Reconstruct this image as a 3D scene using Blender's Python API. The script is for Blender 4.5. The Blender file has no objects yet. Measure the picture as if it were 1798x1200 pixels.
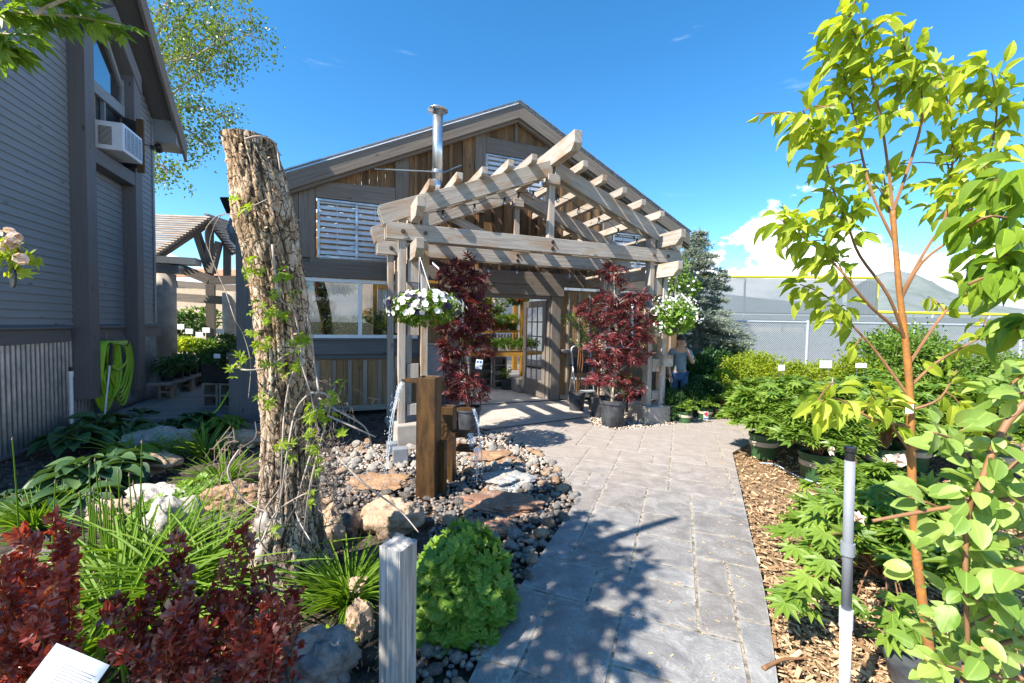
import bpy, math, random
import numpy as np
from mathutils import Vector, Matrix, noise as mnoise
random.seed(7); RNG = np.random.default_rng(7)
R = math.radians
scene = bpy.context.scene
COL = scene.collection
# ------------------------------------------------------------------ camera
CAM = Vector((0, 0, 1.5)); FPX = 750.0
cd = bpy.data.cameras.new('camera'); cam = bpy.data.objects.new('camera', cd); COL.objects.link(cam)
cd.sensor_width = 36; cd.lens = 36*FPX/1798; cd.clip_start = .05; cd.clip_end = 20000
CROT = Matrix.Rotation(R(90-2.25), 3, 'X') @ Matrix.Rotation(R(.9), 3, 'Z')
cam.matrix_world = Matrix.Translation(CAM) @ CROT.to_4x4()
scene.camera = cam
scene.render.resolution_x = 1024; scene.render.resolution_y = 683
# ------------------------------------------------------------------ sun, sky, exposure
LD = Vector((.80, .60, -1.035)).normalized()
EL = math.asin(-LD.z); AZ = math.atan2(-LD.x, -LD.y)
sd = bpy.data.lights.new('sun', 'SUN'); sd.energy = 4.8; sd.angle = R(.5); sd.color = (1, .93, .82)
sun = bpy.data.objects.new('sun', sd); COL.objects.link(sun); sun.rotation_euler = LD.to_track_quat('-Z', 'Y').to_euler()
scene.view_settings.view_transform = 'Standard'; scene.view_settings.look = 'None'
scene.view_settings.exposure = 1.34; scene.view_settings.gamma = 1
W = bpy.data.worlds.new('World'); scene.world = W; W.use_nodes = True
def build_world():
    nt = W.node_tree; nt.nodes.clear(); N = nt.nodes.new; L = nt.links.new
    out = N('ShaderNodeOutputWorld'); bg = N('ShaderNodeBackground'); bg.inputs[1].default_value = .132
    sky = N('ShaderNodeTexSky'); sky.sky_type = 'NISHITA'; sky.sun_disc = False
    sky.sun_elevation = EL; sky.sun_rotation = AZ; sky.air_density = 1.0; sky.dust_density = .25; sky.ozone_density = 2.5; sky.altitude = 1400
    hs = N('ShaderNodeHueSaturation'); hs.inputs['Saturation'].default_value = 1.30; hs.inputs['Value'].default_value = .93; hs.inputs['Hue'].default_value = .494
    L(sky.outputs[0], hs.inputs['Color'])
    tc = N('ShaderNodeTexCoord'); sep = N('ShaderNodeSeparateXYZ'); L(tc.outputs['Generated'], sep.inputs[0])
    def math_(op, a, b=None, clamp=False):
        m = N('ShaderNodeMath'); m.operation = op; m.use_clamp = clamp
        for i, v in ((0, a), (1, b)):
            if v is None: continue
            if isinstance(v, (int, float)): m.inputs[i].default_value = v
            else: L(v, m.inputs[i])
        return m.outputs[0]
    def noise_(scale, det, rough, zs=1.0, off=0.0):
        mp = N('ShaderNodeMapping'); mp.inputs['Scale'].default_value = (1, 1, zs); mp.inputs['Location'].default_value = (off, off*.7, 0)
        L(tc.outputs['Generated'], mp.inputs[0]); n = N('ShaderNodeTexNoise'); n.inputs['Scale'].default_value = scale
        n.inputs['Detail'].default_value = det; n.inputs['Roughness'].default_value = rough; L(mp.outputs[0], n.inputs['Vector']); return n.outputs[0]
    def ramp_(v, a, b):
        m = N('ShaderNodeMapRange'); m.interpolation_type = 'SMOOTHSTEP'; m.inputs[1].default_value = a; m.inputs[2].default_value = b; L(v, m.inputs[0]); return m.outputs[0]
    z = sep.outputs['Z']
    n1 = noise_(5.5, 9, .56, 1.7, .35)
    # cumulus banks: dense to the right of the road ahead, thinner elsewhere, fading out with height
    right = ramp_(sep.outputs['X'], .20, .42)
    bias = math_('SUBTRACT', math_('MULTIPLY', right, .42), math_('MULTIPLY', z, 1.95))
    left = math_('MULTIPLY', ramp_(math_('MULTIPLY', sep.outputs['X'], -1), .35, .6), .22)
    dens = math_('ADD', math_('ADD', n1, bias), left)
    m1 = ramp_(dens, .545, .60)
    n2 = noise_(3.0, 8, .6, 4.5, 1.3)
    wis = math_('MULTIPLY', ramp_(n2, .62, .80), .35)
    mask = math_('MAXIMUM', m1, wis)
    n3 = noise_(9, 6, .6, 2.5, 2.1)
    sh = ramp_(math_('ADD', n3, math_('MULTIPLY', z, 1.1)), .35, .68)
    cm = N('ShaderNodeMix'); cm.data_type = 'RGBA'; cm.inputs['A'].default_value = (3.3, 3.8, 4.5, 1); cm.inputs['B'].default_value = (6.8, 6.9, 7.1, 1)
    L(sh, cm.inputs['Factor'])
    mx = N('ShaderNodeMix'); mx.data_type = 'RGBA'; L(mask, mx.inputs['Factor']); L(hs.outputs[0], mx.inputs['A']); L(cm.outputs['Result'], mx.inputs['B'])
    L(mx.outputs['Result'], bg.inputs[0]); L(bg.outputs[0], out.inputs[0])
build_world()
# ------------------------------------------------------------------ measuring helpers
def ray(x, y): return CROT @ Vector(((x-899)/FPX, -(y-600)/FPX, -1))
def G(x, y, z=0.0):
    d = ray(x, y); return CAM + d*((z-CAM.z)/d.z)
def P(x, y, Y):
    d = ray(x, y); return CAM + d*(Y/d.y)
V3 = lambda *a: Vector(a)
EF = V3(.926, .377, 0).normalized(); EN = V3(EF.y, -EF.x, 0); F0 = V3(0, 8.05, 0)     # greenhouse front: along / outward
def F(s, k, z): return F0 + EF*s + EN*k + V3(0, 0, z)
HD = V3(-.335, .942, 0).normalized(); HN = V3(HD.y, -HD.x, 0); H0 = V3(-5.35, 4.46, 0)  # grey house wall
def H(t, o, z): return H0 + HD*t + HN*o + V3(0, 0, z)
UP = V3(0, 0, 1)
# ------------------------------------------------------------------ scene helpers
WL = {}
def link(o, parent=None):
    COL.objects.link(o)
    if parent is not None:
        o.parent = parent; o.location = -WL[parent.name]; WL[o.name] = V3(0, 0, 0)
    else: WL[o.name] = V3(0, 0, 0)
    return o
def tag(o, label, cat, group=None, kind=None):
    if label: o['label'] = label
    if cat: o['category'] = cat
    if group: o['group'] = group
    if kind: o['kind'] = kind
    return o
def thing(name, label, cat, loc=(0, 0, 0), group=None):
    o = bpy.data.objects.new(name, None); COL.objects.link(o); o.location = loc; WL[o.name] = Vector(loc)
    o.empty_display_size = .1
    return tag(o, label, cat, group)
KIDS = {}
def copy_tree(o, label=None, loc=None, rz=None, sc=None, parent=None):
    c = o.copy(); COL.objects.link(c)
    if parent is not None: c.parent = parent
    if label: c['label'] = label
    if loc is not None: c.location = loc
    if rz is not None: c.rotation_euler = (0, 0, rz)
    if sc is not None: c.scale = (sc, sc, sc) if isinstance(sc, (int, float)) else sc
    for ch in KIDS.get(o.name, []): copy_tree(ch, parent=c)
    KIDS[c.name] = []  # copies of copies are not used
    return c
class MB:
    def __init__(s): s.V = []; s.L = []; s.S = []; s.U = []; s.T = []; s.n = 0
    def arr(s, V, Fl, sizes, uv=None, tint=None):
        V = np.asarray(V, float).reshape(-1, 3); Fl = np.asarray(Fl, int).ravel(); sizes = np.asarray(sizes, int).ravel()
        s.V.append(V); s.L.append(Fl+s.n); s.S.append(sizes); s.n += len(V)
        s.U.append(np.zeros((len(Fl), 2)) if uv is None else np.asarray(uv, float).reshape(-1, 2))
        s.T.append(np.full(len(sizes), random.random()) if tint is None else np.broadcast_to(np.asarray(tint, float), (len(sizes),)))
        return s
    def poly(s, V, faces, uv=None, tint=None):
        return s.arr(V, [i for f in faces for i in f], [len(f) for f in faces], uv, tint)
    def hexa(s, c, tint=None):
        # corners: 0-3 start ring, 4-7 end ring; u runs start->end
        c = [Vector(q) for q in c]; fs = [(0, 3, 2, 1), (4, 5, 6, 7), (0, 1, 5, 4), (1, 2, 6, 5), (2, 3, 7, 6), (3, 0, 4, 7)]
        ln = (c[4]-c[0]).length; ou = random.uniform(0, 20); ov = random.uniform(0, 20); uv = []
        a = (c[1]-c[0]).length; b = (c[2]-c[1]).length
        for k, f in enumerate(fs):
            if k < 2: uv += [(ou, ov), (ou, ov+.1), (ou+.02, ov+.1), (ou+.02, ov)]
            else:
                w = a if k in (2, 4) else b; o2 = ov+.31*k
                uv += [(ou, o2), (ou, o2+w), (ou+ln, o2+w), (ou+ln, o2)]
        # order of corners within the side faces: (start a, start b, end b, end a)
        return s.poly(c, fs, uv, tint)
    def beam(s, p0, p1, w, h, up=UP, tint=None):
        p0 = Vector(p0); p1 = Vector(p1); d = (p1-p0).normalized(); up = Vector(up)
        if abs(d.dot(up)) > .99: up = EN
        x = d.cross(up).normalized()*(w/2); y = x.cross(d).normalized()*(h/2)
        return s.hexa([p0-x-y, p0+x-y, p0+x+y, p0-x+y, p1-x-y, p1+x-y, p1+x+y, p1-x+y], tint)
    def box(s, c, sx, sy, sz, ax=None, ay=None, tint=None, base=False):
        ax = V3(1, 0, 0) if ax is None else ax; ay = V3(-ax.y, ax.x, 0) if ay is None else ay; c = Vector(c)
        if base: c = c+UP*(sz/2)
        a = ax*(sx/2); b = ay*(sy/2); z = UP*(sz/2)
        if sz >= max(sx, sy): r = [-a-b, a-b, a+b, -a+b]; e = z
        elif sx >= sy: r = [-b-z, b-z, b+z, -b+z]; e = a
        else: r = [a-z, -a-z, -a+z, a+z]; e = b
        return s.hexa([c+q-e for q in r]+[c+q+e for q in r], tint)
    def prism(s, pts, thick, tint=None):
        pts = [Vector(p) for p in pts]; t = Vector(thick); n = len(pts); ou = random.uniform(0, 20)
        V = pts+[p+t for p in pts]; fs = [tuple(range(n))[::-1], tuple(range(n, 2*n))]+[(i, (i+1) % n, n+(i+1) % n, n+i) for i in range(n)]
        e = (pts[1]-pts[0]).normalized(); uv = []
        nn = e.cross(t.normalized())
        for f in fs:
            for i in f: uv.append((ou+V[i].dot(e), V[i].dot(nn)+V[i].dot(t.normalized())))
        return s.poly(V, fs, uv, tint)
    def tube(s, pts, rad, n=8, cap=True, tint=None):
        pts = [Vector(p) for p in pts]; m = len(pts)
        rad = [rad]*m if isinstance(rad, (int, float)) else list(rad)
        V = []; uv_v = []; prev = None; ln = 0
        for i, p in enumerate(pts):
            d = (pts[min(i+1, m-1)]-pts[max(i-1, 0)]).normalized()
            if prev is None: x = d.orthogonal().normalized()
            else: x = (prev-d*prev.dot(d)); x = x.normalized() if x.length > 1e-6 else d.orthogonal().normalized()
            prev = x; y = d.cross(x)
            if i: ln += (p-pts[i-1]).length
            for k in range(n):
                a = 2*math.pi*k/n; V.append(p+(x*math.cos(a)+y*math.sin(a))*rad[i]); uv_v.append((ln, k/n*2*math.pi*rad[i]))
        fs = [(i*n+k, i*n+(k+1) % n, (i+1)*n+(k+1) % n, (i+1)*n+k) for i in range(m-1) for k in range(n)]
        if cap: fs += [tuple(range(n))[::-1], tuple(range((m-1)*n, m*n))]
        uv = [uv_v[i] for f in fs for i in f]
        return s.poly(V, fs, uv, tint)
    def lathe(s, c, prof, n=24, tint=None, wob=0):
        c = Vector(c); V = []
        for (r, z) in prof:
            for k in range(n):
                a = 2*math.pi*k/n; rr = r*(1+wob*math.sin(3*a)); V.append(c+V3(rr*math.cos(a), rr*math.sin(a), z))
        m = len(prof); fs = [(i*n+k, i*n+(k+1) % n, (i+1)*n+(k+1) % n, (i+1)*n+k) for i in range(m-1) for k in range(n)]
        return s.poly(V, fs, None, tint)
    def scatter(s, tpl, Pn, D, Nn, S, tint):
        V, fs = tpl; V = np.asarray(V, float); Pn = np.asarray(Pn, float); n = len(Pn)
        if n == 0: return s
        D = np.asarray(D, float); D = D/(np.linalg.norm(D, axis=1, keepdims=True)+1e-9)
        Nn = np.asarray(Nn, float)+1e-4; Z = Nn-(Nn*D).sum(1, keepdims=True)*D; Z = Z/(np.linalg.norm(Z, axis=1, keepdims=True)+1e-9)
        Y = np.cross(Z, D); S = np.broadcast_to(np.asarray(S, float), (n,))[:, None, None]
        W_ = Pn[:, None, :]+S*(V[None, :, 0:1]*D[:, None, :]+V[None, :, 1:2]*Y[:, None, :]+V[None, :, 2:3]*Z[:, None, :])
        nv = len(V); flat = np.array([i for f in fs for i in f]); sz = np.array([len(f) for f in fs])
        FL = (flat[None, :]+(np.arange(n)*nv)[:, None]).ravel(); uv = np.tile(V[flat][:, :2], (n, 1))
        return s.arr(W_.reshape(-1, 3), FL, np.tile(sz, n), uv, np.repeat(np.broadcast_to(np.asarray(tint, float), (n,)), len(fs)))
    def build(s, name, mat, parent=None, smooth=False, bevel=0, label=None, cat=None, group=None, kind=None):
        me = bpy.data.meshes.new(name); V = np.concatenate(s.V); Lp = np.concatenate(s.L); S = np.concatenate(s.S); U = np.concatenate(s.U); T = np.concatenate(s.T)
        me.vertices.add(len(V)); me.vertices.foreach_set('co', V.ravel()); me.loops.add(len(Lp)); me.loops.foreach_set('vertex_index', Lp)
        me.polygons.add(len(S)); me.polygons.foreach_set('loop_start', np.concatenate([[0], np.cumsum(S)[:-1]])); me.polygons.foreach_set('loop_total', S)
        me.update(calc_edges=True); me.uv_layers.new(name='UVMap').data.foreach_set('uv', U.ravel())
        at = me.attributes.new('tint', 'FLOAT', 'FACE'); at.data.foreach_set('value', T.astype(np.float32))
        me.polygons.foreach_set('use_smooth', np.full(len(S), smooth)); me.validate(); me.materials.append(mat)
        o = bpy.data.objects.new(name, me); link(o, parent)
        if parent is not None: KIDS.setdefault(parent.name, []).append(o)
        if bevel:
            b = o.modifiers.new('Bevel', 'BEVEL'); b.width = bevel; b.segments = 2; b.limit_method = 'ANGLE'
        return tag(o, label, cat, group, kind)
def build_each(mb, name, mat, parent, bevel=0):
    off = 0
    for V, L_, S, U, T in zip(mb.V, mb.L, mb.S, mb.U, mb.T):
        q = MB(); q.arr(V, L_-off, S, U, T); off += len(V); q.build(name, mat, parent, bevel=bevel)
# ------------------------------------------------------------------ materials
def newmat(name):
    m = bpy.data.materials.new(name); m.use_nodes = True; nt = m.node_tree; nt.nodes.clear()
    out = nt.nodes.new('ShaderNodeOutputMaterial'); b = nt.nodes.new('ShaderNodeBsdfPrincipled'); nt.links.new(b.outputs[0], out.inputs[0])
    return m, nt, b, out
def c4(c): return (c[0], c[1], c[2], 1)
class NT:
    def __init__(s, nt): s.nt = nt
    def n(s, t, **k):
        x = s.nt.nodes.new(t)
        for a, v in k.items(): setattr(x, a, v)
        return x
    def l(s, a, b): s.nt.links.new(a, b)
    def coords(s, kind='Object', scale=(1, 1, 1)):
        tc = s.n('ShaderNodeTexCoord'); mp = s.n('ShaderNodeMapping'); mp.inputs['Scale'].default_value = scale; s.l(tc.outputs[kind], mp.inputs[0]); return mp.outputs[0]
    def noise(s, vec, scale, det=5, rough=.55, dist=0):
        n = s.n('ShaderNodeTexNoise'); n.inputs['Scale'].default_value = scale; n.inputs['Detail'].default_value = det
        n.inputs['Roughness'].default_value = rough; n.inputs['Distortion'].default_value = dist
        if vec is not None: s.l(vec, n.inputs['Vector'])
        return n.outputs[0]
    def mr(s, v, a, b, c=0, d=1):
        m = s.n('ShaderNodeMapRange'); m.inputs[1].default_value = a; m.inputs[2].default_value = b; m.inputs[3].default_value = c; m.inputs[4].default_value = d; s.l(v, m.inputs[0]); return m.outputs[0]
    def mix(s, f, a, b, mode='MIX'):
        m = s.n('ShaderNodeMix', data_type='RGBA', blend_type=mode)
        for nm, v in (('Factor', f), ('A', a), ('B', b)):
            if isinstance(v, (int, float)): m.inputs[nm].default_value = v
            elif isinstance(v, tuple): m.inputs[nm].default_value = c4(v)
            else: s.l(v, m.inputs[nm])
        return m.outputs['Result']
    def attr(s, name='tint'): a = s.n('ShaderNodeAttribute', attribute_name=name); return a.outputs['Fac']
    def ma(s, op, a, b):
        m = s.n('ShaderNodeMath', operation=op)
        for i, v in ((0, a), (1, b)):
            if isinstance(v, (int, float)): m.inputs[i].default_value = v
            else: s.l(v, m.inputs[i])
        return m.outputs[0]
    def bump(s, h, b, strength=.3, dist=.01):
        n = s.n('ShaderNodeBump'); n.inputs['Strength'].default_value = strength; n.inputs['Distance'].default_value = dist; s.l(h, n.inputs['Height']); s.l(n.outputs[0], b.inputs['Normal'])
def wood(name, light, dark, stain=None, rough=.85, tintamt=.5, stainamt=.4, bump=.4, gs=1.0, cracks=.5):
    m, nt, b, out = newmat(name); t = NT(nt); b.inputs['Roughness'].default_value = rough; b.inputs['Specular IOR Level'].default_value = .25
    g = t.noise(t.coords('UV', (1.6*gs, 38*gs, 1)), 1.0, 6, .6, .6); g2 = t.noise(t.coords('UV', (4*gs, 190*gs, 1)), 1.0, 3, .6)
    big = t.noise(t.coords('UV', (1.3, 4, 1)), 1.3, 4, .6)
    c = t.mix(t.mr(g, .30, .68), dark, light)
    if stain: c = t.mix(t.ma('MULTIPLY', t.mr(big, .50, .70), stainamt), c, stain)
    c = t.mix(t.ma('MULTIPLY', t.attr(), tintamt), c, tuple(q*.45 for q in dark))
    crack = t.mr(g2, .66, .76, 0, cracks); c = t.mix(crack, c, tuple(q*.3 for q in dark))
    kn = t.n('ShaderNodeTexVoronoi'); kn.inputs['Scale'].default_value = 1; t.l(t.coords('UV', (2.2, 6, 1)), kn.inputs['Vector'])
    c = t.mix(t.mr(kn.outputs['Distance'], .06, .11, .75, 0), c, tuple(q*.35 for q in dark))
    t.l(c, b.inputs['Base Color']); t.bump(t.ma('ADD', g, t.ma('MULTIPLY', g2, .7)), b, bump, .006)
    return m
def solid(name, col, rough=.6, var=.15, scale=8, metal=0, bump=.0, bscale=60, col2=None, spec=.4, tintamt=0, coat=0):
    m, nt, b, out = newmat(name); t = NT(nt); v = t.coords('Object'); n = t.noise(v, scale, 6, .6)
    c2 = col2 or tuple(q*(1-var*2.2) for q in col)
    c = t.mix(t.mr(n, .32, .68), c2, col)
    if tintamt: c = t.mix(t.ma('MULTIPLY', t.attr(), tintamt), c, tuple(q*.35 for q in col))
    t.l(c, b.inputs['Base Color']); b.inputs['Metallic'].default_value = metal; b.inputs['Specular IOR Level'].default_value = spec
    t.l(t.mr(n, .3, .7, min(1, rough+.08), max(.05, rough-.08)), b.inputs['Roughness'])
    if bump: t.bump(t.noise(v, bscale, 5, .65), b, bump, .006)
    return m
def leafm(name, c1, c2, trans=.35, rough=.45, spec=.4, warm=1.35, c3=None):
    m, nt, b, out = newmat(name); t = NT(nt)
    n = t.noise(t.coords('Object'), 14, 3, .6)
    c = t.mix(t.attr(), c1, c2)
    if c3: c = t.mix(t.mr(n, .55, .7), c, c3)
    sep = t.n('ShaderNodeSeparateXYZ'); t.l(t.coords('UV'), sep.inputs[0])
    vein = t.mr(t.ma('ABSOLUTE', sep.outputs['Y'], 0), .0, .035, .3, 0)
    c = t.mix(vein, c, tuple(min(1, q*1.6+.02) for q in c2))
    t.l(c, b.inputs['Base Color']); b.inputs['Roughness'].default_value = rough; b.inputs['Specular IOR Level'].default_value = spec
    tr = t.n('ShaderNodeBsdfTranslucent'); tc = t.mix(1.0, c, (warm, warm*.95, .55), 'MULTIPLY'); t.l(tc, tr.inputs[0])
    mx = t.n('ShaderNodeMixShader'); mx.inputs[0].default_value = trans; t.l(b.outputs[0], mx.inputs[1]); t.l(tr.outputs[0], mx.inputs[2]); t.l(mx.outputs[0], out.inputs[0])
    return m
def glassm(name, col=(.6, .68, .72), alpha=.35, rough=.02):
    m, nt, b, out = newmat(name); t = NT(nt); gl = t.n('ShaderNodeBsdfGlossy'); gl.inputs['Roughness'].default_value = rough
    tr = t.n('ShaderNodeBsdfTransparent'); tr.inputs[0].default_value = c4(col)
    fr = t.n('ShaderNodeLayerWeight'); fr.inputs[0].default_value = .35
    mx = t.n('ShaderNodeMixShader'); t.l(t.mr(fr.outputs['Fresnel'], 0, 1, alpha, 1), mx.inputs[0]); t.l(tr.outputs[0], mx.inputs[1]); t.l(gl.outputs[0], mx.inputs[2]); t.l(mx.outputs[0], out.inputs[0])
    return m
def screenm(name, col, op, trans=.3):
    m, nt, b, out = newmat(name); t = NT(nt); di = t.n('ShaderNodeBsdfDiffuse'); di.inputs[0].default_value = c4(col)
    tl = t.n('ShaderNodeBsdfTranslucent'); tl.inputs[0].default_value = c4(col); m1 = t.n('ShaderNodeMixShader'); m1.inputs[0].default_value = trans
    t.l(di.outputs[0], m1.inputs[1]); t.l(tl.outputs[0], m1.inputs[2])
    tr = t.n('ShaderNodeBsdfTransparent'); mx = t.n('ShaderNodeMixShader'); mx.inputs[0].default_value = op
    t.l(tr.outputs[0], mx.inputs[1]); t.l(m1.outputs[0], mx.inputs[2]); t.l(mx.outputs[0], out.inputs[0]); return m
M = {}
M['perg'] = wood('weathered_timber', (.54, .49, .43), (.31, .265, .225), (.38, .21, .09), tintamt=.35, stainamt=.95, bump=.8, cracks=.9)
M['trim'] = wood('grey_trim_board', (.235, .20, .17), (.14, .118, .10), (.22, .15, .09), tintamt=.3, stainamt=.3)
M['trimcool'] = wood('painted_grey_board', (.15, .15, .155), (.10, .10, .105), None, tintamt=.2, cracks=.2, bump=.2)
M['barn'] = wood('brown_barn_board', (.30, .175, .085), (.10, .06, .034), (.42, .24, .10), tintamt=.75, stainamt=.6)
M['barnlo'] = wood('tan_barn_board', (.40, .25, .13), (.20, .12, .06), (.42, .24, .09), tintamt=.45, stainamt=.5)
M['batten'] = wood('grey_batten', (.36, .32, .27), (.22, .19, .16), None, tintamt=.3)
M['gold'] = wood('golden_timber', (.62, .33, .06), (.40, .19, .03), (.5, .25, .05), tintamt=.2, stainamt=.3, cracks=.2)
M['post'] = wood('silvered_post_wood', (.62, .59, .55), (.19, .175, .165), (.30, .22, .16), tintamt=.15, stainamt=.5, bump=1.0, gs=1.3, cracks=.8)
M['deck'] = wood('deck_board', (.30, .285, .27), (.18, .17, .16), None, tintamt=.4)
M['siding'] = wood('grey_blue_siding', (.265, .285, .295), (.225, .243, .25), None, tintamt=.1, cracks=.0, bump=.12, rough=.6)
M['column'] = wood('dark_grey_painted_timber', (.165, .155, .155), (.135, .127, .127), None, tintamt=.1, cracks=.05, bump=.15, rough=.6)
M['galv'] = solid('galvanised_metal', (.50, .54, .58), .38, .22, 5, .85, spec=.5)
M['pipe'] = solid('flue_metal', (.72, .74, .78), .3, .08, 6, .9)
M['white'] = solid('white_vinyl', (.78, .79, .80), .4, .03)
M['acw'] = solid('white_plastic_casing', (.72, .76, .82), .4, .04)
M['acg'] = solid('condenser_fins', (.22, .30, .38), .5, .2, 30)
M['dark'] = solid('dark_plastic', (.022, .022, .024), .5, .2)
M['potg'] = solid('grey_black_pot', (.085, .09, .10), .5, .35, 9, bump=.1)
M['potgreen'] = solid('green_nursery_pot', (.05, .13, .05), .45, .2, 9)
M['potband'] = solid('tan_label_band', (.55, .47, .36), .6, .1)
M['terra'] = solid('terracotta', (.30, .13, .075), .8, .2)
M['conc'] = solid('concrete', (.46, .41, .35), .9, .16, 5, bump=.4, bscale=90)
M['concd'] = solid('old_concrete_block', (.30, .27, .235), .95, .2, 7, bump=.6, bscale=70)
M['concslab'] = solid('smooth_concrete', (.44, .39, .345), .85, .12, 3, bump=.15, bscale=150)
M['soil'] = solid('dark_soil', (.11, .082, .062), .95, .45, 9, bump=1.0, bscale=35)
M['mulchbase'] = solid('mulch_ground', (.34, .22, .12), .95, .4, 45, bump=1.0, bscale=60)
M['field'] = solid('dry_field', (.20, .19, .11), .95, .3, .25)
M['steel'] = solid('brushed_steel', (.6, .61, .62), .35, .1, 10, .9)
M['hose'] = solid('lime_green_hose', (.33, .58, .03), .4, .08)
M['yellow'] = solid('yellow_fence_cap', (.80, .74, .04), .5, .05)
M['paper'] = solid('white_card', (.82, .82, .84), .6, .03)
M['ink'] = solid('grey_print', (.16, .18, .24), .6, .1)
M['blueink'] = solid('blue_print', (.06, .16, .42), .6, .1)
M['redink'] = solid('red_flower_print', (.55, .05, .06), .6, .1)
M['brass'] = solid('bolt_metal', (.12, .08, .05), .6, .2)
M['bulb'] = glassm('clear_bulb_glass', (.9, .9, .88), .25)
M['glass'] = glassm('window_glass', (.80, .83, .83), .07)
M['glassb'] = glassm('blue_window_glass', (.25, .45, .62), .5)
M['poly'] = screenm('polycarbonate_roof', (.85, .87, .9), .45, .8)
M['polyw'] = screenm('polycarbonate_wall', (.55, .58, .6), .85, .5)
M['slat'] = solid('pale_louvre_metal', (.50, .54, .60), .35, .05, 5, .2)
M['wscreen'] = screenm('fence_windscreen', (.23, .26, .275), .80, .30)
M['chain'] = solid('chain_link_wire', (.62, .65, .68), .4, .05, 5, .5)
M['bark'] = None
M['twig'] = solid('grey_brown_twig', (.30, .22, .17), .8, .2, 30)
M['vine'] = solid('pale_vine_stem', (.46, .38, .32), .8, .2, 30)
M['orangebark'] = solid('orange_bark', (.46, .19, .035), .55, .3, 16, bump=.5, bscale=60, col2=(.24, .11, .045))
M['redstem'] = solid('reddish_stem', (.30, .15, .07), .6, .2)
M['palebark'] = solid('pale_trunk', (.50, .42, .33), .8, .2, 20, bump=.3)
M['rope'] = solid('pale_blue_rope', (.45, .58, .72), .7, .1)
M['tan'] = solid('tan_stucco', (.55, .43, .31), .9, .1)
M['roofred'] = solid('copper_roof', (.50, .24, .12), .6, .15)
M['water_f'] = None
M['skin'] = solid('skin', (.55, .32, .22), .55, .1)
M['shirt'] = solid('grey_blue_tshirt', (.20, .27, .31), .85, .15)
M['jeans'] = solid('blue_jeans', (.08, .14, .25), .85, .2)
M['hair'] = solid('brown_hair', (.06, .035, .02), .7, .2)
M['mount'] = solid('mountain_rock', (.20, .22, .22), .95, .2, .004, col2=(.12, .15, .13))
L_ = leafm
M['l_maple'] = L_('red_maple_leaf', (.05, .010, .013), (.22, .040, .045), .3, warm=1.6)
M['l_barb'] = L_('burgundy_leaf', (.07, .014, .016), (.34, .055, .04), .3, warm=1.8, rough=.28, spec=.7, c3=(.42, .26, .25))  # grey-pink patches put the glossy leaf highlights into the colour
M['l_yg'] = L_('yellow_green_leaf', (.17, .26, .02), (.38, .44, .03), .45)
M['l_apple'] = L_('young_apple_leaf', (.24, .34, .03), (.46, .52, .07), .48, warm=1.6)
M['l_mid'] = L_('mid_green_leaf', (.08, .17, .02), (.19, .30, .04), .38)
M['l_peony'] = L_('peony_leaf', (.10, .20, .025), (.25, .36, .055), .38, rough=.42)
M['l_dark'] = L_('dark_green_leaf', (.02, .065, .014), (.055, .13, .03), .3)
M['l_hosta'] = L_('hosta_leaf', (.035, .085, .035), (.09, .17, .06), .25, rough=.5)
M['l_hostay'] = L_('gold_hosta_leaf', (.13, .22, .02), (.22, .30, .03), .35)
M['l_strap'] = L_('daylily_leaf', (.075, .17, .012), (.17, .28, .025), .42, rough=.55, spec=.25)
M['l_mantle'] = L_('lady_mantle_leaf', (.13, .25, .03), (.24, .38, .06), .38)
M['l_spruce'] = L_('blue_spruce_needles', (.10, .15, .11), (.34, .38, .32), .25, rough=.7, warm=1.1)
M['l_poplar'] = L_('poplar_leaf', (.08, .15, .02), (.24, .33, .05), .4, rough=.35)
M['l_vine'] = L_('creeper_leaf', (.20, .32, .02), (.32, .42, .04), .5)
M['p_white'] = L_('white_petal', (.75, .75, .73), (.85, .84, .82), .25, warm=1.0)
M['p_purple'] = L_('dark_purple_petal', (.012, .01, .03), (.03, .02, .06), .1)
M['p_red'] = L_('red_petal', (.55, .03, .03), (.75, .10, .10), .3, warm=1.0)
M['p_pink'] = L_('pale_pink_petal', (.75, .55, .5), (.85, .72, .68), .3, warm=1.0)
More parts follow.
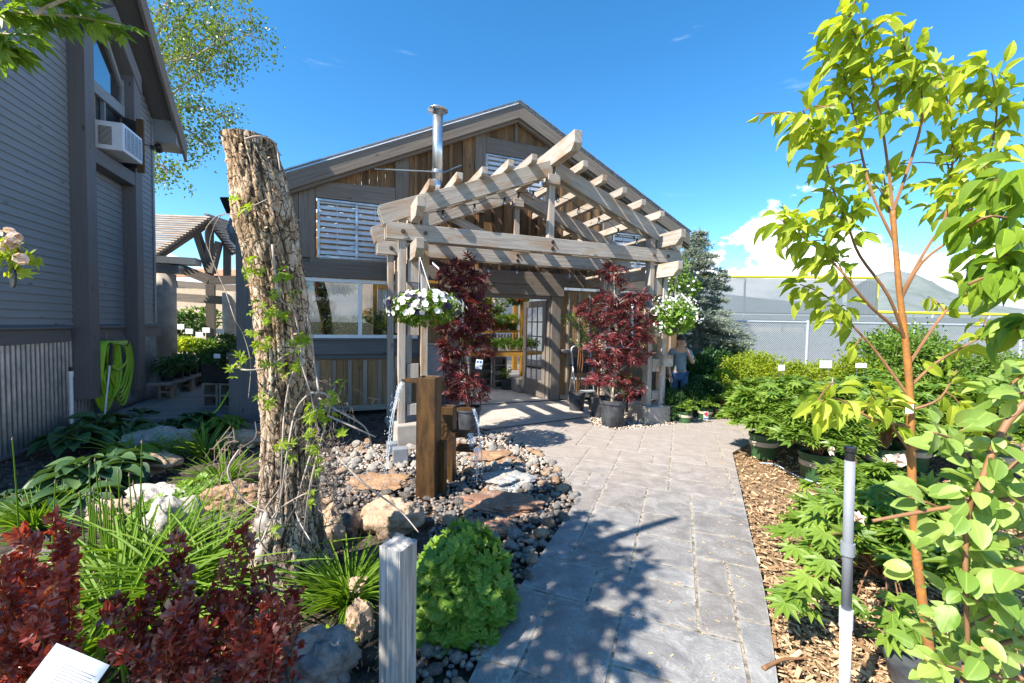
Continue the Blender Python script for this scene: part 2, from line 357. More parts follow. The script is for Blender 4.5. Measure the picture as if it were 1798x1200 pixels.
def mk_bark():
    m, nt, b, out = newmat('cottonwood_bark'); t = NT(nt); v = t.coords('Object', (1, 1, .55)); b.inputs['Roughness'].default_value = .95; b.inputs['Specular IOR Level'].default_value = .15
    n = t.noise(v, 34, 8, .68, .4); n2 = t.noise(v, 9, 5, .6, .8); at = t.attr('bark'); raw = t.coords('Object'); n3 = t.noise(raw, 18, 5, .6, 1.5)
    c = t.mix(t.mr(n, .32, .68), (.24, .145, .08), (.68, .50, .33))
    c = t.mix(t.mr(n2, .52, .60, 0, .85), c, (.74, .60, .45)); c = t.mix(t.mr(n3, .56, .66, 0, .7), c, (.36, .20, .10))
    sep = t.n('ShaderNodeSeparateXYZ'); t.l(raw, sep.inputs[0]); low = t.mr(sep.outputs['Z'], .3, 1.3, .65, 0); c = t.mix(low, c, t.mix(t.mr(n, .35, .65), (.17, .145, .12), (.48, .42, .36)))
    c = t.mix(t.mr(at, -.5, .05, .85, 0), c, (.045, .03, .02)); vo = t.n('ShaderNodeTexVoronoi', feature='DISTANCE_TO_EDGE'); vo.inputs['Scale'].default_value = 26; wv = t.n('ShaderNodeVectorMath', operation='ADD'); nn = t.n('ShaderNodeTexNoise'); nn.inputs['Scale'].default_value = 12; t.l(v, nn.inputs['Vector'])
    sc = t.n('ShaderNodeVectorMath', operation='SCALE'); sc.inputs['Scale'].default_value = .09; t.l(nn.outputs['Color'], sc.inputs[0]); t.l(v, wv.inputs[0]); t.l(sc.outputs[0], wv.inputs[1]); t.l(wv.outputs[0], vo.inputs['Vector'])
    ck = t.mr(vo.outputs[0], .0, .05, 0, 1); c = t.mix(ck, (.06, .04, .028), c)
    t.l(c, b.inputs['Base Color']); t.bump(t.ma('ADD', n, t.ma('MULTIPLY', ck, .8)), b, 1.0, .012); M['bark'] = m
mk_bark()
M['burl'] = solid('smooth_bare_burl', (.50, .44, .38), .8, .3, 9, bump=.6, bscale=25)
def mk_water():
    m, nt, b, out = newmat('falling_water'); t = NT(nt); b.inputs['Roughness'].default_value = .05; b.inputs['Base Color'].default_value = (.9, .95, 1, 1)
    tr = t.n('ShaderNodeBsdfTransparent'); mx = t.n('ShaderNodeMixShader'); mx.inputs[0].default_value = .45; t.l(tr.outputs[0], mx.inputs[1]); t.l(b.outputs[0], mx.inputs[2]); t.l(mx.outputs[0], out.inputs[0]); M['water_f'] = m
mk_water()
def mk_corten():
    m, nt, b, out = newmat('rusted_steel'); t = NT(nt); v = t.coords('Object', (6, 6, 1.2)); b.inputs['Roughness'].default_value = .5; b.inputs['Metallic'].default_value = .3
    n = t.noise(v, 2.5, 8, .65); n2 = t.noise(t.coords('Object'), 25, 5, .7)
    c = t.mix(t.mr(n, .35, .65), (.032, .018, .010), (.125, .062, .018)); c = t.mix(t.mr(n2, .55, .75, 0, .4), c, (.24, .11, .03))
    t.l(c, b.inputs['Base Color']); t.bump(n2, b, .2, .003); M['corten'] = m
mk_corten()
def mk_slate():
    m, nt, b, out = newmat('stamped_concrete'); t = NT(nt); v = t.coords('Object'); b.inputs['Roughness'].default_value = .55; b.inputs['Specular IOR Level'].default_value = .4
    n = t.noise(v, 2.6, 7, .55, 1.0); n2 = t.noise(v, 70, 4, .6); n4 = t.noise(v, 7, 6, .6, .5)
    terr = t.n('ShaderNodeMath', operation='SNAP'); t.l(n, terr.inputs[0]); terr.inputs[1].default_value = .045
    fr = t.ma('SUBTRACT', n, terr.outputs[0]); edge = t.mr(fr, 0, .012, 1, 0)
    c = t.mix(t.mr(n4, .33, .66), (.165, .168, .175), (.315, .31, .305)); c = t.mix(t.ma('MULTIPLY', t.attr(), .5), c, (.20, .165, .14))
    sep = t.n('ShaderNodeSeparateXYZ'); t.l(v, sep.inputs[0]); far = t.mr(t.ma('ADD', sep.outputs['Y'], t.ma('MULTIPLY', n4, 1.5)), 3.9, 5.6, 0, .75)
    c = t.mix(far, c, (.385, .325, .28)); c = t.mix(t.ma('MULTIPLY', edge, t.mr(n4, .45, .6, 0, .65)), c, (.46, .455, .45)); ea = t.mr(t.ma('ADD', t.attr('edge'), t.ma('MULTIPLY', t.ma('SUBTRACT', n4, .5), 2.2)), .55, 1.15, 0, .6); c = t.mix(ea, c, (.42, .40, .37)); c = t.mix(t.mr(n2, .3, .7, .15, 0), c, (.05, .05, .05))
    t.l(c, b.inputs['Base Color']); t.bump(t.ma('ADD', t.ma('MULTIPLY', terr.outputs[0], 2.2), t.ma('ADD', t.ma('MULTIPLY', n4, .5), t.ma('MULTIPLY', n2, .12))), b, .9, .03); M['slate'] = m
    M['joint'] = solid('path_joint', (.46, .40, .32), .95, .4, 20, bump=.4)
mk_slate()
def mk_rock():
    for nm, a, b_, sc in (('rock_tan', (.50, .35, .23), (.33, .22, .14), 6), ('rock_grey', (.33, .31, .285), (.18, .17, .16), 6), ('rock_pale', (.54, .49, .42), (.36, .33, .29), 8),
                          ('rock_dark', (.17, .145, .125), (.085, .07, .06), 6), ('rock_orange', (.42, .24, .12), (.24, .14, .08), 4), ('rock_red', (.32, .165, .10), (.20, .11, .075), 4), ('rock_blue', (.30, .34, .36), (.36, .30, .24), 4)):
        m, nt, b, out = newmat(nm); t = NT(nt); v = t.coords('Object'); n = t.noise(v, sc, 8, .65, .6); n2 = t.noise(v, 45, 4, .6)
        c = t.mix(t.mr(n, .35, .65), b_, a); c = t.mix(t.mr(n2, .5, .7, 0, .55), c, tuple(q*.4 for q in b_)); n5 = t.noise(v, sc*2.7, 6, .6, 1.5); c = t.mix(t.mr(n5, .53, .62, 0, .5), c, (.33, .29, .25)); t.l(c, b.inputs['Base Color']); b.inputs['Roughness'].default_value = .65
        t.bump(t.ma('ADD', n, t.ma('MULTIPLY', n2, .22)), b, .9, .035); M[nm] = m
    m, nt, b, out = newmat('chips'); t = NT(nt); c = t.mix(t.attr(), (.20, .11, .05), (.66, .46, .27)); t.l(c, b.inputs['Base Color']); b.inputs['Roughness'].default_value = .85; M['chips'] = m
    m, nt, b, out = newmat('gravel'); t = NT(nt); r = t.n('ShaderNodeValToRGB'); t.l(t.attr(), r.inputs[0])
    for i, (p, cc) in enumerate(((0, (.07, .068, .07)), (.35, (.17, .155, .145)), (.6, (.30, .20, .13)), (.85, (.50, .47, .42)))):
        e = r.color_ramp.elements[i] if i < 2 else r.color_ramp.elements.new(p); e.position = p; e.color = c4(cc)
    t.l(r.outputs[0], b.inputs['Base Color']); b.inputs['Roughness'].default_value = .6; M['gravel'] = m
mk_rock()
# ------------------------------------------------------------------ leaf templates  (x length, y width, z up)
def strip(w, n=5, curve=.3, fold=.12, tip=0.0):
    V = []; fs = []
    for i in range(n+1):
        x = i/n; ww = w(x); z = -curve*x*x
        V += [(x, -ww, z+fold*ww*2), (x, 0, z), (x, ww, z+fold*ww*2)]
    for i in range(n):
        a = i*3; fs += [(a, a+1, a+4, a+3), (a+1, a+2, a+5, a+4)]
    return V, fs
T_oval = strip(lambda x: .28*math.sin(math.pi*min(1, x*.97+.02))**.8+.004, 4, .18, .35)
T_apple = strip(lambda x: .24*math.sin(math.pi*min(1, x*.96+.03))**.85+.004, 5, .45, .5)
T_small = ([(0, 0, 0), (.5, -.26, .06), (1, 0, -.05), (.5, .26, .06)], [(0, 1, 2), (0, 2, 3)])
T_need = ([(0, -.06, 0), (1, -.02, 0), (1, .02, 0), (0, .06, 0)], [(0, 1, 2, 3)])
T_blade = strip(lambda x: .021*(1-x)**.5+.003, 9, 1.0, .6)
T_blade2 = strip(lambda x: .03*(1-x)**.6+.003, 7, .35, .5)
T_hosta = strip(lambda x: .36*math.sin(math.pi*min(1, x**.8*.96+.03))**.75+.004, 6, .35, .28)
def palm(lobes, w, droop=.12):
    V = [(0, 0, 0)]; fs = []
    for (a, l) in lobes:
        a = R(a); c, s_ = math.cos(a), math.sin(a); b = len(V)
        V += [(l*.45*c+w*s_, l*.45*s_-w*c, .02), (l*c, l*s_, -droop*l), (l*.45*c-w*s_, l*.45*s_+w*c, .02)]
        fs += [(0, b, b+1, b+2)]
    return V, fs
T_maple = palm([(0, 1), (38, .9), (-38, .9), (80, .65), (-80, .65)], .10)
T_peony = palm([(0, 1), (30, .85), (-30, .85), (62, .7), (-62, .7)], .13, .25)
T_creep = palm([(0, 1), (45, .85), (-45, .85), (90, .6), (-90, .6)], .15, .2)
def lobed(n=14):
    V = [(.12, 0, -.08)]; fs = []
    for i in range(n+1):
        a = R(-155+310*i/n); r = .5*(1 if i % 2 == 0 else .84); V.append((.12+r*math.cos(a), r*math.sin(a), .10 if i % 2 == 0 else .02))
    for i in range(n): fs.append((0, 1+i, 2+i))
    return V, fs
T_mantle = lobed()
def flower(n=5):
    V = [(0, 0, 0)]; fs = []
    for i in range(n*2): a = math.pi*i/n; r = .5 if i % 2 == 0 else .40; V.append((r*math.cos(a), r*math.sin(a), .12))
    for i in range(n*2): fs.append((0, 1+i, 1+(i+1) % (n*2)))
    return V, fs
T_flower = flower()
def rnd(n, k=3): return RNG.normal(size=(n, k))
def unit(a): return a/(np.linalg.norm(a, axis=1, keepdims=True)+1e-9)
def inell(n, c, r, shell=.5):
    d = unit(rnd(n)); rr = (shell**3+(1-shell**3)*RNG.random(n))**(1/3); return np.array(c)+d*rr[:, None]*np.array(r), d
def blob(mb, tpl, n, c, r, size, shell=.6, up=.6, droop=0, tb=0.0, lump=0.0):
    """leaves spread through an ellipsoid, gathered in clumps when lump>0"""
    c = np.array(c); r = np.broadcast_to(np.array(r, float), (3,))
    if lump:
        k = max(5, int(n/lump)); cc, dd = inell(k, c, r*.85, shell); idx = RNG.integers(0, k, n); rad = r.mean()*.26
        Pn = cc[idx]+rnd(n)*rad*.55; d = unit(Pn-c)
        tt = np.clip(RNG.random(k)[idx]*.45+RNG.random(n)*.55+tb, 0, 1)
    else:
        Pn, d = inell(n, c, r, shell); tt = np.clip(RNG.random(n)+tb, 0, 1)
    D = d+rnd(n)*.55+np.array([0, 0, -droop]); Nn = d*.5+np.array([0, 0, up])+rnd(n)*.35
    mb.scatter(tpl, Pn, D, Nn, size*RNG.uniform(.7, 1.25, n), tt)
def branchy(mb, pts, r0, r1, n=6, jit=.0):
    k = len(pts); mb.tube([Vector(p)+V3(*(random.uniform(-jit, jit) for _ in range(3))) for p in pts], [r0+(r1-r0)*i/(k-1) for i in range(k)], n)
def smoothpts(pts, sub=4):
    pts = [Vector(p) for p in pts]; out = []
    for i in range(len(pts)-1):
        p0 = pts[max(i-1, 0)]; p1 = pts[i]; p2 = pts[i+1]; p3 = pts[min(i+2, len(pts)-1)]
        for k in range(sub):
            t = k/sub; out.append(.5*((2*p1)+(p2-p0)*t+(2*p0-5*p1+4*p2-p3)*t*t+(3*p1-p0-3*p2+p3)*t**3))
    return out+[pts[-1]]
# ================================================================== THE SETTING
def struct(o): o['kind'] = 'structure'; return o
def sheet(name, pts, z, mat, kind='structure', label=None):
    mb = MB(); pts = [V3(p[0], p[1], z) for p in pts]; mb.poly(pts, [tuple(range(len(pts)))]); o = mb.build(name, mat); o['kind'] = kind; return o
def gp(lst, z=0): return [G(x, y, z) for x, y in lst]
# soil: a gently uneven sheet near the camera inside one huge flat ground
sheet('ground', [(-4000, -4000), (4000, -4000), (4000, 9000), (-4000, 9000)], -.06, M['field'])
def terrain(name, x0, x1, y0, y1, st, z, amp, fr, mat, clip=None):
    nx = int((x1-x0)/st); ny = int((y1-y0)/st); V = []; fs = []
    for j in range(ny+1):
        for i in range(nx+1):
            x = x0+i*st; y = y0+j*st; V.append((x, y, z+amp*(mnoise.noise((x*fr, y*fr, 0))+.5*mnoise.noise((x*fr*3, y*fr*3, 4)))))
    for j in range(ny):
        for i in range(nx): a = j*(nx+1)+i; fs.append((a, a+1, a+nx+2, a+nx+1))
    mb = MB(); mb.poly(V, fs, None, 0); o = mb.build(name, mat, smooth=True); o['kind'] = 'structure'; return o
terrain('garden_bed', -7, 1.2, .2, 9, .09, -.03, .022, 2.2, M['soil'])
terrain('mulch_bed', .9, 12, .2, 10.8, .12, -.035, .018, 1.8, M['mulchbase'])
PATH = gp([(795, 1260), (880, 1085), (935, 1000), (985, 925), (1012, 880), (1003, 855), (970, 815), (930, 785), (890, 762), (855, 757), (1036, 734), (1040, 748), (1082, 757), (1145, 752), (1190, 745), (1262, 735), (1440, 748), (1440, 776), (1312, 782), (1286, 797), (1298, 850), (1320, 950), (1338, 1020), (1352, 1100), (1372, 1250)])
PATH = [V3(-.55, -.6, 0)]+PATH+[V3(1.2, -.6, 0)]
def clip(sub, o, ax, ay, x0, x1, y0, y1):
    pts = [((p-o).dot(ax), (p-o).dot(ay)) for p in sub]
    for (i, lim, sg) in ((0, x0, 1), (0, x1, -1), (1, y0, 1), (1, y1, -1)):
        out = []
        for k in range(len(pts)):
            a = pts[k-1]; b = pts[k]; da = (a[i]-lim)*sg; db = (b[i]-lim)*sg
            if (da < 0) != (db < 0): t = da/(da-db); out.append((a[0]+(b[0]-a[0])*t, a[1]+(b[1]-a[1])*t))
            if db >= 0: out.append(b)
        pts = out
        if len(pts) < 3: return []
    return [o+ax*p[0]+ay*p[1] for p in pts]
def build_path():
    dy = V3(.365, .931, 0).normalized(); dx = V3(dy.y, -dy.x, 0); o = G(1000, 1150); u = .185; mb = MB(); base = MB(); edge = MB()
    base.poly([V3(p.x, p.y, .010) for p in PATH], [tuple(range(len(PATH)))]); grid = {}
    rr = random.Random(5); EDG = []
    for j in range(-20, 48):
        for i in range(-24, 34):
            if (i, j) in grid: continue
            opts = [(2, 2), (2, 3), (3, 2), (3, 3), (2, 1), (1, 2), (3, 2), (2, 3), (2, 2)]; rr.shuffle(opts); opts.append((1, 1))
            for (w, h) in opts:
                if all((i+a, j+b) not in grid for a in range(w) for b in range(h)):
                    for a in range(w):
                        for b in range(h): grid[(i+a, j+b)] = 1
                    break
            g = .008; q = clip(PATH, o, dx, dy, i*u+g, (i+w)*u-g, j*u+g, (j+h)*u-g)
            if len(q) < 3: continue
            ar = abs(sum(q[k-1].x*q[k].y-q[k].x*q[k-1].y for k in range(len(q))))/2
            if ar < .0008: continue
            zt = .0135+rr.uniform(-.0006, .0006); c = sum(q, V3(0, 0, 0))/len(q); t = rr.random()
            top = [V3(p.x, p.y, zt) for p in q]; q2 = [V3(p.x, p.y, .0105) for p in q]; n = len(q)
            per = sum((q[k]-q[k-1]).length for k in range(n)); f = max(.35, 1-.07/(ar/per*2+.001)*.5); inn = [c+(p-c)*f+UP*(.0025) for p in top]; inn = [V3(p.x, p.y, zt+.0022) for p in inn]
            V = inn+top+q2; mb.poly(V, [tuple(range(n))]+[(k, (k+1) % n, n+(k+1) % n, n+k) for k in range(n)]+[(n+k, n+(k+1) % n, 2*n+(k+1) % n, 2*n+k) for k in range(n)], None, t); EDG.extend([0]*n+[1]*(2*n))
    n = len(PATH)
    for k in range(n):
        a, b = PATH[k-1], PATH[k]; base.poly([V3(a.x, a.y, .010), V3(b.x, b.y, .010), V3(b.x, b.y, -.06), V3(a.x, a.y, -.06)], [(0, 1, 2, 3)])
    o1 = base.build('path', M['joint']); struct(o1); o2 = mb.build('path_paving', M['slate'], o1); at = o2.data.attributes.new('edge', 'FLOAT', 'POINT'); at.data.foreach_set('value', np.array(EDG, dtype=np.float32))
build_path()
PAD = [F(-1.6, .35, 0), F(-1.25, .02, 0), F(1.55, .02, 0), F(1.60, .16, 0)]+gp([(1036, 733), (853, 757)])
sheet('concrete_pad', [(p.x, p.y) for p in PAD], .020, M['concslab'])
sheet('greenhouse_floor', [tuple(F(s, k, 0)[:2]) for s, k in ((-4.3, -.02), (4.3, -.02), (4.3, -9), (-4.3, -9))], .026, M['concslab'])
# mountains and far ground
def mountains():
    mb = MB(); cols = 150; rows = 26; V = []
    def ridge(px):  # skyline height in pixels above the horizon
        pts = [(-900, 8), (300, 10), (430, 12), (1150, 25), (1230, 42), (1270, 60), (1320, 55), (1400, 48), (1470, 60), (1520, 92), (1560, 108), (1610, 98), (1660, 72), (1720, 52), (1798, 42), (2300, 70), (3200, 20)]
        for (a, h1), (b, h2) in zip(pts, pts[1:]):
            if a <= px <= b: return h1+(h2-h1)*(px-a)/(b-a)
        return 20
    for j in range(rows):
        f = j/(rows-1); dist = 2600+2200*f
        for i in range(cols):
            px = -900+4100*i/(cols-1); az = (px-899)/FPX; X = az*dist; h = ridge(px)/FPX*4800*f**.9
            nz = mnoise.fractal((X*.0016, dist*.0016, 3), .8, 2.1, 7)*.28+mnoise.noise((X*.0006, 1, 0))*.1
            V.append((X, dist, -2+h*(1+nz*math.sin(math.pi*min(1, f*1.0))*1.0*(1 if j < rows-1 else .35))))
    fs = [(j*cols+i, j*cols+i+1, (j+1)*cols+i+1, (j+1)*cols+i) for j in range(rows-1) for i in range(cols-1)]
    mb.poly(V, fs, None, 0); struct(mb.build('mountains', M['mount'], smooth=True))
mountains()
# ================================================================== GREY HOUSE (left)
def roofz(t): return 7.52-abs(t-1.235)*1.0
def grey_house():
    h = thing('grey_house', 'grey blue clapboard house gable with corrugated metal skirt, left edge of the photo', 'house', H(3.58, 0, 0))
    t0, t1 = -1.32, 3.58; WB = 1.40
    mb = MB(); # lapped siding: wedge boards cut by the rake
    z = WB; e = .092
    while z < 7.4:
        ta, tb = t0, t1
        if z+e > 4.88: dd = (7.45-(z+e)); ta = max(t0, 1.235-dd); tb = min(t1, 1.235+dd)
        if tb-ta < .05: break
        for (a, b) in ((ta, tb),):
            if b-a > .02:
                mb.hexa([H(a, -.02, z), H(a, .016, z), H(a, .003, z+e+.012), H(a, -.02, z+e+.012), H(b, -.02, z), H(b, .016, z), H(b, .003, z+e+.012), H(b, -.02, z+e+.012)], random.random())
        z += e
    mb.build('siding', M['siding'], h)
    w = MB(); w.prism([H(t0, -.03, 0), H(t1, -.03, 0), H(t1, -.03, 5.12), H(1.235, -.03, 7.46), H(t0, -.03, 4.9)], -HN*.12)
    w.prism([H(t1, -.16, 0), H(t1, -6, 0), H(t1, -6, 5.1), H(t1, -.16, 5.1)], -HD*.1); w.prism([H(t0, -.16, 0), H(t0, -6, 0), H(t0, -6, 4.85), H(t0, -.16, 4.85)], HD*.1)
    w.build('wall', M['column'], h)
    # corrugated skirt
    mb = MB(); n = int((t1-t0)/.0125); V = []
    for i in range(n+1):
        t = t0+i*(t1-t0)/n; o = .012*math.sin(t/.075*2*math.pi)
        V += [H(t, .01+o, .02), H(t, .01+o, 1.22)]
    mb.poly(V, [(2*i, 2*i+2, 2*i+3, 2*i+1) for i in range(n)], None, 0); mb.build('corrugated_skirt', M['galv'], h, smooth=True)
    b = MB(); b.beam(H(t0-.05, .0, .01), H(t1, .0, .01), .08, .03)
    for a, c in ((t0, 1.02), (1.40, 2.30), (2.62, t1+.06)):
        b.hexa([H(a, -.02, 1.20), H(a, .075, 1.20), H(a, .075, 1.36), H(a, -.02, 1.36), H(c, -.02, 1.20), H(c, .075, 1.20), H(c, .075, 1.36), H(c, -.02, 1.36)])
        b.hexa([H(a, -.02, 1.362), H(a, .11, 1.362), H(a, .11, 1.385), H(a, -.02, 1.425), H(c, -.02, 1.362), H(c, .11, 1.362), H(c, .11, 1.385), H(c, -.02, 1.425)])
    build_each(b, 'water_table', M['column'], h, .004)
    b = MB(); b.beam(H(t1-.03, .012, 1.43), H(t1-.03, .012, 5.1), .07, .035, HN); b.beam(H(t1+.02, -.03, 1.43), H(t1+.02, -.03, 5.1), .035, .09, HN); b.build('corner_board', M['siding'], h)
    # pilasters carrying the peaked window bay
    for (a, c, zb) in ((1.18, 1.40, .42), (2.48, 2.70, .35)):
        p = MB(); p.hexa([H(a, -.01, zb), H(c, -.01, zb), H(c, .19, zb), H(a, .19, zb), H(a, -.01, 5.38), H(c, -.01, 5.38), H(c, .19, 5.38), H(a, .19, 5.38)]); p.build('pilaster', M['column'], h, bevel=.005)
    p = MB(); pk = 5.99
    for s_ in (0, 1):
        a = (1.18, 1.94)[s_]; c = (1.94, 2.70)[s_]; za, zc = (5.382, pk) if s_ == 0 else (pk, 5.382)
        p.prism([H(a, -.01, za-.26+.0), H(c, -.01, zc-.26), H(c, -.01, zc+.02), H(a, -.01, za+.02)], HN*.215)
    p.hexa([H(1.402, -.01, 3.60), H(1.402, .185, 3.60), H(1.402, .185, 3.80), H(1.402, -.01, 3.80), H(2.478, -.01, 3.60), H(2.478, .185, 3.60), H(2.478, .185, 3.80), H(2.478, -.01, 3.80)])
    build_each(p, 'bay_frame', M['column'], h, .005)
    # window
    w = MB()
    for (a, b_, c, d) in ((1.405, 3.8, 1.45, 5.3), (2.43, 3.8, 2.475, 5.2), (1.90, 3.8, 1.935, 4.62)):
        w.hexa([H(a, .02, b_), H(c, .02, b_), H(c, .07, b_), H(a, .07, b_), H(a, .02, d), H(c, .02, d), H(c, .07, d), H(a, .07, d)])
    w.hexa([H(1.45, .02, 4.62), H(1.45, .09, 4.62), H(1.45, .09, 4.78), H(1.45, .02, 4.78), H(2.43, .02, 4.62), H(2.43, .09, 4.62), H(2.43, .09, 4.78), H(2.43, .02, 4.78)])
    w.prism([H(1.45, .021, 5.05), H(1.94, .021, 5.60), H(2.43, .021, 5.05), H(2.43, .021, 5.12), H(1.94, .021, 5.70), H(1.45, .021, 5.12)], HN*.05)
    wf = w.build('window', M['siding'], h, bevel=.003)
    g = MB(); g.prism([H(1.45, .035, 4.78), H(2.43, .035, 4.78), H(2.43, .035, 5.1), H(1.94, .035, 5.66), H(1.45, .035, 5.1)], HN*.006); g.build('pane', M['glassb'], wf)
    g = MB(); g.prism([H(1.405, .018, 3.8), H(2.47, .018, 3.8), H(2.47, .018, 4.62), H(1.405, .018, 4.62)], HN*.004); g.build('opening_shade', M['dark'], wf)  # dark sheet painted in for the shade inside the lower window
    g = MB(); g.beam(H(1.52, .05, 3.82), H(1.52, .05, 4.6), .10, .03, HN); g.beam(H(1.66, .05, 3.82), H(1.66, .05, 4.6), .05, .03, HN); build_each(g, 'inner_board', M['gold'], wf)
    sx = MB(); c0 = H(2.34, .07, 0); e = (HN*1+HD*.12).normalized()
    c0 = H(2.40, .07, 0); sx.beam(c0+HN*.22+UP*3.80, c0+HN*.22+UP*4.62, .05, .09, HN); so = sx.build('open_sash', M['barn'], wf)
    g = MB(); g.prism([c0+UP*3.86, c0+HN*.18+UP*3.86, c0+HN*.18+UP*4.58, c0+UP*4.62], -HD*.012); g.build('sash_side', M['dark'], so)
    # roof: two slopes with soffit overhang, barge boards, boxed eave end
    for sgn in (1, -1):
        te = 3.98 if sgn > 0 else -1.72; r = MB(); top = 7.60
        zt = top-abs(te-1.235)
        for (o0, o1, dz, th) in ((-6.2, .40, 0, .10),):
            r.hexa([H(1.235, o0, top-th), H(1.235, o1, top-th), H(1.235, o1, top), H(1.235, o0, top), H(te, o0, zt-th), H(te, o1, zt-th), H(te, o1, zt), H(te, o0, zt)])
        rf = r.build('roof', M['trim'], h)
        r = MB(); r.hexa([H(1.235, .36, top-.33), H(1.235, .402, top-.33), H(1.235, .402, top+.02), H(1.235, .36, top+.02), H(te, .36, zt-.33), H(te, .402, zt-.33), H(te, .402, zt+.02), H(te, .36, zt+.02)])
        r.build('barge_board', M['trim'], rf)
        r = MB(); r.hexa([H(1.235, .0, top-.12), H(1.235, .36, top-.12), H(1.235, .36, top-.105), H(1.235, .0, top-.105), H(te, .0, zt-.12), H(te, .36, zt-.12), H(te, .36, zt-.105), H(te, .0, zt-.105)]); r.build('soffit', M['column'], rf)
    r = MB(); r.prism([H(3.60, .005, 4.72), H(3.96, .005, 4.66), H(3.96, .005, 4.80), H(3.60, .005, 5.14)], HN*.35); r.build('eave_box', M['siding'], h)
    r = MB(); r.tube([H(3.60, .05, 4.62), H(3.66, .06, 4.66), H(3.75, .05, 4.60)], [.03, .05, .06], 10); r.tube([H(2.75, .02, 4.42), H(3.2, .02, 4.52), H(3.5, .03, 4.58)], .008, 5); r.lathe(H(3.52, .03, 4.54), [(0, 0), (.045, .0), (.05, .03), (.045, .06), (0, .06)], 10); r.build('floodlight', M['dark'], h)
    # air conditioner sits in the window
    a = thing('window_air_conditioner', 'white window air conditioner box sticking out of the peaked house window', 'air conditioner', H(1.95, .2, 3.84))
    bx = MB(); A, B, o0, o1, z0, z1 = 1.62, 2.18, -.02, .40, 3.86, 4.25
    bx.hexa([H(A, o0, z0), H(B, o0, z0), H(B, o1, z0), H(A, o1, z0), H(A, o0, z1), H(B, o0, z1), H(B, o1, z1), H(A, o1, z1)]); bx.build('casing', M['acw'], a, bevel=.012)
    f = MB(); f.prism([H(A+.05, o1+.001, z0+.05), H(B-.05, o1+.001, z0+.05), H(B-.05, o1+.001, z1-.05), H(A+.05, o1+.001, z1-.05)], HN*.006); f.build('condenser', M['acg'], a)
    f = MB()
    for k in range(9): zz = z0+.05+k*(z1-z0-.1)/8; f.beam(H(A+.05, o1+.010, zz), H(B-.05, o1+.010, zz), .004, .006)
    for k in range(5): tt = A+.05+k*(B-A-.1)/4; f.beam(H(tt, o1+.014, z0+.05), H(tt, o1+.014, z1-.05), .006, .004, HN)
    f.build('wire_guard', M['acw'], a)
    f = MB()
    for k in range(16): zz = z0+.07+k*.016; f.beam(H(A-.003, .12, zz), H(A-.003, .27, zz), .006, .007)
    f.build('side_louvres', M['dark'], a)
grey_house()
# ================================================================== GREENHOUSE
RZ = lambda s: 5.50-.475*abs(s)
def plank_strip(mb, s0, s1, zlo, zhi, k=.0, w=.19, th=.022, gap=.004):
    s = s0
    while s < s1-.01:
        ww = min(w*random.uniform(.8, 1.25), s1-s); a, b = s+gap/2, s+ww-gap/2
        if s1-(s+ww) < .06: ww = s1-s; b = s1-gap/2
        zh = lambda q: zhi(q) if callable(zhi) else zhi
        kk = k+random.uniform(0, .006)
        if abs(a) > 0 and a*b < 0: b2 = b
        pts = [F(a, kk, zlo), F(a, kk, zh(a)), F(b, kk, zh(b)), F(b, kk, zlo)]
        if zh(a) > zlo+.02 and zh(b) > zlo+.02: mb.prism(pts, EN*th, random.random())
        s += ww
def battens(mb, ss, zlo, zhi, k=.028, w=.05):
    for s in ss:
        zh = zhi(s) if callable(zhi) else zhi
        mb.beam(F(s, k+.01, zlo), F(s, k+.01, zh-.02), w, .022, EN, random.random())
def fbox(mb, s0, s1, z0, z1, k0, k1, tint=None):
    if (s1-s0) >= (z1-z0): mb.hexa([F(s0, k0, z0), F(s0, k1, z0), F(s0, k1, z1), F(s0, k0, z1), F(s1, k0, z0), F(s1, k1, z0), F(s1, k1, z1), F(s1, k0, z1)], tint)
    else: mb.hexa([F(s0, k0, z0), F(s1, k0, z0), F(s1, k1, z0), F(s0, k1, z0), F(s0, k0, z1), F(s1, k0, z1), F(s1, k1, z1), F(s0, k1, z1)], tint)
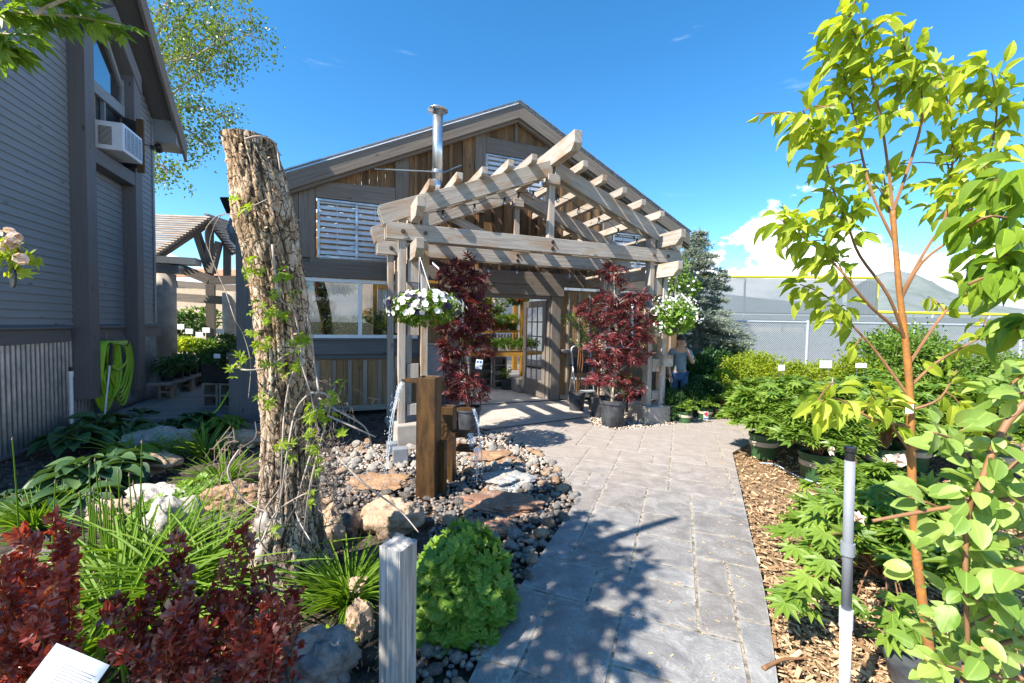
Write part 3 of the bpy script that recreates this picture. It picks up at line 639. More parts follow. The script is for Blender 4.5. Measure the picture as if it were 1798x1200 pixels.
def greenhouse():
    g = thing('greenhouse', 'rustic barn board greenhouse with low gable and wide double doorway, behind the pergola', 'greenhouse', F(0, 0, 0))
    wall = MB(); DL, DR = -1.05, .80; roof = lambda s: RZ(s)-.22
    UW = (2.18, 3.34)           # upper windows |s|
    # structural backing (cut round openings)
    bk = MB(); 
    fbox(bk, -4.30, -3.42, .03, 3.3, -.10, -.01); fbox(bk, -3.42, -1.75, .03, 1.0, -.10, -.01); fbox(bk, -1.75, DL-.02, .03, 2.2, -.10, -.01)
    fbox(bk, DR+.02, 3.98, .03, 2.2, -.10, -.01); fbox(bk, -3.42, 3.98, 2.26, 2.50, -.10, -.01); fbox(bk, DL-.1, DR+.1, 2.12, 2.25, -.1, -.01)
    bk.prism([F(-2.16, -.10, 2.5), F(2.16, -.10, 2.5), F(2.16, -.10, RZ(2.16)-.2), F(.62, -.10, RZ(.62)-.2), F(.62, -.1, 3.8), F(-.62, -.1, 3.8), F(-.62, -.10, RZ(.62)-.2), F(-2.16, -.10, RZ(2.16)-.2)], EN*.09)
    bk.prism([F(-4.3, -.10, 2.5), F(-3.36, -.10, 2.5), F(-3.36, -.10, RZ(3.36)-.2), F(-4.3, -.10, RZ(4.3)-.2)], EN*.09); bk.prism([F(3.36, -.10, 2.5), F(3.97, -.10, 2.5), F(3.97, -.10, RZ(3.97)-.2), F(3.36, -.10, RZ(3.36)-.2)], EN*.09)
    bk.build('wall', M['column'], g)
    plank_strip(wall, -2.0, -.60, 2.5, roof); plank_strip(wall, .60, 2.0, 2.5, roof); plank_strip(wall, -.60, .60, 2.5, 3.80)
    plank_strip(wall, -.60, 0, 4.86, roof, w=.12); plank_strip(wall, 0, .60, 4.86, roof, w=.12)
    plank_strip(wall, -4.28, -3.62, 2.5, roof); plank_strip(wall, 3.62, 3.97, 2.5, roof)
    plank_strip(wall, -3.36, -2.16, 3.62, roof, w=.13); plank_strip(wall, 2.16, 3.36, 3.62, roof, w=.13)
    battens(wall, [-1.82, -1.6, -1.22, -.98, -.72, .72, .98, 1.22, 1.6, 1.82], 2.5, roof); battens(wall, [-.42, -.2, .05, .3, .48], 2.5, 3.8)
    wall.build('barn_boards', M['barn'], g)
    lo = MB(); plank_strip(lo, -3.95, -1.72, .12, .90, w=.21); lo.build('tan_boards', M['barnlo'], g); lo = MB(); plank_strip(lo, -1.70, -1.22, .12, 2.18, w=.2); lo.build('tan_boards', M['barnlo'], g); lo = MB(); plank_strip(lo, 1.0, 3.95, .12, 2.18, w=.17)
    lo.build('tan_boards', M['barnlo'], g)
    bt = MB(); battens(bt, [-3.8+.235*i for i in range(9)], .14, .9, w=.055)
    fbox(bt, -4.1, -1.72, .05, .135, .0, .05); bt.build('battens', M['batten'], g); bt = MB(); battens(bt, [1.18, 1.42, 1.66], .14, 2.16, w=.04); fbox(bt, 1.02, 3.95, .05, .13, .0, .05); bt.build('battens', M['batten'], g)
    # trim boards
    tr = MB()
    fbox(tr, -3.60, -3.37, 2.50, roof(3.5), .0, .055); fbox(tr, -3.72, -3.605, 2.50, roof(3.66), .0, .04)
    for sg in (-1, 1):
        a, b = sorted((sg*2.155, sg*1.94)); fbox(tr, a, b, 2.5, RZ(2.05)-.24, .001, .06)
        a, b = sorted((sg*3.365, sg*2.16)); tr.prism([F(a, .002, 3.44), F(b, .002, 3.44), F(b, .002, min(3.74, roof(b))), F(a, .002, min(3.74, roof(a)))], EN*.058)
        a, b = sorted((sg*.78, sg*.585)); fbox(tr, a, b, 3.5, roof(.80)-.0, .001, .06)
    fbox(tr, 3.37, 3.60, 2.50, roof(3.5), .0, .055)
    fbox(tr, -.58, .58, 4.58, 4.85, .002, .062); fbox(tr, -.02, .03, 4.86, 5.2, .03, .05)
    build_each(tr, 'trim_board', M['trim'], g, .004)
    lt = MB(); fbox(lt, -4.30, -1.9, 2.20, 2.42, .002, .075); fbox(lt, -3.45, -1.9, 2.422, 2.50, .002, .06); fbox(lt, -1.895, 1.62, 2.26, 2.50, .002, .08); fbox(lt, -1.4, 1.05, 2.065, 2.255, .002, .085); fbox(lt, 1.625, 3.98, 2.26, 2.50, .002, .08)
    build_each(lt, 'lintel_board', M['trim'], g, .004)
    sl = MB(); fbox(sl, -3.75, -1.72, .98, 1.20, .002, .085); fbox(sl, -3.75, -1.72, .905, .975, .002, .06); fbox(sl, -3.75, -1.72, 1.202, 1.235, .002, .11); fbox(sl, 1.02, 1.85, .96, 1.03, .03, .16)
    build_each(sl, 'sill_board', M['trimcool'], g, .004)
    js = MB(); fbox(js, DL-.22, DL, .03, 2.064, -.10, .06); fbox(js, DR, DR+.20, .03, 2.064, -.10, .06); fbox(js, DL, DL+.035, .04, 2.0, -.1, .03); fbox(js, DR-.035, DR, .04, 2.0, -.1, .03); fbox(js, DL, DR, 2.0, 2.063, -.1, .03); build_each(js, 'door_jamb', M['trim'], g, .003)
    th = MB(); fbox(th, DL, DR, .036, .055, -.08, .04); th.build('threshold', M['steel'], g)
    # corner tower of the left wall
    cp = MB(); fbox(cp, -4.42, -4.02, 1.02, 3.30, .0, .14); fbox(cp, -4.50, -3.98, .0, .98, .0, .24); fbox(cp, -4.52, -3.96, .982, 1.02, .0, .27); build_each(cp, 'corner_post', M['trimcool'], g, .005)
    cp = MB(); fbox(cp, -3.955, -3.78, .02, .92, .0, .2); cp.build('corner_panel', M['galv'], g)
    # roof + barge boards
    for sg in (-1, 1):
        EW = 4.42 if sg < 0 else 4.06
        r = MB(); th = .03
        r.hexa([F(0, .20, 5.50), F(0, -9, 5.50), F(0, -9, 5.53), F(0, .20, 5.53), F(sg*EW, .20, RZ(EW)), F(sg*EW, -9, RZ(EW)), F(sg*EW, -9, RZ(EW)+.03), F(sg*EW, .20, RZ(EW)+.03)]); rf = r.build('roof', M['poly'], g)
        r = MB(); e = EW+.02; r.prism([F(0, .15, 5.24), F(sg*e, .15, RZ(e)-.27), F(sg*e, .15, RZ(e)-.005), F(0, .15, 5.495)], EN*.045)
        r.prism([F(0, .07, 5.19), F(sg*e, .07, RZ(e)-.32), F(sg*e, .07, RZ(e)-.01), F(0, .07, 5.49)], EN*.075); r.build('barge_board', M['trim'], rf, bevel=.004)
        r = MB(); r.prism([F(0, .14, 5.532), F(sg*(EW+.04), .14, RZ(EW+.04)+.032), F(sg*(EW+.04), .14, RZ(EW+.04)+.05), F(0, .14, 5.55)], EN*.08); r.build('drip_edge', M['galv'], rf)
        r = MB()
        for kk in (-.9, -1.8, -2.7, -3.6, -4.5, -5.4, -6.3, -7.2, -8.1): r.beam(F(0, kk, 5.40), F(sg*(EW-.12), kk, RZ(EW-.12)-.1), .05, .14)
        r.build('rafters', M['gold'], rf)
    r = MB()
    for sg in (-1, 1): sx_ = -4.32 if sg < 0 else 3.93; r.prism([F(sx_, -.1, .03), F(sx_, -9, .03), F(sx_, -9, 3.3), F(sx_, -.1, 3.3)], EF*.05)
    r.prism([F(-4.3, -9, .03), F(3.95, -9, .03), F(3.95, -9, RZ(3.95)-.1), F(0, -9, 5.4), F(-4.3, -9, RZ(4.3)-.1)], -EN*.05); r.build('translucent_wall', M['polyw'], g)
    r = MB()
    for i in range(34): s = -4.2+i*.24; r.beam(F(s, -8.97, .1), F(s, -8.97, RZ(s)-.2), .05, .02, EN)
    r.build('back_ribs', M['polyw'], g)
    # frames inside
    r = MB()
    for kk in (-2.7, -5.4, -8.1):
        for s in (-2.3, 2.3): r.beam(F(s, kk, .03), F(s, kk, RZ(s)-.25), .14, .14, EN)
        r.beam(F(-2.3, kk, 2.75), F(2.3, kk, 2.75), .14, .2)
    build_each(r, 'inner_post', M['gold'], g)
    # lower window (two lights) + upper windows + gable window
    def win(s0, s1, z0, z1, cols, slats, fm, fw=.06):
        w = MB(); fbox(w, s0, s1, z0, z0+fw, .0, .05); fbox(w, s0, s1, z1-fw, z1, .0, .05); fbox(w, s0, s0+fw, z0+fw+.001, z1-fw-.001, .0, .049); fbox(w, s1-fw, s1, z0+fw+.001, z1-fw-.001, .0, .049)
        for c in range(1, cols): s = s0+(s1-s0)*c/cols; fbox(w, s-fw*.55, s+fw*.55, z0+fw+.001, z1-fw-.001, .0, .047)
        fo = w.build('window', fm, g, bevel=.003)
        gl = MB(); fbox(gl, s0+fw, s1-fw, z0+fw, z1-fw, .012 if not slats else -.09, .017 if not slats else -.085); gl.build('pane', M['glass'], fo)
        if slats:
            sb = MB(); n = int((z1-z0-2*fw-.04)/.088)+1
            for i in range(n):
                z = z0+fw+.035+i*.088; d = .05
                sb.hexa([F(s0+fw, -.015, z+.055), F(s0+fw, -.07, z-.01), F(s0+fw, -.066, z-.014), F(s0+fw, -.010, z+.051), F(s1-fw, -.015, z+.055), F(s1-fw, -.07, z-.01), F(s1-fw, -.066, z-.014), F(s1-fw, -.010, z+.051)])
                fbox(sb, s0+fw, s1-fw, z-.006, z+.046, .004, .010)
            for q in (.25, .75): s = s0+(s1-s0)*q; fbox(sb, s-.006, s+.006, z0+fw, z1-fw, .011, .018)
            sb.build('louvre_slats', M['slat'], fo)
        return fo
    win(-3.34, -2.18, 2.51, 3.43, 2, True, M['galv'], .035); win(2.18, 3.34, 2.51, 3.43, 2, True, M['galv'], .035); win(-.57, .57, 3.81, 4.57, 1, True, M['galv'], .03)
    win(-3.63, -1.78, 1.24, 2.19, 2, False, M['white'], .055); win(1.95, 2.75, 1.05, 2.15, 1, False, M['white'], .05)
    # french door, opened inwards
    def door(hs, sg, ang):
        hp = F(hs, -.09, 0); dv = (-EN*math.cos(R(ang))+EF*sg*math.sin(R(ang))); nv = V3(dv.y, -dv.x, 0); W_ = .88
        q = lambda a, z, o=0: hp+dv*a+nv*o+UP*z
        dm = MB()
        def bb(a, b, z0, z1, o0=-.02, o1=.02):
            dm.hexa([q(a, z0, o0), q(b, z0, o0), q(b, z0, o1), q(a, z0, o1), q(a, z1, o0), q(b, z1, o0), q(b, z1, o1), q(a, z1, o1)])
        bb(0, .12, .05, 1.99); bb(W_-.12, W_, .05, 1.99); bb(.12, W_-.12, .05, .38); bb(.12, W_-.12, 1.86, 1.99)
        for i in (1, 2): a = .12+(W_-.24)*i/3; bb(a-.012, a+.012, .38, 1.86, -.012, .012)
        for i in range(1, 5): z = .38+1.48*i/5; bb(.121, W_-.121, z-.012, z+.012, -.011, .011)
        do = dm.build('door', M['trim'], g, bevel=.002)
        gm = MB(); gm.hexa([q(.12, .38, -.003), q(W_-.12, .38, -.003), q(W_-.12, .38, .003), q(.12, .38, .003), q(.12, 1.86, -.003), q(W_-.12, 1.86, -.003), q(W_-.12, 1.86, .003), q(.12, 1.86, .003)]); gm.build('door_glass', M['glass'], do)
        hm = MB(); hm.tube([q(W_-.06, 1.0, -.06), q(W_-.06, 1.0, .06)], .012, 8); hm.tube([q(W_-.06, 1.0, .06), q(W_-.16, 1.0, .06)], .009, 8); hm.build('handle', M['steel'], do)
    door(DR-.04, 1, -6); door(DL+.04, -1, 10)
greenhouse()
def flue():
    s, k = -1.35, .62
    P0 = P(768, 318, 7.05); x = P0.x; y = P0.y
    c = V3(x, y, 0); zt = P(768, 192, y).z; zb = P(768, 318, y).z
    t = thing('metal_flue', 'shiny galvanised stove flue with round cap rising in front of the gable', 'flue pipe', c+UP*zb)
    m = MB(); m.tube([c+UP*zb, c+UP*(zt-.03)], .085, 24, True); m.tube([c+UP*(zb+.02), c+UP*(zb-.10)-EF*.03, c+UP*(zb-.24)-EF*.14-EN*.03], .082, 16)
    m.build('pipe', M['pipe'], t, smooth=True)
    m = MB(); m.lathe(c+UP*(zt-.03), [(.0, .02), (.16, -.0), (.165, .012), (.09, .06), (0, .07)], 28); m.build('rain_cap', M['pipe'], t, smooth=True)
    m = MB(); m.tube([c+UP*(zt-1.0), c+UP*(zt-.98)-EF*.95-EN*(.35)], .012, 6); m.tube([c+UP*(zt-1.02)+EF*.05, c+UP*(zt-.70)+EF*.5-EN*.35], .012, 6)
    m.tube([c+UP*(zt-1.03), c+UP*(zt-.99)], .095, 20); m.build('brace', M['galv'], t)
flue()
# ================================================================== PERGOLA
PC = -.30; KF, KR = 2.08, .84
def pergola():
    g = thing('timber_pergola', 'weathered silver timber pergola with open gabled rafters over the doorway path', 'pergola', F(PC, KF, 0))
    HW = 1.88; pm = M['perg']; th = .045
    apex = 3.76; rs = .385; be = HW+.30
    rz = lambda s: apex-rs*abs(s-PC)    # rafter top line
    for ki, k in enumerate((KF, KR)):
        for sg in (-1, 1):
            sc = PC+sg*HW
            for q in (-1, 1):    # pair of planks per corner, spaced by blocks
                m = MB(); s = sc+q*.135; z0 = .27 if ki == 0 else .05; zt = 2.80 if q*sg > 0 else 2.86
                m.beam(F(s, k, z0), F(s, k, zt), .125, .085, EF); m.build('post', pm, g, bevel=.006)
            m = MB()
            for (a, b) in ((2.0, 2.28), (1.35, 1.5), (.8, 1.0), (.36, .5)): fbox(m, sc-.07, sc+.07, a, b, k-.045, k+.045)
            build_each(m, 'post_spacer', pm, g, .004)
        # cross beams: two planks sandwich the posts
        for o in (-.068, .068):
            m = MB(); ex = .10 if o > 0 else .12; fbox(m, PC-HW-.30-ex*.3, PC+HW+.40, 2.50, 2.70, k+o-.02, k+o+.022); m.build('cross_beam', pm, g, bevel=.006)
        # rafters
        for sg in (-1, 1):
            for o in (-.068, .068):
                m = MB(); e = PC+sg*(HW+.42); kk = k+o-.02
                m.prism([F(PC+sg*.02, kk, apex-.215), F(e-sg*.06, kk, rz(e)-.215), F(e, kk, rz(e)-.03), F(e-sg*.012, kk, rz(e-sg*.012)), F(PC+sg*.02, kk, apex)], EN*.042); m.build('rafter', pm, g, bevel=.005)
        m = MB(); m.beam(F(PC, k, 2.60), F(PC, k, apex-.10), .09, .085, EN); fbox(m, PC-.09, PC+.09, apex-.33, apex-.20, k-.09, k+.11); m.build('king_post', pm, g, bevel=.005)
        if ki == 1:
            m = MB(); m.beam(F(PC-1.15, k, 3.18), F(PC-.05, k, 2.75), .04, .13, tint=.3); m.build('brace', pm, g, bevel=.005)
        # bolts
        for s in (PC-HW-.135, PC-HW+.135, PC+HW-.135, PC+HW+.135, PC-.0, PC):
            for z in ((2.60,) if s != PC else (2.555, 2.645)):
                m = MB(); a = F(s, k+.088, z); m.tube([a, a+EN*.010], .026, 12); m.tube([a+EN*.0095, a+EN*.024], .013, 6); m.build('bolt', M['brass'], g)
    # purlins lying on the rafters with cut ends, ridge, eave plates and side ties
    def longbeam(name, s, zc, w, h, k0, k1, cut=.10, tilt=0):
        m = MB(); pts = [F(s-w/2, k0, zc-h/2), F(s-w/2, k1-cut, zc-h/2), F(s-w/2, k1, zc-h/2+cut*.9), F(s-w/2, k1, zc+h/2), F(s-w/2, k0, zc+h/2)]
        m.prism(pts, EF*w); return m.build(name, pm, g, bevel=.007)
    longbeam('ridge_beam', PC, apex+.03, .115, .23, .02, KF+.72, .08)
    for sg in (-1, 1):
        n = 5
        for i in range(n):
            s = PC+sg*(.36+i*.335); longbeam('purlin', s, rz(s)+.055, .085, .11, .02, KF+(.22 if sg < 0 else .30)+random.uniform(-.03, .03), .03)
        longbeam('eave_plate', PC+sg*(HW+.0), 2.815, .095, .21, .02, KF+.54, .10)
        longbeam('side_tie', PC+sg*HW, 2.36, .095, .21, .02, KF+.50, .10)
    for (sc, hh, w_) in ((PC-HW, .27, .42), (PC+HW, .27, .44)):
        m = MB(); fbox(m, sc-w_/2, sc+w_/2, -.04, hh, KF-.36, KF+.16, .2); m.build('concrete_footing', M['conc'], g, bevel=.02)
        m = MB(); fbox(m, sc-w_/2+.02, sc+w_/2-.02, -.04, .05, KR-.2, KR+.2, .2); m.build('concrete_footing', M['conc'], g, bevel=.015)
    m = MB(); fbox(m, PC+HW+.07, PC+HW+.27, .88, 1.06, KF-.05, KF+.13); m.build('outlet_box', M['perg'], g, bevel=.02)
pergola()
def lights():
    t = thing('string_lights', 'black string of clear bulbs draped under the pergola beams', 'string lights', F(PC, KF-.1, 2.5))
    runs = []
    for (a, b, n, sag) in ((F(PC-1.75, KR+.12, 2.46), F(PC+1.7, KR+.12, 2.46), 7, .03), (F(PC-1.7, KF-.12, 2.92), F(PC, KF-.12, 3.46), 4, .04), (F(PC, KF-.12, 3.46), F(PC+1.75, KF-.12, 2.84), 5, .05)):
        pts = [a.lerp(b, i/24)-UP*(sag*math.sin(math.pi*(i/24*n % 1))) for i in range(25)]; m = MB(); m.tube(pts, .004, 5); m.build('cable', M['dark'], t)
        for i in range(n):
            p = a.lerp(b, (i+.5)/n)-UP*.03; m = MB(); m.tube([p, p-UP*.045], .014, 8); so = m.build('socket', M['dark'], t)
            m = MB(); m.lathe(p-UP*.115, [(.001, 0), (.018, .008), (.026, .03), (.02, .055), (.012, .075)], 12); m.build('bulb', M['bulb'], so, smooth=True)
lights()
# ================================================================== STUMP, POST, FOUNTAIN, ROCKS
def stump():
    Y = 2.42; rows = [(232, 438, 41), (245, 438, 43), (270, 442, 44), (300, 449, 47), (350, 458, 51), (400, 467, 53), (450, 478, 50), (500, 487, 47), (550, 493, 47), (600, 498, 48), (700, 505, 48), (800, 508, 49), (880, 507, 53), (940, 503, 66), (1000, 508, 76), (1040, 514, 88), (1075, 518, 112)]
    nr = 300; na = 150; V = []; B = []
    ys = np.linspace(244, 1075, nr); cx = np.interp(ys, [r[0] for r in rows], [r[1] for r in rows]); rp = np.interp(ys, [r[0] for r in rows], [r[2] for r in rows])
    base = P(515, 1040, Y); t = thing('tree_stump', 'tall cut-off cottonwood trunk with rough peeling bark, standing in the flower bed', 'tree stump', (base.x, base.y, 0))
    for j in range(nr):
        c = P(cx[j], ys[j], Y); r = rp[j]/FPX*Y*.93-.004; fl = max(0, (ys[j]-960)/115)
        for k in range(na):
            a = 2*math.pi*k/na; q = V3(math.cos(a), math.sin(a), 0); u = c.z
            w = (q.x*1.0, q.y*1.0, u*.8)
            n1 = mnoise.fractal((w[0]*2.6, w[1]*2.6, u*3.6), .9, 2.1, 6)
            rdg = 1-abs(mnoise.noise((w[0]*5+n1*.4, w[1]*5, u*2.2)))*2; pl = 1-abs(mnoise.noise((w[0]*9, w[1]*9, u*9+n1)))*2.4
            cell = mnoise.noise((w[0]*4.2+n1*.5, w[1]*4.2, u*5.5+n1*.6)); n3 = mnoise.noise((w[0]*11, w[1]*11, u*15+n1*2))
            rdg = max(1-abs(mnoise.noise((w[0]*5+n1*.5, w[1]*5, u*3.4+n1*.4)))*2, 1-abs(n3)*1.7-.12)
            d = .007*n1+.014*(max(-.8, -max(0, rdg-.74)*3.4))+.010*cell+.007*n3+.005*mnoise.noise((w[0]*24, w[1]*24, u*30))
            rr = r*(1+fl*.28*math.sin(a*4+.7)+.03*math.sin(a*3))+d
            V.append(c+q*rr); B.append(-max(0, rdg-.74)*3.0+.3*n1)
    fs = [(j*na+k, (j+1)*na+k, (j+1)*na+(k+1) % na, j*na+(k+1) % na) for j in range(nr-1) for k in range(na)]
    mb = MB(); mb.poly(V, fs, None, .3); o = mb.build('bark', M['bark'], t, smooth=True)
    at = o.data.attributes.new('bark', 'FLOAT', 'POINT'); at.data.foreach_set('value', np.array(B, dtype=np.float32))
    c = P(438, 244, Y); r = 43/FPX*Y; mb = MB(); r *= .84; prof = [(r*.99, -.02), (r*.93, -.004), (r*.6, .004), (r*.25, -.004), (.001, -.006)]; mb.lathe(c, prof, 40, wob=.05); mb.build('cut_top', M['post'], t)
    # loose curls of bark
    n = 900; ii = (4+(nr-20)*RNG.random(n)**1.5).astype(int); kk = RNG.integers(0, na, n); VV = np.array([V[i*na+k] for i, k in zip(ii, kk)]); C = np.array([P(cx[i], ys[i], Y) for i in ii]); O = unit(VV-C)
    D = O*.30+rnd(n)*.55+np.array([0, 0, .25]); mb = MB(); mb.scatter(strip(lambda x: .26*(1-x*.5), 2, .3, .2), VV-O*.004, D*[1,1,.7], O+rnd(n)*.3, RNG.uniform(.010, .030, n), RNG.random(n)); mb.build('bark_flakes', M['flake'], t)
    kb = P(474, 945, Y-.13); mb = MB(); rock_into(mb, kb, (.10, .07, .15), 3, 16, 0, 0, .5); mb.build('burl', M['burl'], t, smooth=True)
def rock_into(mb, c, r, seed, n=14, flat=0, rot=0, rough=.28):
    """irregular stone: displaced sphere"""
    V = []; fs = []; cr, sr = math.cos(rot), math.sin(rot)
    for j in range(n+1):
        ph = math.pi*j/n
        for k in range(n*2):
            a = math.pi*k/n; q = V3(math.sin(ph)*math.cos(a), math.sin(ph)*math.sin(a), math.cos(ph))
            m = max(abs(q.x), abs(q.y), abs(q.z)); q2 = q/(m**flat) if flat else q
            d = 1+rough*mnoise.noise(q*1.6+V3(seed*7.1, seed*3.3, 0))+rough*.4*mnoise.noise(q*4+V3(seed*5.1, 0, 3))
            if n >= 14: d -= rough*.55*abs(mnoise.noise(q*2.3+V3(seed*2.7, 5, 1)))*1.3-rough*.22*mnoise.fractal(q*6+V3(seed, 0, 0), .8, 2.1, 4)
            x, y, z = q2.x*r[0]*d, q2.y*r[1]*d, q2.z*r[2]*d
            V.append(V3(x*cr-y*sr, x*sr+y*cr, z)+Vector(c))
    w = n*2
    for j in range(n):
        for k in range(w): fs.append((j*w+k, (j+1)*w+k, (j+1)*w+(k+1) % w, j*w+(k+1) % w))
    mb.poly(V, fs, None, random.random())
m_, nt_, b_, o_ = newmat('bark_flake'); t_ = NT(nt_); t_.l(t_.mix(t_.attr(), (.30, .17, .09), (.66, .48, .32)), b_.inputs['Base Color']); b_.inputs['Roughness'].default_value = .9; M['flake'] = m_
stump()
def creeper():
    Y = 2.2; t = thing('creeper_vine', 'creeper vine with bright young leaves and bare stems climbing the cut-off trunk', 'vine', P(540, 1000, Y))
    runs = [[(395, 375), (375, 385), (360, 420), (395, 510), (412, 560), (428, 590), (440, 640), (436, 700)], [(470, 350), (415, 375), (385, 382), (368, 440), (400, 520)], [(478, 430), (490, 520), (515, 545), (527, 600), (530, 640), (545, 690), (560, 760)],
            [(530, 640), (512, 660), (500, 720), (496, 780), (492, 900)], [(545, 690), (520, 720), (505, 790), (492, 880), (470, 960)], [(560, 700), (590, 720), (640, 750), (655, 790), (682, 832)], [(575, 730), (620, 750), (660, 768)],
            [(545, 690), (580, 700), (565, 770), (545, 850), (530, 960)], [(460, 950), (485, 900), (530, 870), (560, 860)], [(415, 640), (430, 650), (470, 645), (505, 620)], [(500, 1000), (470, 970), (455, 940), (462, 900), (490, 860)], [(420, 790), (400, 830), (430, 880), (470, 900)],
            [(590, 800), (640, 850), (700, 895), (735, 935)], [(430, 245), (455, 240), (482, 252), (492, 300)], [(545, 800), (530, 850), (520, 900), (545, 950)], [(560, 690), (552, 640), (548, 600), (540, 560)]]
    for ri, r in enumerate(runs):
        fat = .45 if ri < 2 else 1; m = MB(); pts = smoothpts([P(x, y, Y+random.uniform(-.06, .06)) for x, y in r], 5); m.tube(pts, [fat*(.0028+.0034*(1-i/len(pts))) for i in range(len(pts))], 6); m.build('stem', M['vine'], t, smooth=True)
    m = MB()
    for _ in range(170):   # fine dead tendrils hanging off the right side
        x = random.gauss(565, 30); y = random.uniform(660, 880); p = [P(x, y, Y+random.uniform(-.1, .3))]
        for k in range(5): p.append(p[-1]+V3(random.gauss(0, .018), random.gauss(0, .02), random.uniform(-.05, .012)))
        m.tube(smoothpts(p, 2), .0016, 3, cap=False)
    for _ in range(46):
        x = random.gauss(415, 18); y = random.uniform(740, 900); p = [P(x, y, Y+random.uniform(0, .2))]
        for k in range(5): p.append(p[-1]+V3(random.gauss(-.01, .02), random.gauss(0, .02), random.uniform(-.06, .01)))
        m.tube(smoothpts(p, 2), .0016, 3, cap=False)
    m.build('dead_tendrils', M['twig'], t)
    spots = [(415, 350), (430, 365), (442, 455), (435, 480), (450, 485), (500, 490), (490, 510), (510, 520), (470, 540), (485, 545), (500, 555), (460, 575), (440, 590), (450, 610), (515, 610), (520, 640), (500, 650), (430, 630), (418, 640), (462, 600), (586, 680), (570, 700), (590, 700), (560, 715), (575, 722), (550, 740), (545, 720), (500, 780), (510, 790), (495, 775), (545, 795), (560, 800), (555, 820), (485, 930), (600, 760), (545, 870), (470, 705), (458, 690), (405, 655), (527, 585), (535, 600), (480, 640), (452, 540), (566, 745), (548, 760)]
    m = MB(); Pn = []; 
    for x, y in spots:
        for _ in range(4): Pn.append(P(x+random.gauss(0, 6), y+random.gauss(0, 7), Y-.02+random.uniform(-.05, .05)))
    n = len(Pn); D = rnd(n)*.6+np.array([.2, -.2, .15]); m.scatter(T_creep, np.array(Pn), D, rnd(n)*.4+np.array([-.3, -.5, .8]), RNG.uniform(.028, .06, n), RNG.random(n)); m.build('leaves', M['l_vine'], t)
creeper()
def front_post():
    p = P(702, 972, 1.60); t = thing('wooden_post', 'short square silver weathered wooden post beside the path, in the foreground', 'post', (p.x, p.y, 0))
    w = .108; zt = p.z+.005; ang = R(31); ax = V3(math.cos(ang), -math.sin(ang)*-1, 0)
    # corner towards camera: left face wide, right face narrow
    ca = V3(-math.cos(R(26)), math.sin(R(26)), 0); cb = V3(ca.y, -ca.x, 0)
    if cb.x < 0: cb = -cb
    c0 = V3(p.x, p.y, 0); n = 22; nz = 90; V = []
    ring = []
    for (a, b, e) in ((0, 0, ca), (1, 0, cb), (1, 1, -ca), (0, 1, -cb)):
        for i in range(n): q = c0+ca*w*a+cb*w*b+e*w*(i/n); ring.append(q)
    cen = c0+(ca+cb)*w/2
    for j in range(nz+1):
        z = -.1+(zt+.1)*j/nz
        for q in ring:
            d = (q-cen).normalized(); sp = mnoise.noise((q.x*60, q.y*60, z*1.3)); sp2 = mnoise.noise((q.x*160, q.y*160, z*3))
            dep = -.0045*max(0, sp-.18)*3-.0012*sp2; dep -= .004 if (q-cen).length > w*.66 else 0
            zz = z if j < nz else z+.010*mnoise.noise((q.x*40, q.y*40, 1))
            V.append(V3(q.x, q.y, zz)+d*dep)
    m = MB(); nn = 4*n; fs = [(j*nn+k, j*nn+(k+1) % nn, (j+1)*nn+(k+1) % nn, (j+1)*nn+k) for j in range(nz) for k in range(nn)]
    uv = []
    for j in range(nz):
        for k in range(nn): 
            for (jj, kk) in ((j, k), (j, k+1), (j+1, k+1), (j+1, k)): uv.append((jj*(zt+.1)/nz+3.3, kk*w/n+2.1))
    m.poly(V, fs, uv, .1)
    top = [V[nz*nn+k] for k in range(nn)]; k = 12; G_ = []
    for i in range(k+1):
        for j in range(k+1):
            q = c0+ca*w*i/k+cb*w*j/k; G_.append(V3(q.x, q.y, zt+.006*mnoise.noise((q.x*50, q.y*50, 1))-.004))
    m.poly(G_, [(i*(k+1)+j, (i+1)*(k+1)+j, (i+1)*(k+1)+j+1, i*(k+1)+j+1) for i in range(k) for j in range(k)], None, .5)
    m.build('post_body', M['post'], t)
front_post()
def water(a, v, T, n, w, parent, seed):
    rr = random.Random(seed); s = MB(); dr = MB(); pts = lambda tt: a+v*tt+V3(0, 0, -4.9*tt*tt); side = V3(v.y, -v.x, 0).normalized() if V3(v.x, v.y, 0).length > .05 else V3(1, 0, 0)
    for k in range(5):
        o = side*((k-2)*w/4); ph = rr.uniform(0, 6); L_e = T*rr.uniform(.45, 1); p = [pts(L_e*i/16)+o*(1-.4*i/16)+side*.006*math.sin(ph+i*.9) for i in range(17)]
        s.tube(p, [.007*(1-.5*i/16)*rr.uniform(.6, 1.2) for i in range(17)], 6)
    s.build('water_sheet', M['water_f'], parent, smooth=True)
    for _ in range(n):
        tt = T*rr.random()**.6; p = pts(tt)+side*rr.gauss(0, w*.55)+V3(rr.gauss(0, .012), rr.gauss(0, .012), 0); r = rr.uniform(.002, .0055)
        dr.lathe(p, [(.0001, -r*1.6), (r, 0), (.0001, r*1.3)], 6)
    dr.build('water_drops', M['drops'], parent, smooth=True)
m_, nt_, b_, o_ = newmat('water_drops'); b_.inputs['Base Color'].default_value = (.8, .85, .9, 1); b_.inputs['Roughness'].default_value = .08; b_.inputs['Transmission Weight'].default_value = .5; M['drops'] = m_
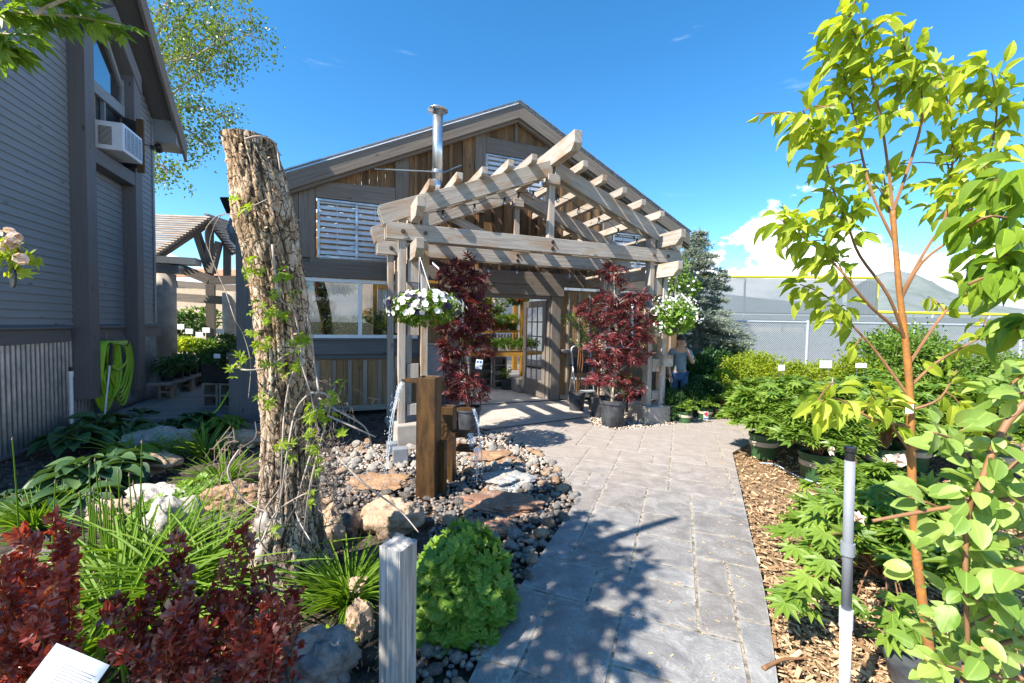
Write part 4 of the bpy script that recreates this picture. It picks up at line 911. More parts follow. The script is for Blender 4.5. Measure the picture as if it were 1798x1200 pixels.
def fountain():
    b = G(746, 876); t = thing('rusted_steel_fountain', 'rusted square steel column fountain spilling water onto cobbles', 'fountain', b)
    ax = V3(.985, -.17, 0).normalized(); ay = V3(.17, .985, 0)
    def col(cx, cy, w, h, nm):
        m = MB(); c = V3(cx, cy, 0); q = [c-ax*w/2, c+ax*w/2, c+ax*w/2+ay*w, c-ax*w/2+ay*w]; th = .008
        for i in range(4):
            a, d = q[i], q[(i+1) % 4]; inn = (c+ay*w/2); a2 = a+(inn-a).normalized()*th*1.5; d2 = d+(inn-d).normalized()*th*1.5
            m.hexa([a-UP*.05, a2-UP*.05, a2+UP*h, a+UP*h, d-UP*.05, d2-UP*.05, d2+UP*h, d+UP*h])
        o = m.build(nm, M['corten'], t, bevel=.002); m = MB(); m.poly([p+UP*(h-.012) for p in q], [(0, 1, 2, 3)]); m.build('water_surface', M['glassb'], o); return c
    h1 = P(757, 664, b.y).z; c = col(b.x, b.y, .168, h1, 'column')
    m = MB(); sp = c-ax*.084+ay*.1+UP*(h1-.05); m.box(sp-ax*.075, .16, .10, .012, ax, ay); m.box(sp-ax*.075+ay*.05+UP*.012, .16, .006, .025, ax, ay); m.box(sp-ax*.075-ay*.05+UP*.012, .16, .006, .025, ax, ay); m.build('spout', M['corten'], t)
    water(sp-ax*.15, -ax*.42+ay*.0, .44, 260, .07, t, 1)
    b2 = V3(b.x+.12, b.y+.40, 0); h2 = P(785, 715, b2.y).z; c2 = col(b2.x, b2.y, .12, h2, 'short_column')
    m = MB(); s2 = c2+ax*.085+ay*.1+UP*(h2-.03); m.box(s2+ax*.07, .15, .12, .012, ax, ay); m.build('spout', M['corten'], t); water(s2+ax*.14, ax*.30, .36, 120, .07, t, 2)
    for i, (dx, dy, h) in enumerate(((.13, .05, h2-.24), (.20, .0, h2-.36))):
        m = MB(); s3 = c2+ax*dx+ay*dy+UP*h; m.box(s3, .17, .12, .010, ax, ay); m.box(s3-UP*.02-ay*.06, .17, .008, .035, ax, ay); m.build('ledge', M['corten'], t)
        water(s3+ax*.10-ay*.05, ax*.12-ay*.12, .26, 70, .05, t, 3+i)
    m = MB(); c3 = V3(b.x+.13, b.y+.12, 0); m.box(c3+UP*(.22), .06, .07, .5, ax, ay); m.build('low_column', M['corten'], t, bevel=.003)
fountain()
ROCKS = [  # px centre at ground, half width px, height m, depth ratio, rot, mat, label, flat
 ((665, 850), 48, .05, .75, .1, 'rock_orange', 'flat orange flagstone left of the steel fountain', .5),
 ((862, 806), 38, .07, .8, .3, 'rock_orange', 'orange brown flagstone by the white pebbles', .5),
 ((890, 848), 42, .08, .9, .5, 'rock_blue', 'blue grey flagstone with tan patch beside the path bend', .5),
 ((882, 890), 66, .07, .5, -.15, 'rock_red', 'long red flagstone in front of the steel fountain', .5),
 ((858, 930), 40, .05, .8, .2, 'rock_red', 'dark red brown flat stone behind the round leafy mound', .5),
 ((685, 925), 52, .20, .7, -.1, 'rock_tan', 'rounded tan boulder behind the short wooden post', .1),
 ((790, 795), 20, .12, .9, .2, 'rock_orange', 'orange wet stone right of the fountain column', .3),
 ((577, 950), 26, .22, .9, .2, 'rock_tan', 'rounded tan boulder at the right foot of the trunk', .1),
 ((402, 890), 48, .16, .7, .0, 'rock_orange', 'orange brown boulder left of the trunk', .3),
 ((260, 820), 46, .15, .7, -.2, 'rock_tan', 'tan pink boulder among the hostas', .2),
 ((285, 778), 50, .17, .6, .1, 'rock_blue', 'grey boulder in the shade behind the gold hosta', .3),
 ((425, 778), 36, .14, .7, .1, 'rock_tan', 'brown boulder in shade beside the corner post', .2),
 ((160, 908), 75, .12, .35, -.1, 'rock_tan', 'long low edging stone left of the reeds', .4),
 ((275, 888), 60, .14, .45, -.1, 'rock_pale', 'pale edging stone in sun behind the reeds', .3),
 ((300, 935), 46, .22, .7, .3, 'rock_pale', 'pale weathered boulder behind the daylilies', .2),
 ((370, 930), 52, .10, .5, .2, 'rock_dark', 'dark stone between the daylilies and the trunk', .3),
 ((555, 1185), 62, .17, .8, .1, 'rock_grey', 'grey boulder at the bottom edge beside the wooden post', .15),
 ((632, 1110), 24, .14, .9, .3, 'rock_tan', 'tan edging stone touching the wooden post', .3),
 ((628, 1050), 20, .10, .9, .3, 'rock_tan', 'small tan stone behind the wooden post', .3),
 ((605, 935), 22, .14, .9, .3, 'rock_dark', 'dark grey stone between two tan boulders', .2),
 ((60, 990), 50, .08, .5, -.2, 'rock_dark', 'dark flat stone behind the red barberry', .5)]
for i, (pc, hw, h, dr, rot, mt, lab, fl) in enumerate(ROCKS):
    c = G(*pc); Y = c.y; r = hw/FPX*Y; mb = MB(); rock_into(mb, c+UP*(h*.25), (r*1.05, r*dr*1.05, h*.8), i+1, 30, fl, rot, .32)
    o = mb.build('flagstone' if fl > .45 else 'boulder', M[mt], smooth=(fl < .25), label=lab, cat='rock')
def inpoly(x, y, pl):
    c = False; n = len(pl)
    for i in range(n):
        x1, y1 = pl[i][:2]; x2, y2 = pl[i-1][:2]
        if (y1 > y) != (y2 > y) and x < (x2-x1)*(y-y1)/(y2-y1)+x1: c = not c
    return c
def river_rocks():
    poly = gp([(560, 800), (640, 775), (692, 790), (800, 775), (845, 757), (890, 762), (930, 785), (970, 815), (1003, 855), (1012, 880), (985, 925), (935, 1000), (880, 1085), (795, 1260), (690, 1260), (735, 1100), (760, 960), (735, 900), (690, 880), (600, 900), (560, 880)])
    kinds = ['rock_grey', 'rock_tan', 'rock_dark', 'rock_pale', 'rock_grey', 'rock_orange', 'rock_dark', 'rock_tan']; protos = []
    for i, mt in enumerate(kinds*2):
        mb = MB(); rock_into(mb, (0, 0, 0), (.5, random.uniform(.32, .45), random.uniform(.22, .34)), 30+i, 9, 0, 0, .3); me = mb.build('cobble', M[mt], smooth=True, cat='cobble', group='river cobbles round the steel fountain'); protos.append((me, mt))
    words = {'rock_grey': 'smooth grey', 'rock_tan': 'smooth tan', 'rock_dark': 'smooth dark grey', 'rock_pale': 'smooth whitish', 'rock_orange': 'smooth orange brown'}
    x0 = min(p.x for p in poly); x1 = max(p.x for p in poly); y0 = min(p.y for p in poly); y1 = max(p.y for p in poly)
    pts = []; tries = 0
    while len(pts) < 296 and tries < 60000:
        tries += 1; x = random.uniform(x0, x1); y = random.uniform(y0, y1)
        if random.random() > min(1, 3.6/y/y+.18): continue
        s = random.uniform(.06, .135)*(1 if y > 2.4 else .62)
        if inpoly(x, y, poly) and all((x-a)**2+(y-b)**2 > ((s+c)*.40)**2 for a, b, c in pts): pts.append((x, y, s))
    used = set()
    for x, y, s in pts:
        px = 899+FPX*x/y; k = random.randrange(len(protos))
        if y > 4.35 and random.random() < .8: k = random.choice([3, 11, 3, 11, 1])
        elif k in (3, 11) and random.random() < .75: k = random.choice([0, 2, 6, 1, 5])
        if abs(x+.35) < .8 and 3.0 < y < 4.0 and random.random() < .5: k = random.choice([2, 6, 0, 10, 14])
        pr, mt = protos[k]
        zone = 'left of the fountain column by the trunk' if x < -1.0 else 'among the pale pebbles by the concrete pad' if y > 4.3 else 'between the fountain column and the path bend' if y > 3.3 else 'between the leafy mound and the path' if y < 2.35 else 'by the long red flagstone' if x > -.1 else 'just below the fountain column'
        lab = ('large ' if s > .095 else 'medium ' if s > .07 else 'small ')+words[mt]+' river cobble '+zone
        if k not in used: used.add(k); o = pr
        else: o = copy_tree(pr)
        o['label'] = lab; o.location = (x, y, s*.12); o.rotation_euler = (random.uniform(-.3, .3), random.uniform(-.3, .3), random.uniform(0, 6.3)); o.scale = (s, s, s)
    for k, (pr, mt) in enumerate(protos):
        if k not in used: bpy.data.objects.remove(pr)
    n = 9000; xs = RNG.uniform(x0, x1, n); ys = RNG.uniform(y0, y1, n); keep = [i for i in range(n) if inpoly(xs[i], ys[i], poly)]
    tpl = MB(); rock_into(tpl, (0, 0, 0), (.5, .38, .3), 77, 4, 0, 0, .3); tv = tpl.V[0]; tf = []; o_ = 0
    for q in tpl.S[0]: tf.append(tuple(tpl.L[0][o_:o_+q])); o_ += q
    xs = xs[keep]; ys = ys[keep]; m = len(xs); mb = MB(); sz = RNG.uniform(.02, .05, m); tint = RNG.random(m)*.62+np.where(ys > 4.3, .35, 0)
    mb.scatter((tv, tf), np.stack([xs, ys, sz*.15], 1), rnd(m)*[1, 1, .25], rnd(m)*.25+[0, 0, 1], sz, np.clip(tint, 0, 1)); mb.build('river_gravel', M['gravel'], smooth=True, kind='stuff', label='mixed small pebbles filling the bed between cobbles', cat='gravel')
    # little pebbles at the pergola feet
    pl = gp([(1020, 738), (1036, 734), (1040, 748), (1082, 757), (1145, 752), (1190, 745), (1262, 735), (1262, 722), (1120, 715), (1010, 720)]); x0 = min(p.x for p in pl); x1 = max(p.x for p in pl); y0 = min(p.y for p in pl); y1 = max(p.y for p in pl)
    n = 6000; xs = RNG.uniform(x0, x1, n); ys = RNG.uniform(y0, y1, n); keep = [i for i in range(n) if inpoly(xs[i], ys[i], pl)]; xs = xs[keep]; ys = ys[keep]; m = len(xs); mb = MB(); sz = RNG.uniform(.015, .04, m)
    mb.scatter((tv, tf), np.stack([xs, ys, sz*.3], 1), rnd(m)*[1, 1, .25], rnd(m)*.25+[0, 0, 1], sz, RNG.uniform(.4, 1, m)); mb.build('pea_gravel', M['gravel'], smooth=True, kind='stuff', label='pale gravel strip round the right pergola footing', cat='gravel')
river_rocks()
def chips():
    n = 42000; u = RNG.random(n); ys = 1.05+7.5*u**1.9; xs = .95+RNG.random(n)*(.3+ys*1.0); pts = [(p.x, p.y) for p in PATH]
    keep = [i for i in range(n) if not inpoly(xs[i], ys[i], pts)]; xs = xs[keep]; ys = ys[keep]; m = len(xs)
    T = ([(-.5, -.16, -.03), (.5, -.12, -.03), (.5, .14, -.03), (-.5, .16, -.03), (-.45, -.13, .05), (.48, -.1, .05), (.46, .1, .05), (-.48, .13, .05)], [(4, 5, 6, 7), (0, 1, 5, 4), (1, 2, 6, 5), (2, 3, 7, 6), (3, 0, 4, 7)])
    mb = MB(); mb.scatter(T, np.stack([xs, ys, RNG.uniform(-.03, .012, m)], 1), rnd(m)*[1, 1, .3], rnd(m)*.4+[0, 0, 1], RNG.uniform(.012, .045, m)*(RNG.random(m)**2*1.2+.6), RNG.random(m)**1.2)
    mb.build('wood_chips', M['chips'], kind='stuff', label='tan shredded wood mulch right of the path', cat='mulch')
    # crumbs of soil and litter on the bed and few on the path
    n = 5000; ys = 1.2+5*RNG.random(n)**1.6; xs = -.3-RNG.random(n)*ys*1.25; mb = MB(); mb.scatter(T, np.stack([xs, ys, RNG.uniform(-.02, .012, n)], 1), rnd(n), rnd(n), RNG.uniform(.008, .03, n), RNG.random(n)*.25); mb.build('leaf_litter', M['chips'], kind='stuff', label='brown crumbs and dead leaf bits on the dark bed', cat='litter')
    NL = 260; ys = 1.3+RNG.random(NL)*3.6; xs = np.interp(ys, [1.3, 2, 3, 5], [1.02, 1.12, 1.72, 2.6])-np.abs(RNG.normal(size=NL))*.28; kp = [i for i in range(NL) if inpoly(xs[i], ys[i], pts)]; mb = MB(); k = len(kp); mb.scatter(T, np.stack([xs[kp], ys[kp], np.full(k, .019)], 1), rnd(k)*[1, 1, .02], np.tile([0, 0, 1.], (k, 1)), RNG.uniform(.006, .024, k), RNG.uniform(.5, 1, k)); mb.build('path_litter', M['chips'], kind='stuff', label='stray wood chips scattered on the path', cat='litter')
chips()
# ================================================================== PLANTS AND POTS
def pot_into(par, c, r, h, mat=None, rim=True, soil='soil', band=None, taper=.82, name='pot'):
    c = Vector(c); m = MB(); rb = r*taper
    prof = [(0.001, .002), (rb*.96, .0), (rb, .01), (r*.97, h*.86), (r*1.06 if rim else r, h*.87), (r*1.06 if rim else r, h), (r*.97, h), (r*.95, h*.9), (.001, h*.88)]
    m.lathe(c, prof, 28); po = m.build(name, mat or M['potg'], par, smooth=False)
    for p in po.data.polygons: p.use_smooth = True
    e = po.modifiers.new('e', 'EDGE_SPLIT'); e.split_angle = R(40)
    m = MB(); m.lathe(c+UP*(h*.885), [(.001, .012), (r*.5, .01), (r*.945, 0)], 16); m.build('soil', M['soil'] if soil == 'soil' else M['chips'], po)
    if band:
        m = MB(); z0, z1 = h*.52, h*.72; ra = rb+(r*.97-rb)*.6; m.lathe(c, [(ra+.003, z0), (ra+.009, z0+.004), (ra+.012, z1-.004), (ra+.006, z1)], 28); m.build('label_band', M['potband'], po)
    return po
def mound(mb_s, mb_l, c, r, h, nst, nl, tpl, size, stemr=.004, open_=1.0, droop=.1, tb=0, vis=False):
    """herbaceous clump: stems fan from the base, leaves along the upper half"""
    c = Vector(c); Pn = []; D = []
    for i in range(nst):
        a = random.uniform(0, 2*math.pi); q = random.random()**.5; top = c+V3(math.cos(a)*r*q, math.sin(a)*r*q, h*(1-.62*q*q)*random.uniform(.72, 1.05))
        mid = c+V3(math.cos(a)*r*q*.35, math.sin(a)*r*q*.35, h*.5); pts = smoothpts([c+V3(math.cos(a), math.sin(a), 0)*r*.08, mid, top], 3)
        mb_s.tube(pts, [stemr*(1-.6*k/6) for k in range(7)], 4, cap=False)
        for k in range(nl):
            f = random.uniform(.35, 1)**.7; j = min(5, int(f*6)); p = pts[j].lerp(pts[j+1], f*6-j); Pn.append(p)
            aa = a+random.uniform(-2.0, 2.0); D.append((math.cos(aa)*open_, math.sin(aa)*open_, random.uniform(-.35, .5)-droop))
    n = len(Pn); D = np.array(D); mb_l.scatter(tpl, np.array(Pn), D, np.array([0, 0, 1.])+D*[.25, .25, 0]+rnd(n)*.3, size*RNG.uniform(.65, 1.2, n), np.clip(RNG.random(n)+tb, 0, 1))
T_pe = palm([(0, 1), (30, .8), (-30, .8), (62, .85), (-62, .85), (95, .6), (-95, .6)], .135, .10)
def peony_proto(r, h, nst, nl, size, tpl=T_pe, pot=(.135, .25), lm='l_peony', band=True, potm='potgreen', nm='potted_peony', cat='potted plant', group='potted peonies set out on the mulch'):
    t = thing(nm, 'x', cat, (0, 0, 0), group); pot_into(t, (0, 0, 0), pot[0], pot[1], M[potm], band=band)
    s_, l_ = MB(), MB(); mound(s_, l_, (0, 0, pot[1]*.80), r, h, nst, nl, tpl, size); s_.build('stems', M['redstem'], t); l_.build('foliage', M[lm], t); return t
def place(proto, items, zfix=0):
    for i, (px, lab, sc) in enumerate(items):
        loc = G(*px) if len(px) == 2 else P(px[0], px[1], px[2]); loc = V3(loc.x, loc.y, zfix if len(px) == 2 else 0)
        if proto.get('used') is None: proto['used'] = 1; o = proto; o['label'] = lab; o.location = loc; o.rotation_euler = (0, 0, random.uniform(0, 6)); o.scale = (sc, sc, sc)
        else: copy_tree(proto, lab, loc, random.uniform(0, 6.28), sc)
pA = peony_proto(.42, .55, 105, 17, .115); pB = peony_proto(.39, .49, 85, 16, .105)
place(pA, [((1340, 803), 'bushy peony in banded green pot at the corner of the mulch bed, nearest the path', 1.12), ((1432, 842), 'bushy peony in tall banded pot right behind the grey pipe riser', 1.12), ((1545, 832), 'bushy peony in dark banded pot just left of the sapling trunk', 1.15)])
place(pB, [((1452, 782, 5.9), 'low peony in the second row, left of the middle price card', 1.19), ((1400, 760, 6.4), 'peony at the left end of the third potted row', 1.19), ((1500, 760, 6.3), 'peony below the white price card on two wires', 1.25), ((1560, 770, 5.6), 'peony directly behind the sapling trunk', 1.25),
 ((1640, 780, 5.2), 'peony right of the sapling trunk in the second row', 1.31), ((1690, 770, 6.0), 'peony farthest right in the third row', 1.31), ((1350, 740, 6.9), 'peony behind the corner pot, beside the yellow green shrubs', 1.06), ((1600, 790, 4.6), 'peony half hidden by the sapling, before the hedge', 1.25), ((1480, 800, 5.0), 'peony filling the gap between the pipe riser and the sapling, second row', 1.3), ((1385, 775, 5.6), 'peony between the corner pot and the tall banded pot', 1.25), ((1320, 765, 6.6), 'peony at the left end of the bank, half over the path edge', 1.1), ((1540, 745, 6.9), 'peony in the last row under the open tall shrub', 1.3), ((1740, 800, 4.4), 'peony near the right edge behind the near branches', 1.38)])
pC = peony_proto(.17, .26, 14, 9, .085, pot=(.11, .19), nm='small_potted_peony', group='small peonies beside the right pergola footing')
place(pC, [((1202, 743), 'small sparse peony in green banded pot touching the concrete footing', 1.0), ((1238, 737), 'small peony in green pot with red flower picture label', 1.05), ((1268, 733), 'small peony in dark green pot, right end of the short row', 1.1), ((1222, 722), 'small peony behind the one with the picture label', 1.0), ((1280, 722), 'small peony in the back row beside the yellow green shrubs', 1.0)])
def flower_label():
    c = G(1238, 743); c = c+V3(0, -.02, 0); t = thing('plant_picture_label', 'picture tag with red blossom and blue foot on the small potted peony', 'label', c+UP*.1)
    m = MB(); m.box(c+UP*.12, .075, .003, .13, V3(1, .1, 0).normalized()); m.build('card', M['paper'], t); m = MB(); m.box(c+UP*.075+V3(0, -.003, 0), .073, .003, .02, V3(1, .1, 0).normalized()); m.build('blue_strip', M['blueink'], t)
    m = MB(); m.scatter(T_flower, np.array([c+V3(-.015, -.006, .15), c+V3(.012, -.006, .16), c+V3(0, -.006, .135)]), np.tile([1., 0, 0], (3, 1)), np.tile([0, -1., 0], (3, 1)), .045, .5); m.build('blossom_print', M['redink'], t)
flower_label()
# the large peony in the near right bed
def big_peony():
    t = thing('spreading_peony', 'large spreading peony with broad cut leaves and a pink bud, beside the grey pipe riser', 'peony', P(1560, 1100, 2.5)*1)
    b = P(1545, 1040, 2.55); b.z = .0; s_, l_ = MB(), MB()
    mound(s_, l_, b, .52, .55, 50, 12, T_pe, .15, .006); b2 = V3(b.x+.5, b.y+.35, 0); mound(s_, l_, b2, .42, .5, 34, 11, T_pe, .14, .006); b3 = V3(b.x+.55, b.y+.8, 0); mound(s_, l_, b3, .4, .55, 30, 11, T_pe, .13, .006)
    Pn = [P(x, y, Y) for x, y, Y in [(1390, 1050, 2.0), (1400, 1030, 2.0), (1440, 1000, 2.1), (1420, 960, 2.2), (1450, 940, 2.2), (1470, 880, 2.4), (1430, 900, 2.5), (1560, 1090, 1.9), (1600, 1100, 1.85), (1580, 1060, 1.9), (1500, 1060, 2.0)]]
    for p in Pn:
        q = smoothpts([b, b.lerp(p, .5)+UP*.12, p], 4); s_.tube(q, .004, 4)
        for _ in range(5): l_.scatter(T_pe, [np.array(p)+RNG.normal(size=3)*.03], [[p.x-b.x, p.y-b.y, RNG.normal()*.2-.2]], [[0, -.2, 1]], [.115], [RNG.random()])
    s_.build('stems', M['redstem'], t); l_.build('foliage', M['l_peony'], t)
    m = MB()
    for (x, y, Y, r) in ((1505, 912, 2.2, .02), (1652, 620, 6, .0), (1575, 812, 3.4, .04), (1460, 792, 3.6, .018)):
        if r: m = MB(); c = P(x, y, Y); m.scatter(T_hosta, np.tile(np.array(c), (9, 1)), unit(rnd(9))+[0, 0, .6], rnd(9), r*2.2, RNG.random(9)); m.build('bud', M['p_pink'], t)
big_peony()
# shrubs
def shrub_proto(nm, r, h, n, size, lm, tpl, group, cat='shrub', lump=60, stems=14, up=.6, potm=None, spiky=0):
    t = thing(nm, 'x', cat, (0, 0, 0), group); s_ = MB()
    for i in range(stems):
        a = random.uniform(0, 6.28); q = random.uniform(.2, .9); pts = [V3(0, 0, 0)+V3(math.cos(a), math.sin(a), 0)*r*.15, V3(math.cos(a)*r*q*.5, math.sin(a)*r*q*.5, h*.45), V3(math.cos(a)*r*q, math.sin(a)*r*q, h*random.uniform(.7, .95))]
        s_.tube(smoothpts(pts, 3), [.009*(1-.8*k/6) for k in range(7)], 4, cap=False)
    s_.build('branches', M['twig'], t); l_ = MB(); blob(l_, tpl, n, (0, 0, h*.56), (r, r, h*.46), size, .45, up, 0, 0, lump)
    if spiky:
        k = spiky; cc, dd = inell(k, (0, 0, h*.6), (r, r, h*.42), .8)
        for i in range(k): p = cc[i]; q = np.array([p+np.array([dd[i][0]*.3, dd[i][1]*.3, 1])*f*.09 for f in np.linspace(0, 1, 6)]); l_.scatter(tpl, q, rnd(6)*.6+[0, 0, .5], rnd(6), size, RNG.random(6)*.5+.5)
    l_.build('foliage', M[lm], t)
    return t
sY = shrub_proto('yellow_green_shrub', .42, .92, 5200, .045, 'l_yg', T_oval, 'yellow green shrubs in pots by the fence', spiky=60)
place(sY, [((1290, 700, 8.3), 'yellow green spirea like shrub at the left of the bright row', 1.0), ((1345, 700, 8.6), 'second bright shrub from the left, behind the peonies', 1.06), ((1395, 700, 8.1), 'bright shrub in the middle of the row, lower and rounder', .95), ((1440, 700, 8.4), 'bright shrub just left of the white price card', .92), ((1500, 700, 7.9), 'bright shrub behind the white price card', 1.10), ((1318, 680, 9.4), 'bright shrub in the back row close to the chain link fence', 1.05), ((1550, 690, 7.3), 'bright shrub right behind the sapling trunk', .85), ((1262, 690, 7.9), 'small bright shrub nearest the pergola footing', .8)])
sD = shrub_proto('dark_green_shrub', .40, 1.05, 3600, .06, 'l_dark', T_oval, 'dark green shrubs in pots near the pergola')
place(sD, [((1180, 735, 6.75), 'dark leafy shrub hiding the legs of the standing person', .50), ((1215, 725, 7.1), 'dark leafy shrub right of the person, behind the small peonies', .55), ((1225, 700, 8.2), 'dark green shrub beside the standing person', .95), ((1258, 690, 8.9), 'dark green shrub behind the small peony row', 1.0), ((1190, 710, 7.6), 'low dark green shrub right of the pergola footing post', .62), ((1240, 700, 7.4), 'dark leafy shrub in front of the person', .62), ((1090, 700, 8.0), 'dark green shrub seen between the maple and the right post', .60), ((1280, 700, 10.2), 'dark green shrub by the fence corner post', 1.05)])
sH = shrub_proto('tall_leafy_shrub', .55, 1.25, 4600, .055, 'l_mid', T_oval, 'tall leafy shrubs along the far fence', lump=45)
place(sH, [((1560, 640, 8.0), 'tall open green shrub left of the far hedge group, with visible stems', 1.25), ((1630, 640, 7.8), 'tall green shrub in the middle of the far hedge group', 1.08), ((1700, 640, 7.9), 'tall green shrub at the right of the far hedge group', 1.0), ((1600, 640, 9.0), 'tall green shrub behind the far hedge group', 1.31), ((1770, 650, 8.6), 'green shrub at the right edge by the fence', .9)])
# ---- maples in pots
def palm_clusters(mb, cls, tpl, size, dens, tb=0, droop=.25):
    for (x, y, Y, rx, ry) in cls:
        c = P(x, y, Y); a = rx/FPX*Y; b = ry/FPX*Y; n = int(dens*rx*ry/100)
        blob(mb, tpl, n, c, (a, a*.9, b), size, .15, .8, droop, tb)
def maple(nm, label, base, pr, ph, cls, trunk, mt, size=.075, dens=22, lm='l_maple'):
    b = G(*base); t = thing(nm, label, 'potted maple', b, 'red leaved maples in pots')
    pot_into(t, b, pr, ph, M['potg'], soil='chips')
    s_ = MB(); s_.tube(smoothpts([b+UP*ph*.8]+[P(x, y, Y) for x, y, Y in trunk], 4), [.028*(1-.7*i/(4*len(trunk))) for i in range(4*len(trunk)+1)], 8)
    tr = [P(x, y, Y) for x, y, Y in trunk]
    for (x, y, Y, rx, ry) in cls:
        c = P(x, y, Y); k = min(tr, key=lambda q: abs(q.z-c.z+.15)+.3*(q-c).length)
        for _ in range(3): e = c+V3(random.gauss(0, rx/FPX*Y*.5), random.gauss(0, .05), random.gauss(0, ry/FPX*Y*.4)); s_.tube(smoothpts([k, k.lerp(e, .5)+UP*.04, e], 3), [.008-.0009*j for j in range(7)], 4, cap=False)
    s_.build('trunk', mt, t, smooth=True); l_ = MB(); palm_clusters(l_, cls, T_maple, size, dens); l_.build('foliage', M[lm], t); return t
Yl = 5.75; maple('potted_maple', 'dark red maple in a black pot behind the steel fountain', (822, 766), .165, .40,
 [(800, 480, Yl, 36, 18), (835, 500, Yl, 28, 20), (790, 520, Yl-.1, 34, 22), (830, 540, Yl, 36, 22), (800, 570, Yl, 40, 22), (840, 585, Yl+.1, 30, 16), (800, 610, Yl, 34, 18), (850, 612, Yl, 20, 14), (795, 640, Yl, 26, 12), (815, 668, Yl-.1, 34, 16), (830, 692, Yl-.1, 30, 15), (800, 690, Yl, 22, 12), (845, 560, Yl, 22, 14), (815, 460, Yl, 22, 10)],
 [(820, 660, Yl), (812, 600, Yl), (818, 540, Yl), (810, 480, Yl)], M['redstem'], .098, 17)
Yr = 6.35; maple('potted_maple', 'red maple with pale trunk in a large grey pot beside the right pergola post', (1075, 748), .19, .40,
 [(1078, 480, Yr, 26, 18), (1085, 520, Yr, 38, 20), (1050, 545, Yr, 46, 22), (1105, 550, Yr, 36, 18), (1080, 580, Yr, 48, 22), (1120, 590, Yr, 26, 20), (1070, 610, Yr, 50, 20), (1110, 625, Yr, 34, 18), (1065, 635, Yr, 34, 12), (1075, 660, Yr, 40, 14), (1110, 680, Yr, 26, 10), (1050, 668, Yr, 18, 10), (1100, 692, Yr-.1, 16, 8), (1040, 672, Yr-.1, 12, 8), (1125, 520, Yr, 22, 10), (1135, 560, Yr, 18, 12)],
 [(1075, 700, Yr), (1078, 660, Yr), (1082, 600, Yr), (1080, 540, Yr), (1078, 480, Yr)], M['palebark'], .098, 15)
def sparse_tree(label, base, pr, ph, top, lab_leaf, cls, mt='redstem', potm='potg'):
    b = G(*base); t = thing('potted_sapling', label, 'potted sapling', b, 'saplings in pots against the barn boards'); pot_into(t, b, pr, ph, M[potm]); s_ = MB(); e = P(*top)
    for k in range(3): s_.tube(smoothpts([b+UP*ph*.8, b.lerp(e, .5)+V3(random.gauss(0, .03), 0, .1), e+V3(random.gauss(0, .1), 0, random.gauss(0, .05))], 4), .011, 6)
    s_.build('trunk', M[mt], t); l_ = MB(); palm_clusters(l_, cls, T_oval, .045, 20, 0, .1); l_.build('foliage', M[lab_leaf], t)
sparse_tree('thin sapling with small green leaves in black pot before the step ladder', (1012, 722), .15, .34, (1020, 560, 6.95), 'l_mid', [(1015, 570, 6.95, 26, 14), (1035, 590, 6.95, 24, 14), (1000, 560, 6.95, 14, 12), (1040, 560, 6.9, 18, 10), (1020, 600, 6.95, 16, 10)])
sparse_tree('thin bare sapling in black pot tucked behind the big grey pot', (1050, 732), .14, .34, (1052, 600, 6.6), 'l_maple', [(1045, 672, 6.6, 8, 6), (1058, 690, 6.6, 7, 5)])
sparse_tree('slim staked sapling in dark pot between left posts and the red maple', (784, 728), .17, .30, (785, 560, 6.7), 'l_mid', [(775, 560, 6.7, 8, 8)])
sparse_tree('low red flowering shrub in small pot behind the big grey pot', (1108, 724), .12, .18, (1104, 690, 7.0), 'l_mid', [(1104, 680, 7.0, 22, 16), (1110, 668, 7.0, 20, 12)])
# ---- hanging baskets
def basket(label, c, r, ry, n, fl_w, fl_d, hang, kind='basket', leaf='l_mid', size=.05, fs=.045):
    c = Vector(c); t = thing('hanging_basket', label, 'hanging basket', c, 'flowering hanging baskets'); m = MB()
    m.lathe(c-UP*.13, [(.001, -.06), (.06, -.05), (.10, .0), (.13, .09), (.125, .10), (.001, .09)], 20); m.build('basket_bowl', M['potband'] if kind == 'coir' else M['potg'], t)
    m = MB(); top = Vector(hang)
    for a in (0, 2.1, 4.2): m.tube([c+V3(.12*math.cos(a), .12*math.sin(a), -.03), top], .0022, 4)
    m.build('hanger_wires', M['steel'], t)
    l_ = MB(); blob(l_, T_oval, n, c+UP*.0, (r, r, ry), size, .35, .7, .15, .1); l_.build('foliage', M[leaf], t)
    def fl(nf, mt, nm, sz):
        if not nf: return
        d = unit(rnd(nf*3)); d = d[(d[:, 2] > -.35)][:nf]; Pn = np.array(c)+d*np.array([r, r, ry])*RNG.uniform(.95, 1.22, len(d))[:, None]; q = MB(); q.scatter(T_flower, Pn, np.cross(d, [.3, .1, 1]), d+rnd(len(d))*.25, sz*RNG.uniform(.8, 1.15, len(d)), RNG.random(len(d))); q.build(nm, mt, t)
    fl(fl_w[0], fl_w[1], 'flowers', fs); 
    if fl_d: fl(fl_d[0], fl_d[1], 'dark_flowers', fs*1.05)
    return t
cb = P(748, 542, 4.62); basket('basket of white and dark purple petunias hanging at the left pergola corner', cb, .36, .17, 1500, (170, M['p_white']), (70, M['p_purple']), F(PC-1.88, KF+.42, 2.28), 'coir', 'l_mid', .055, .062)
tg = MB(); a_ = P(765, 467, 4.75); tg.box(a_, .10, .004, .022, V3(.75, 0, -.66), V3(0, 1, 0)); tg.build('plant_tag', M['paper'], label='narrow white strip tag dangling above the petunia basket', cat='tag')
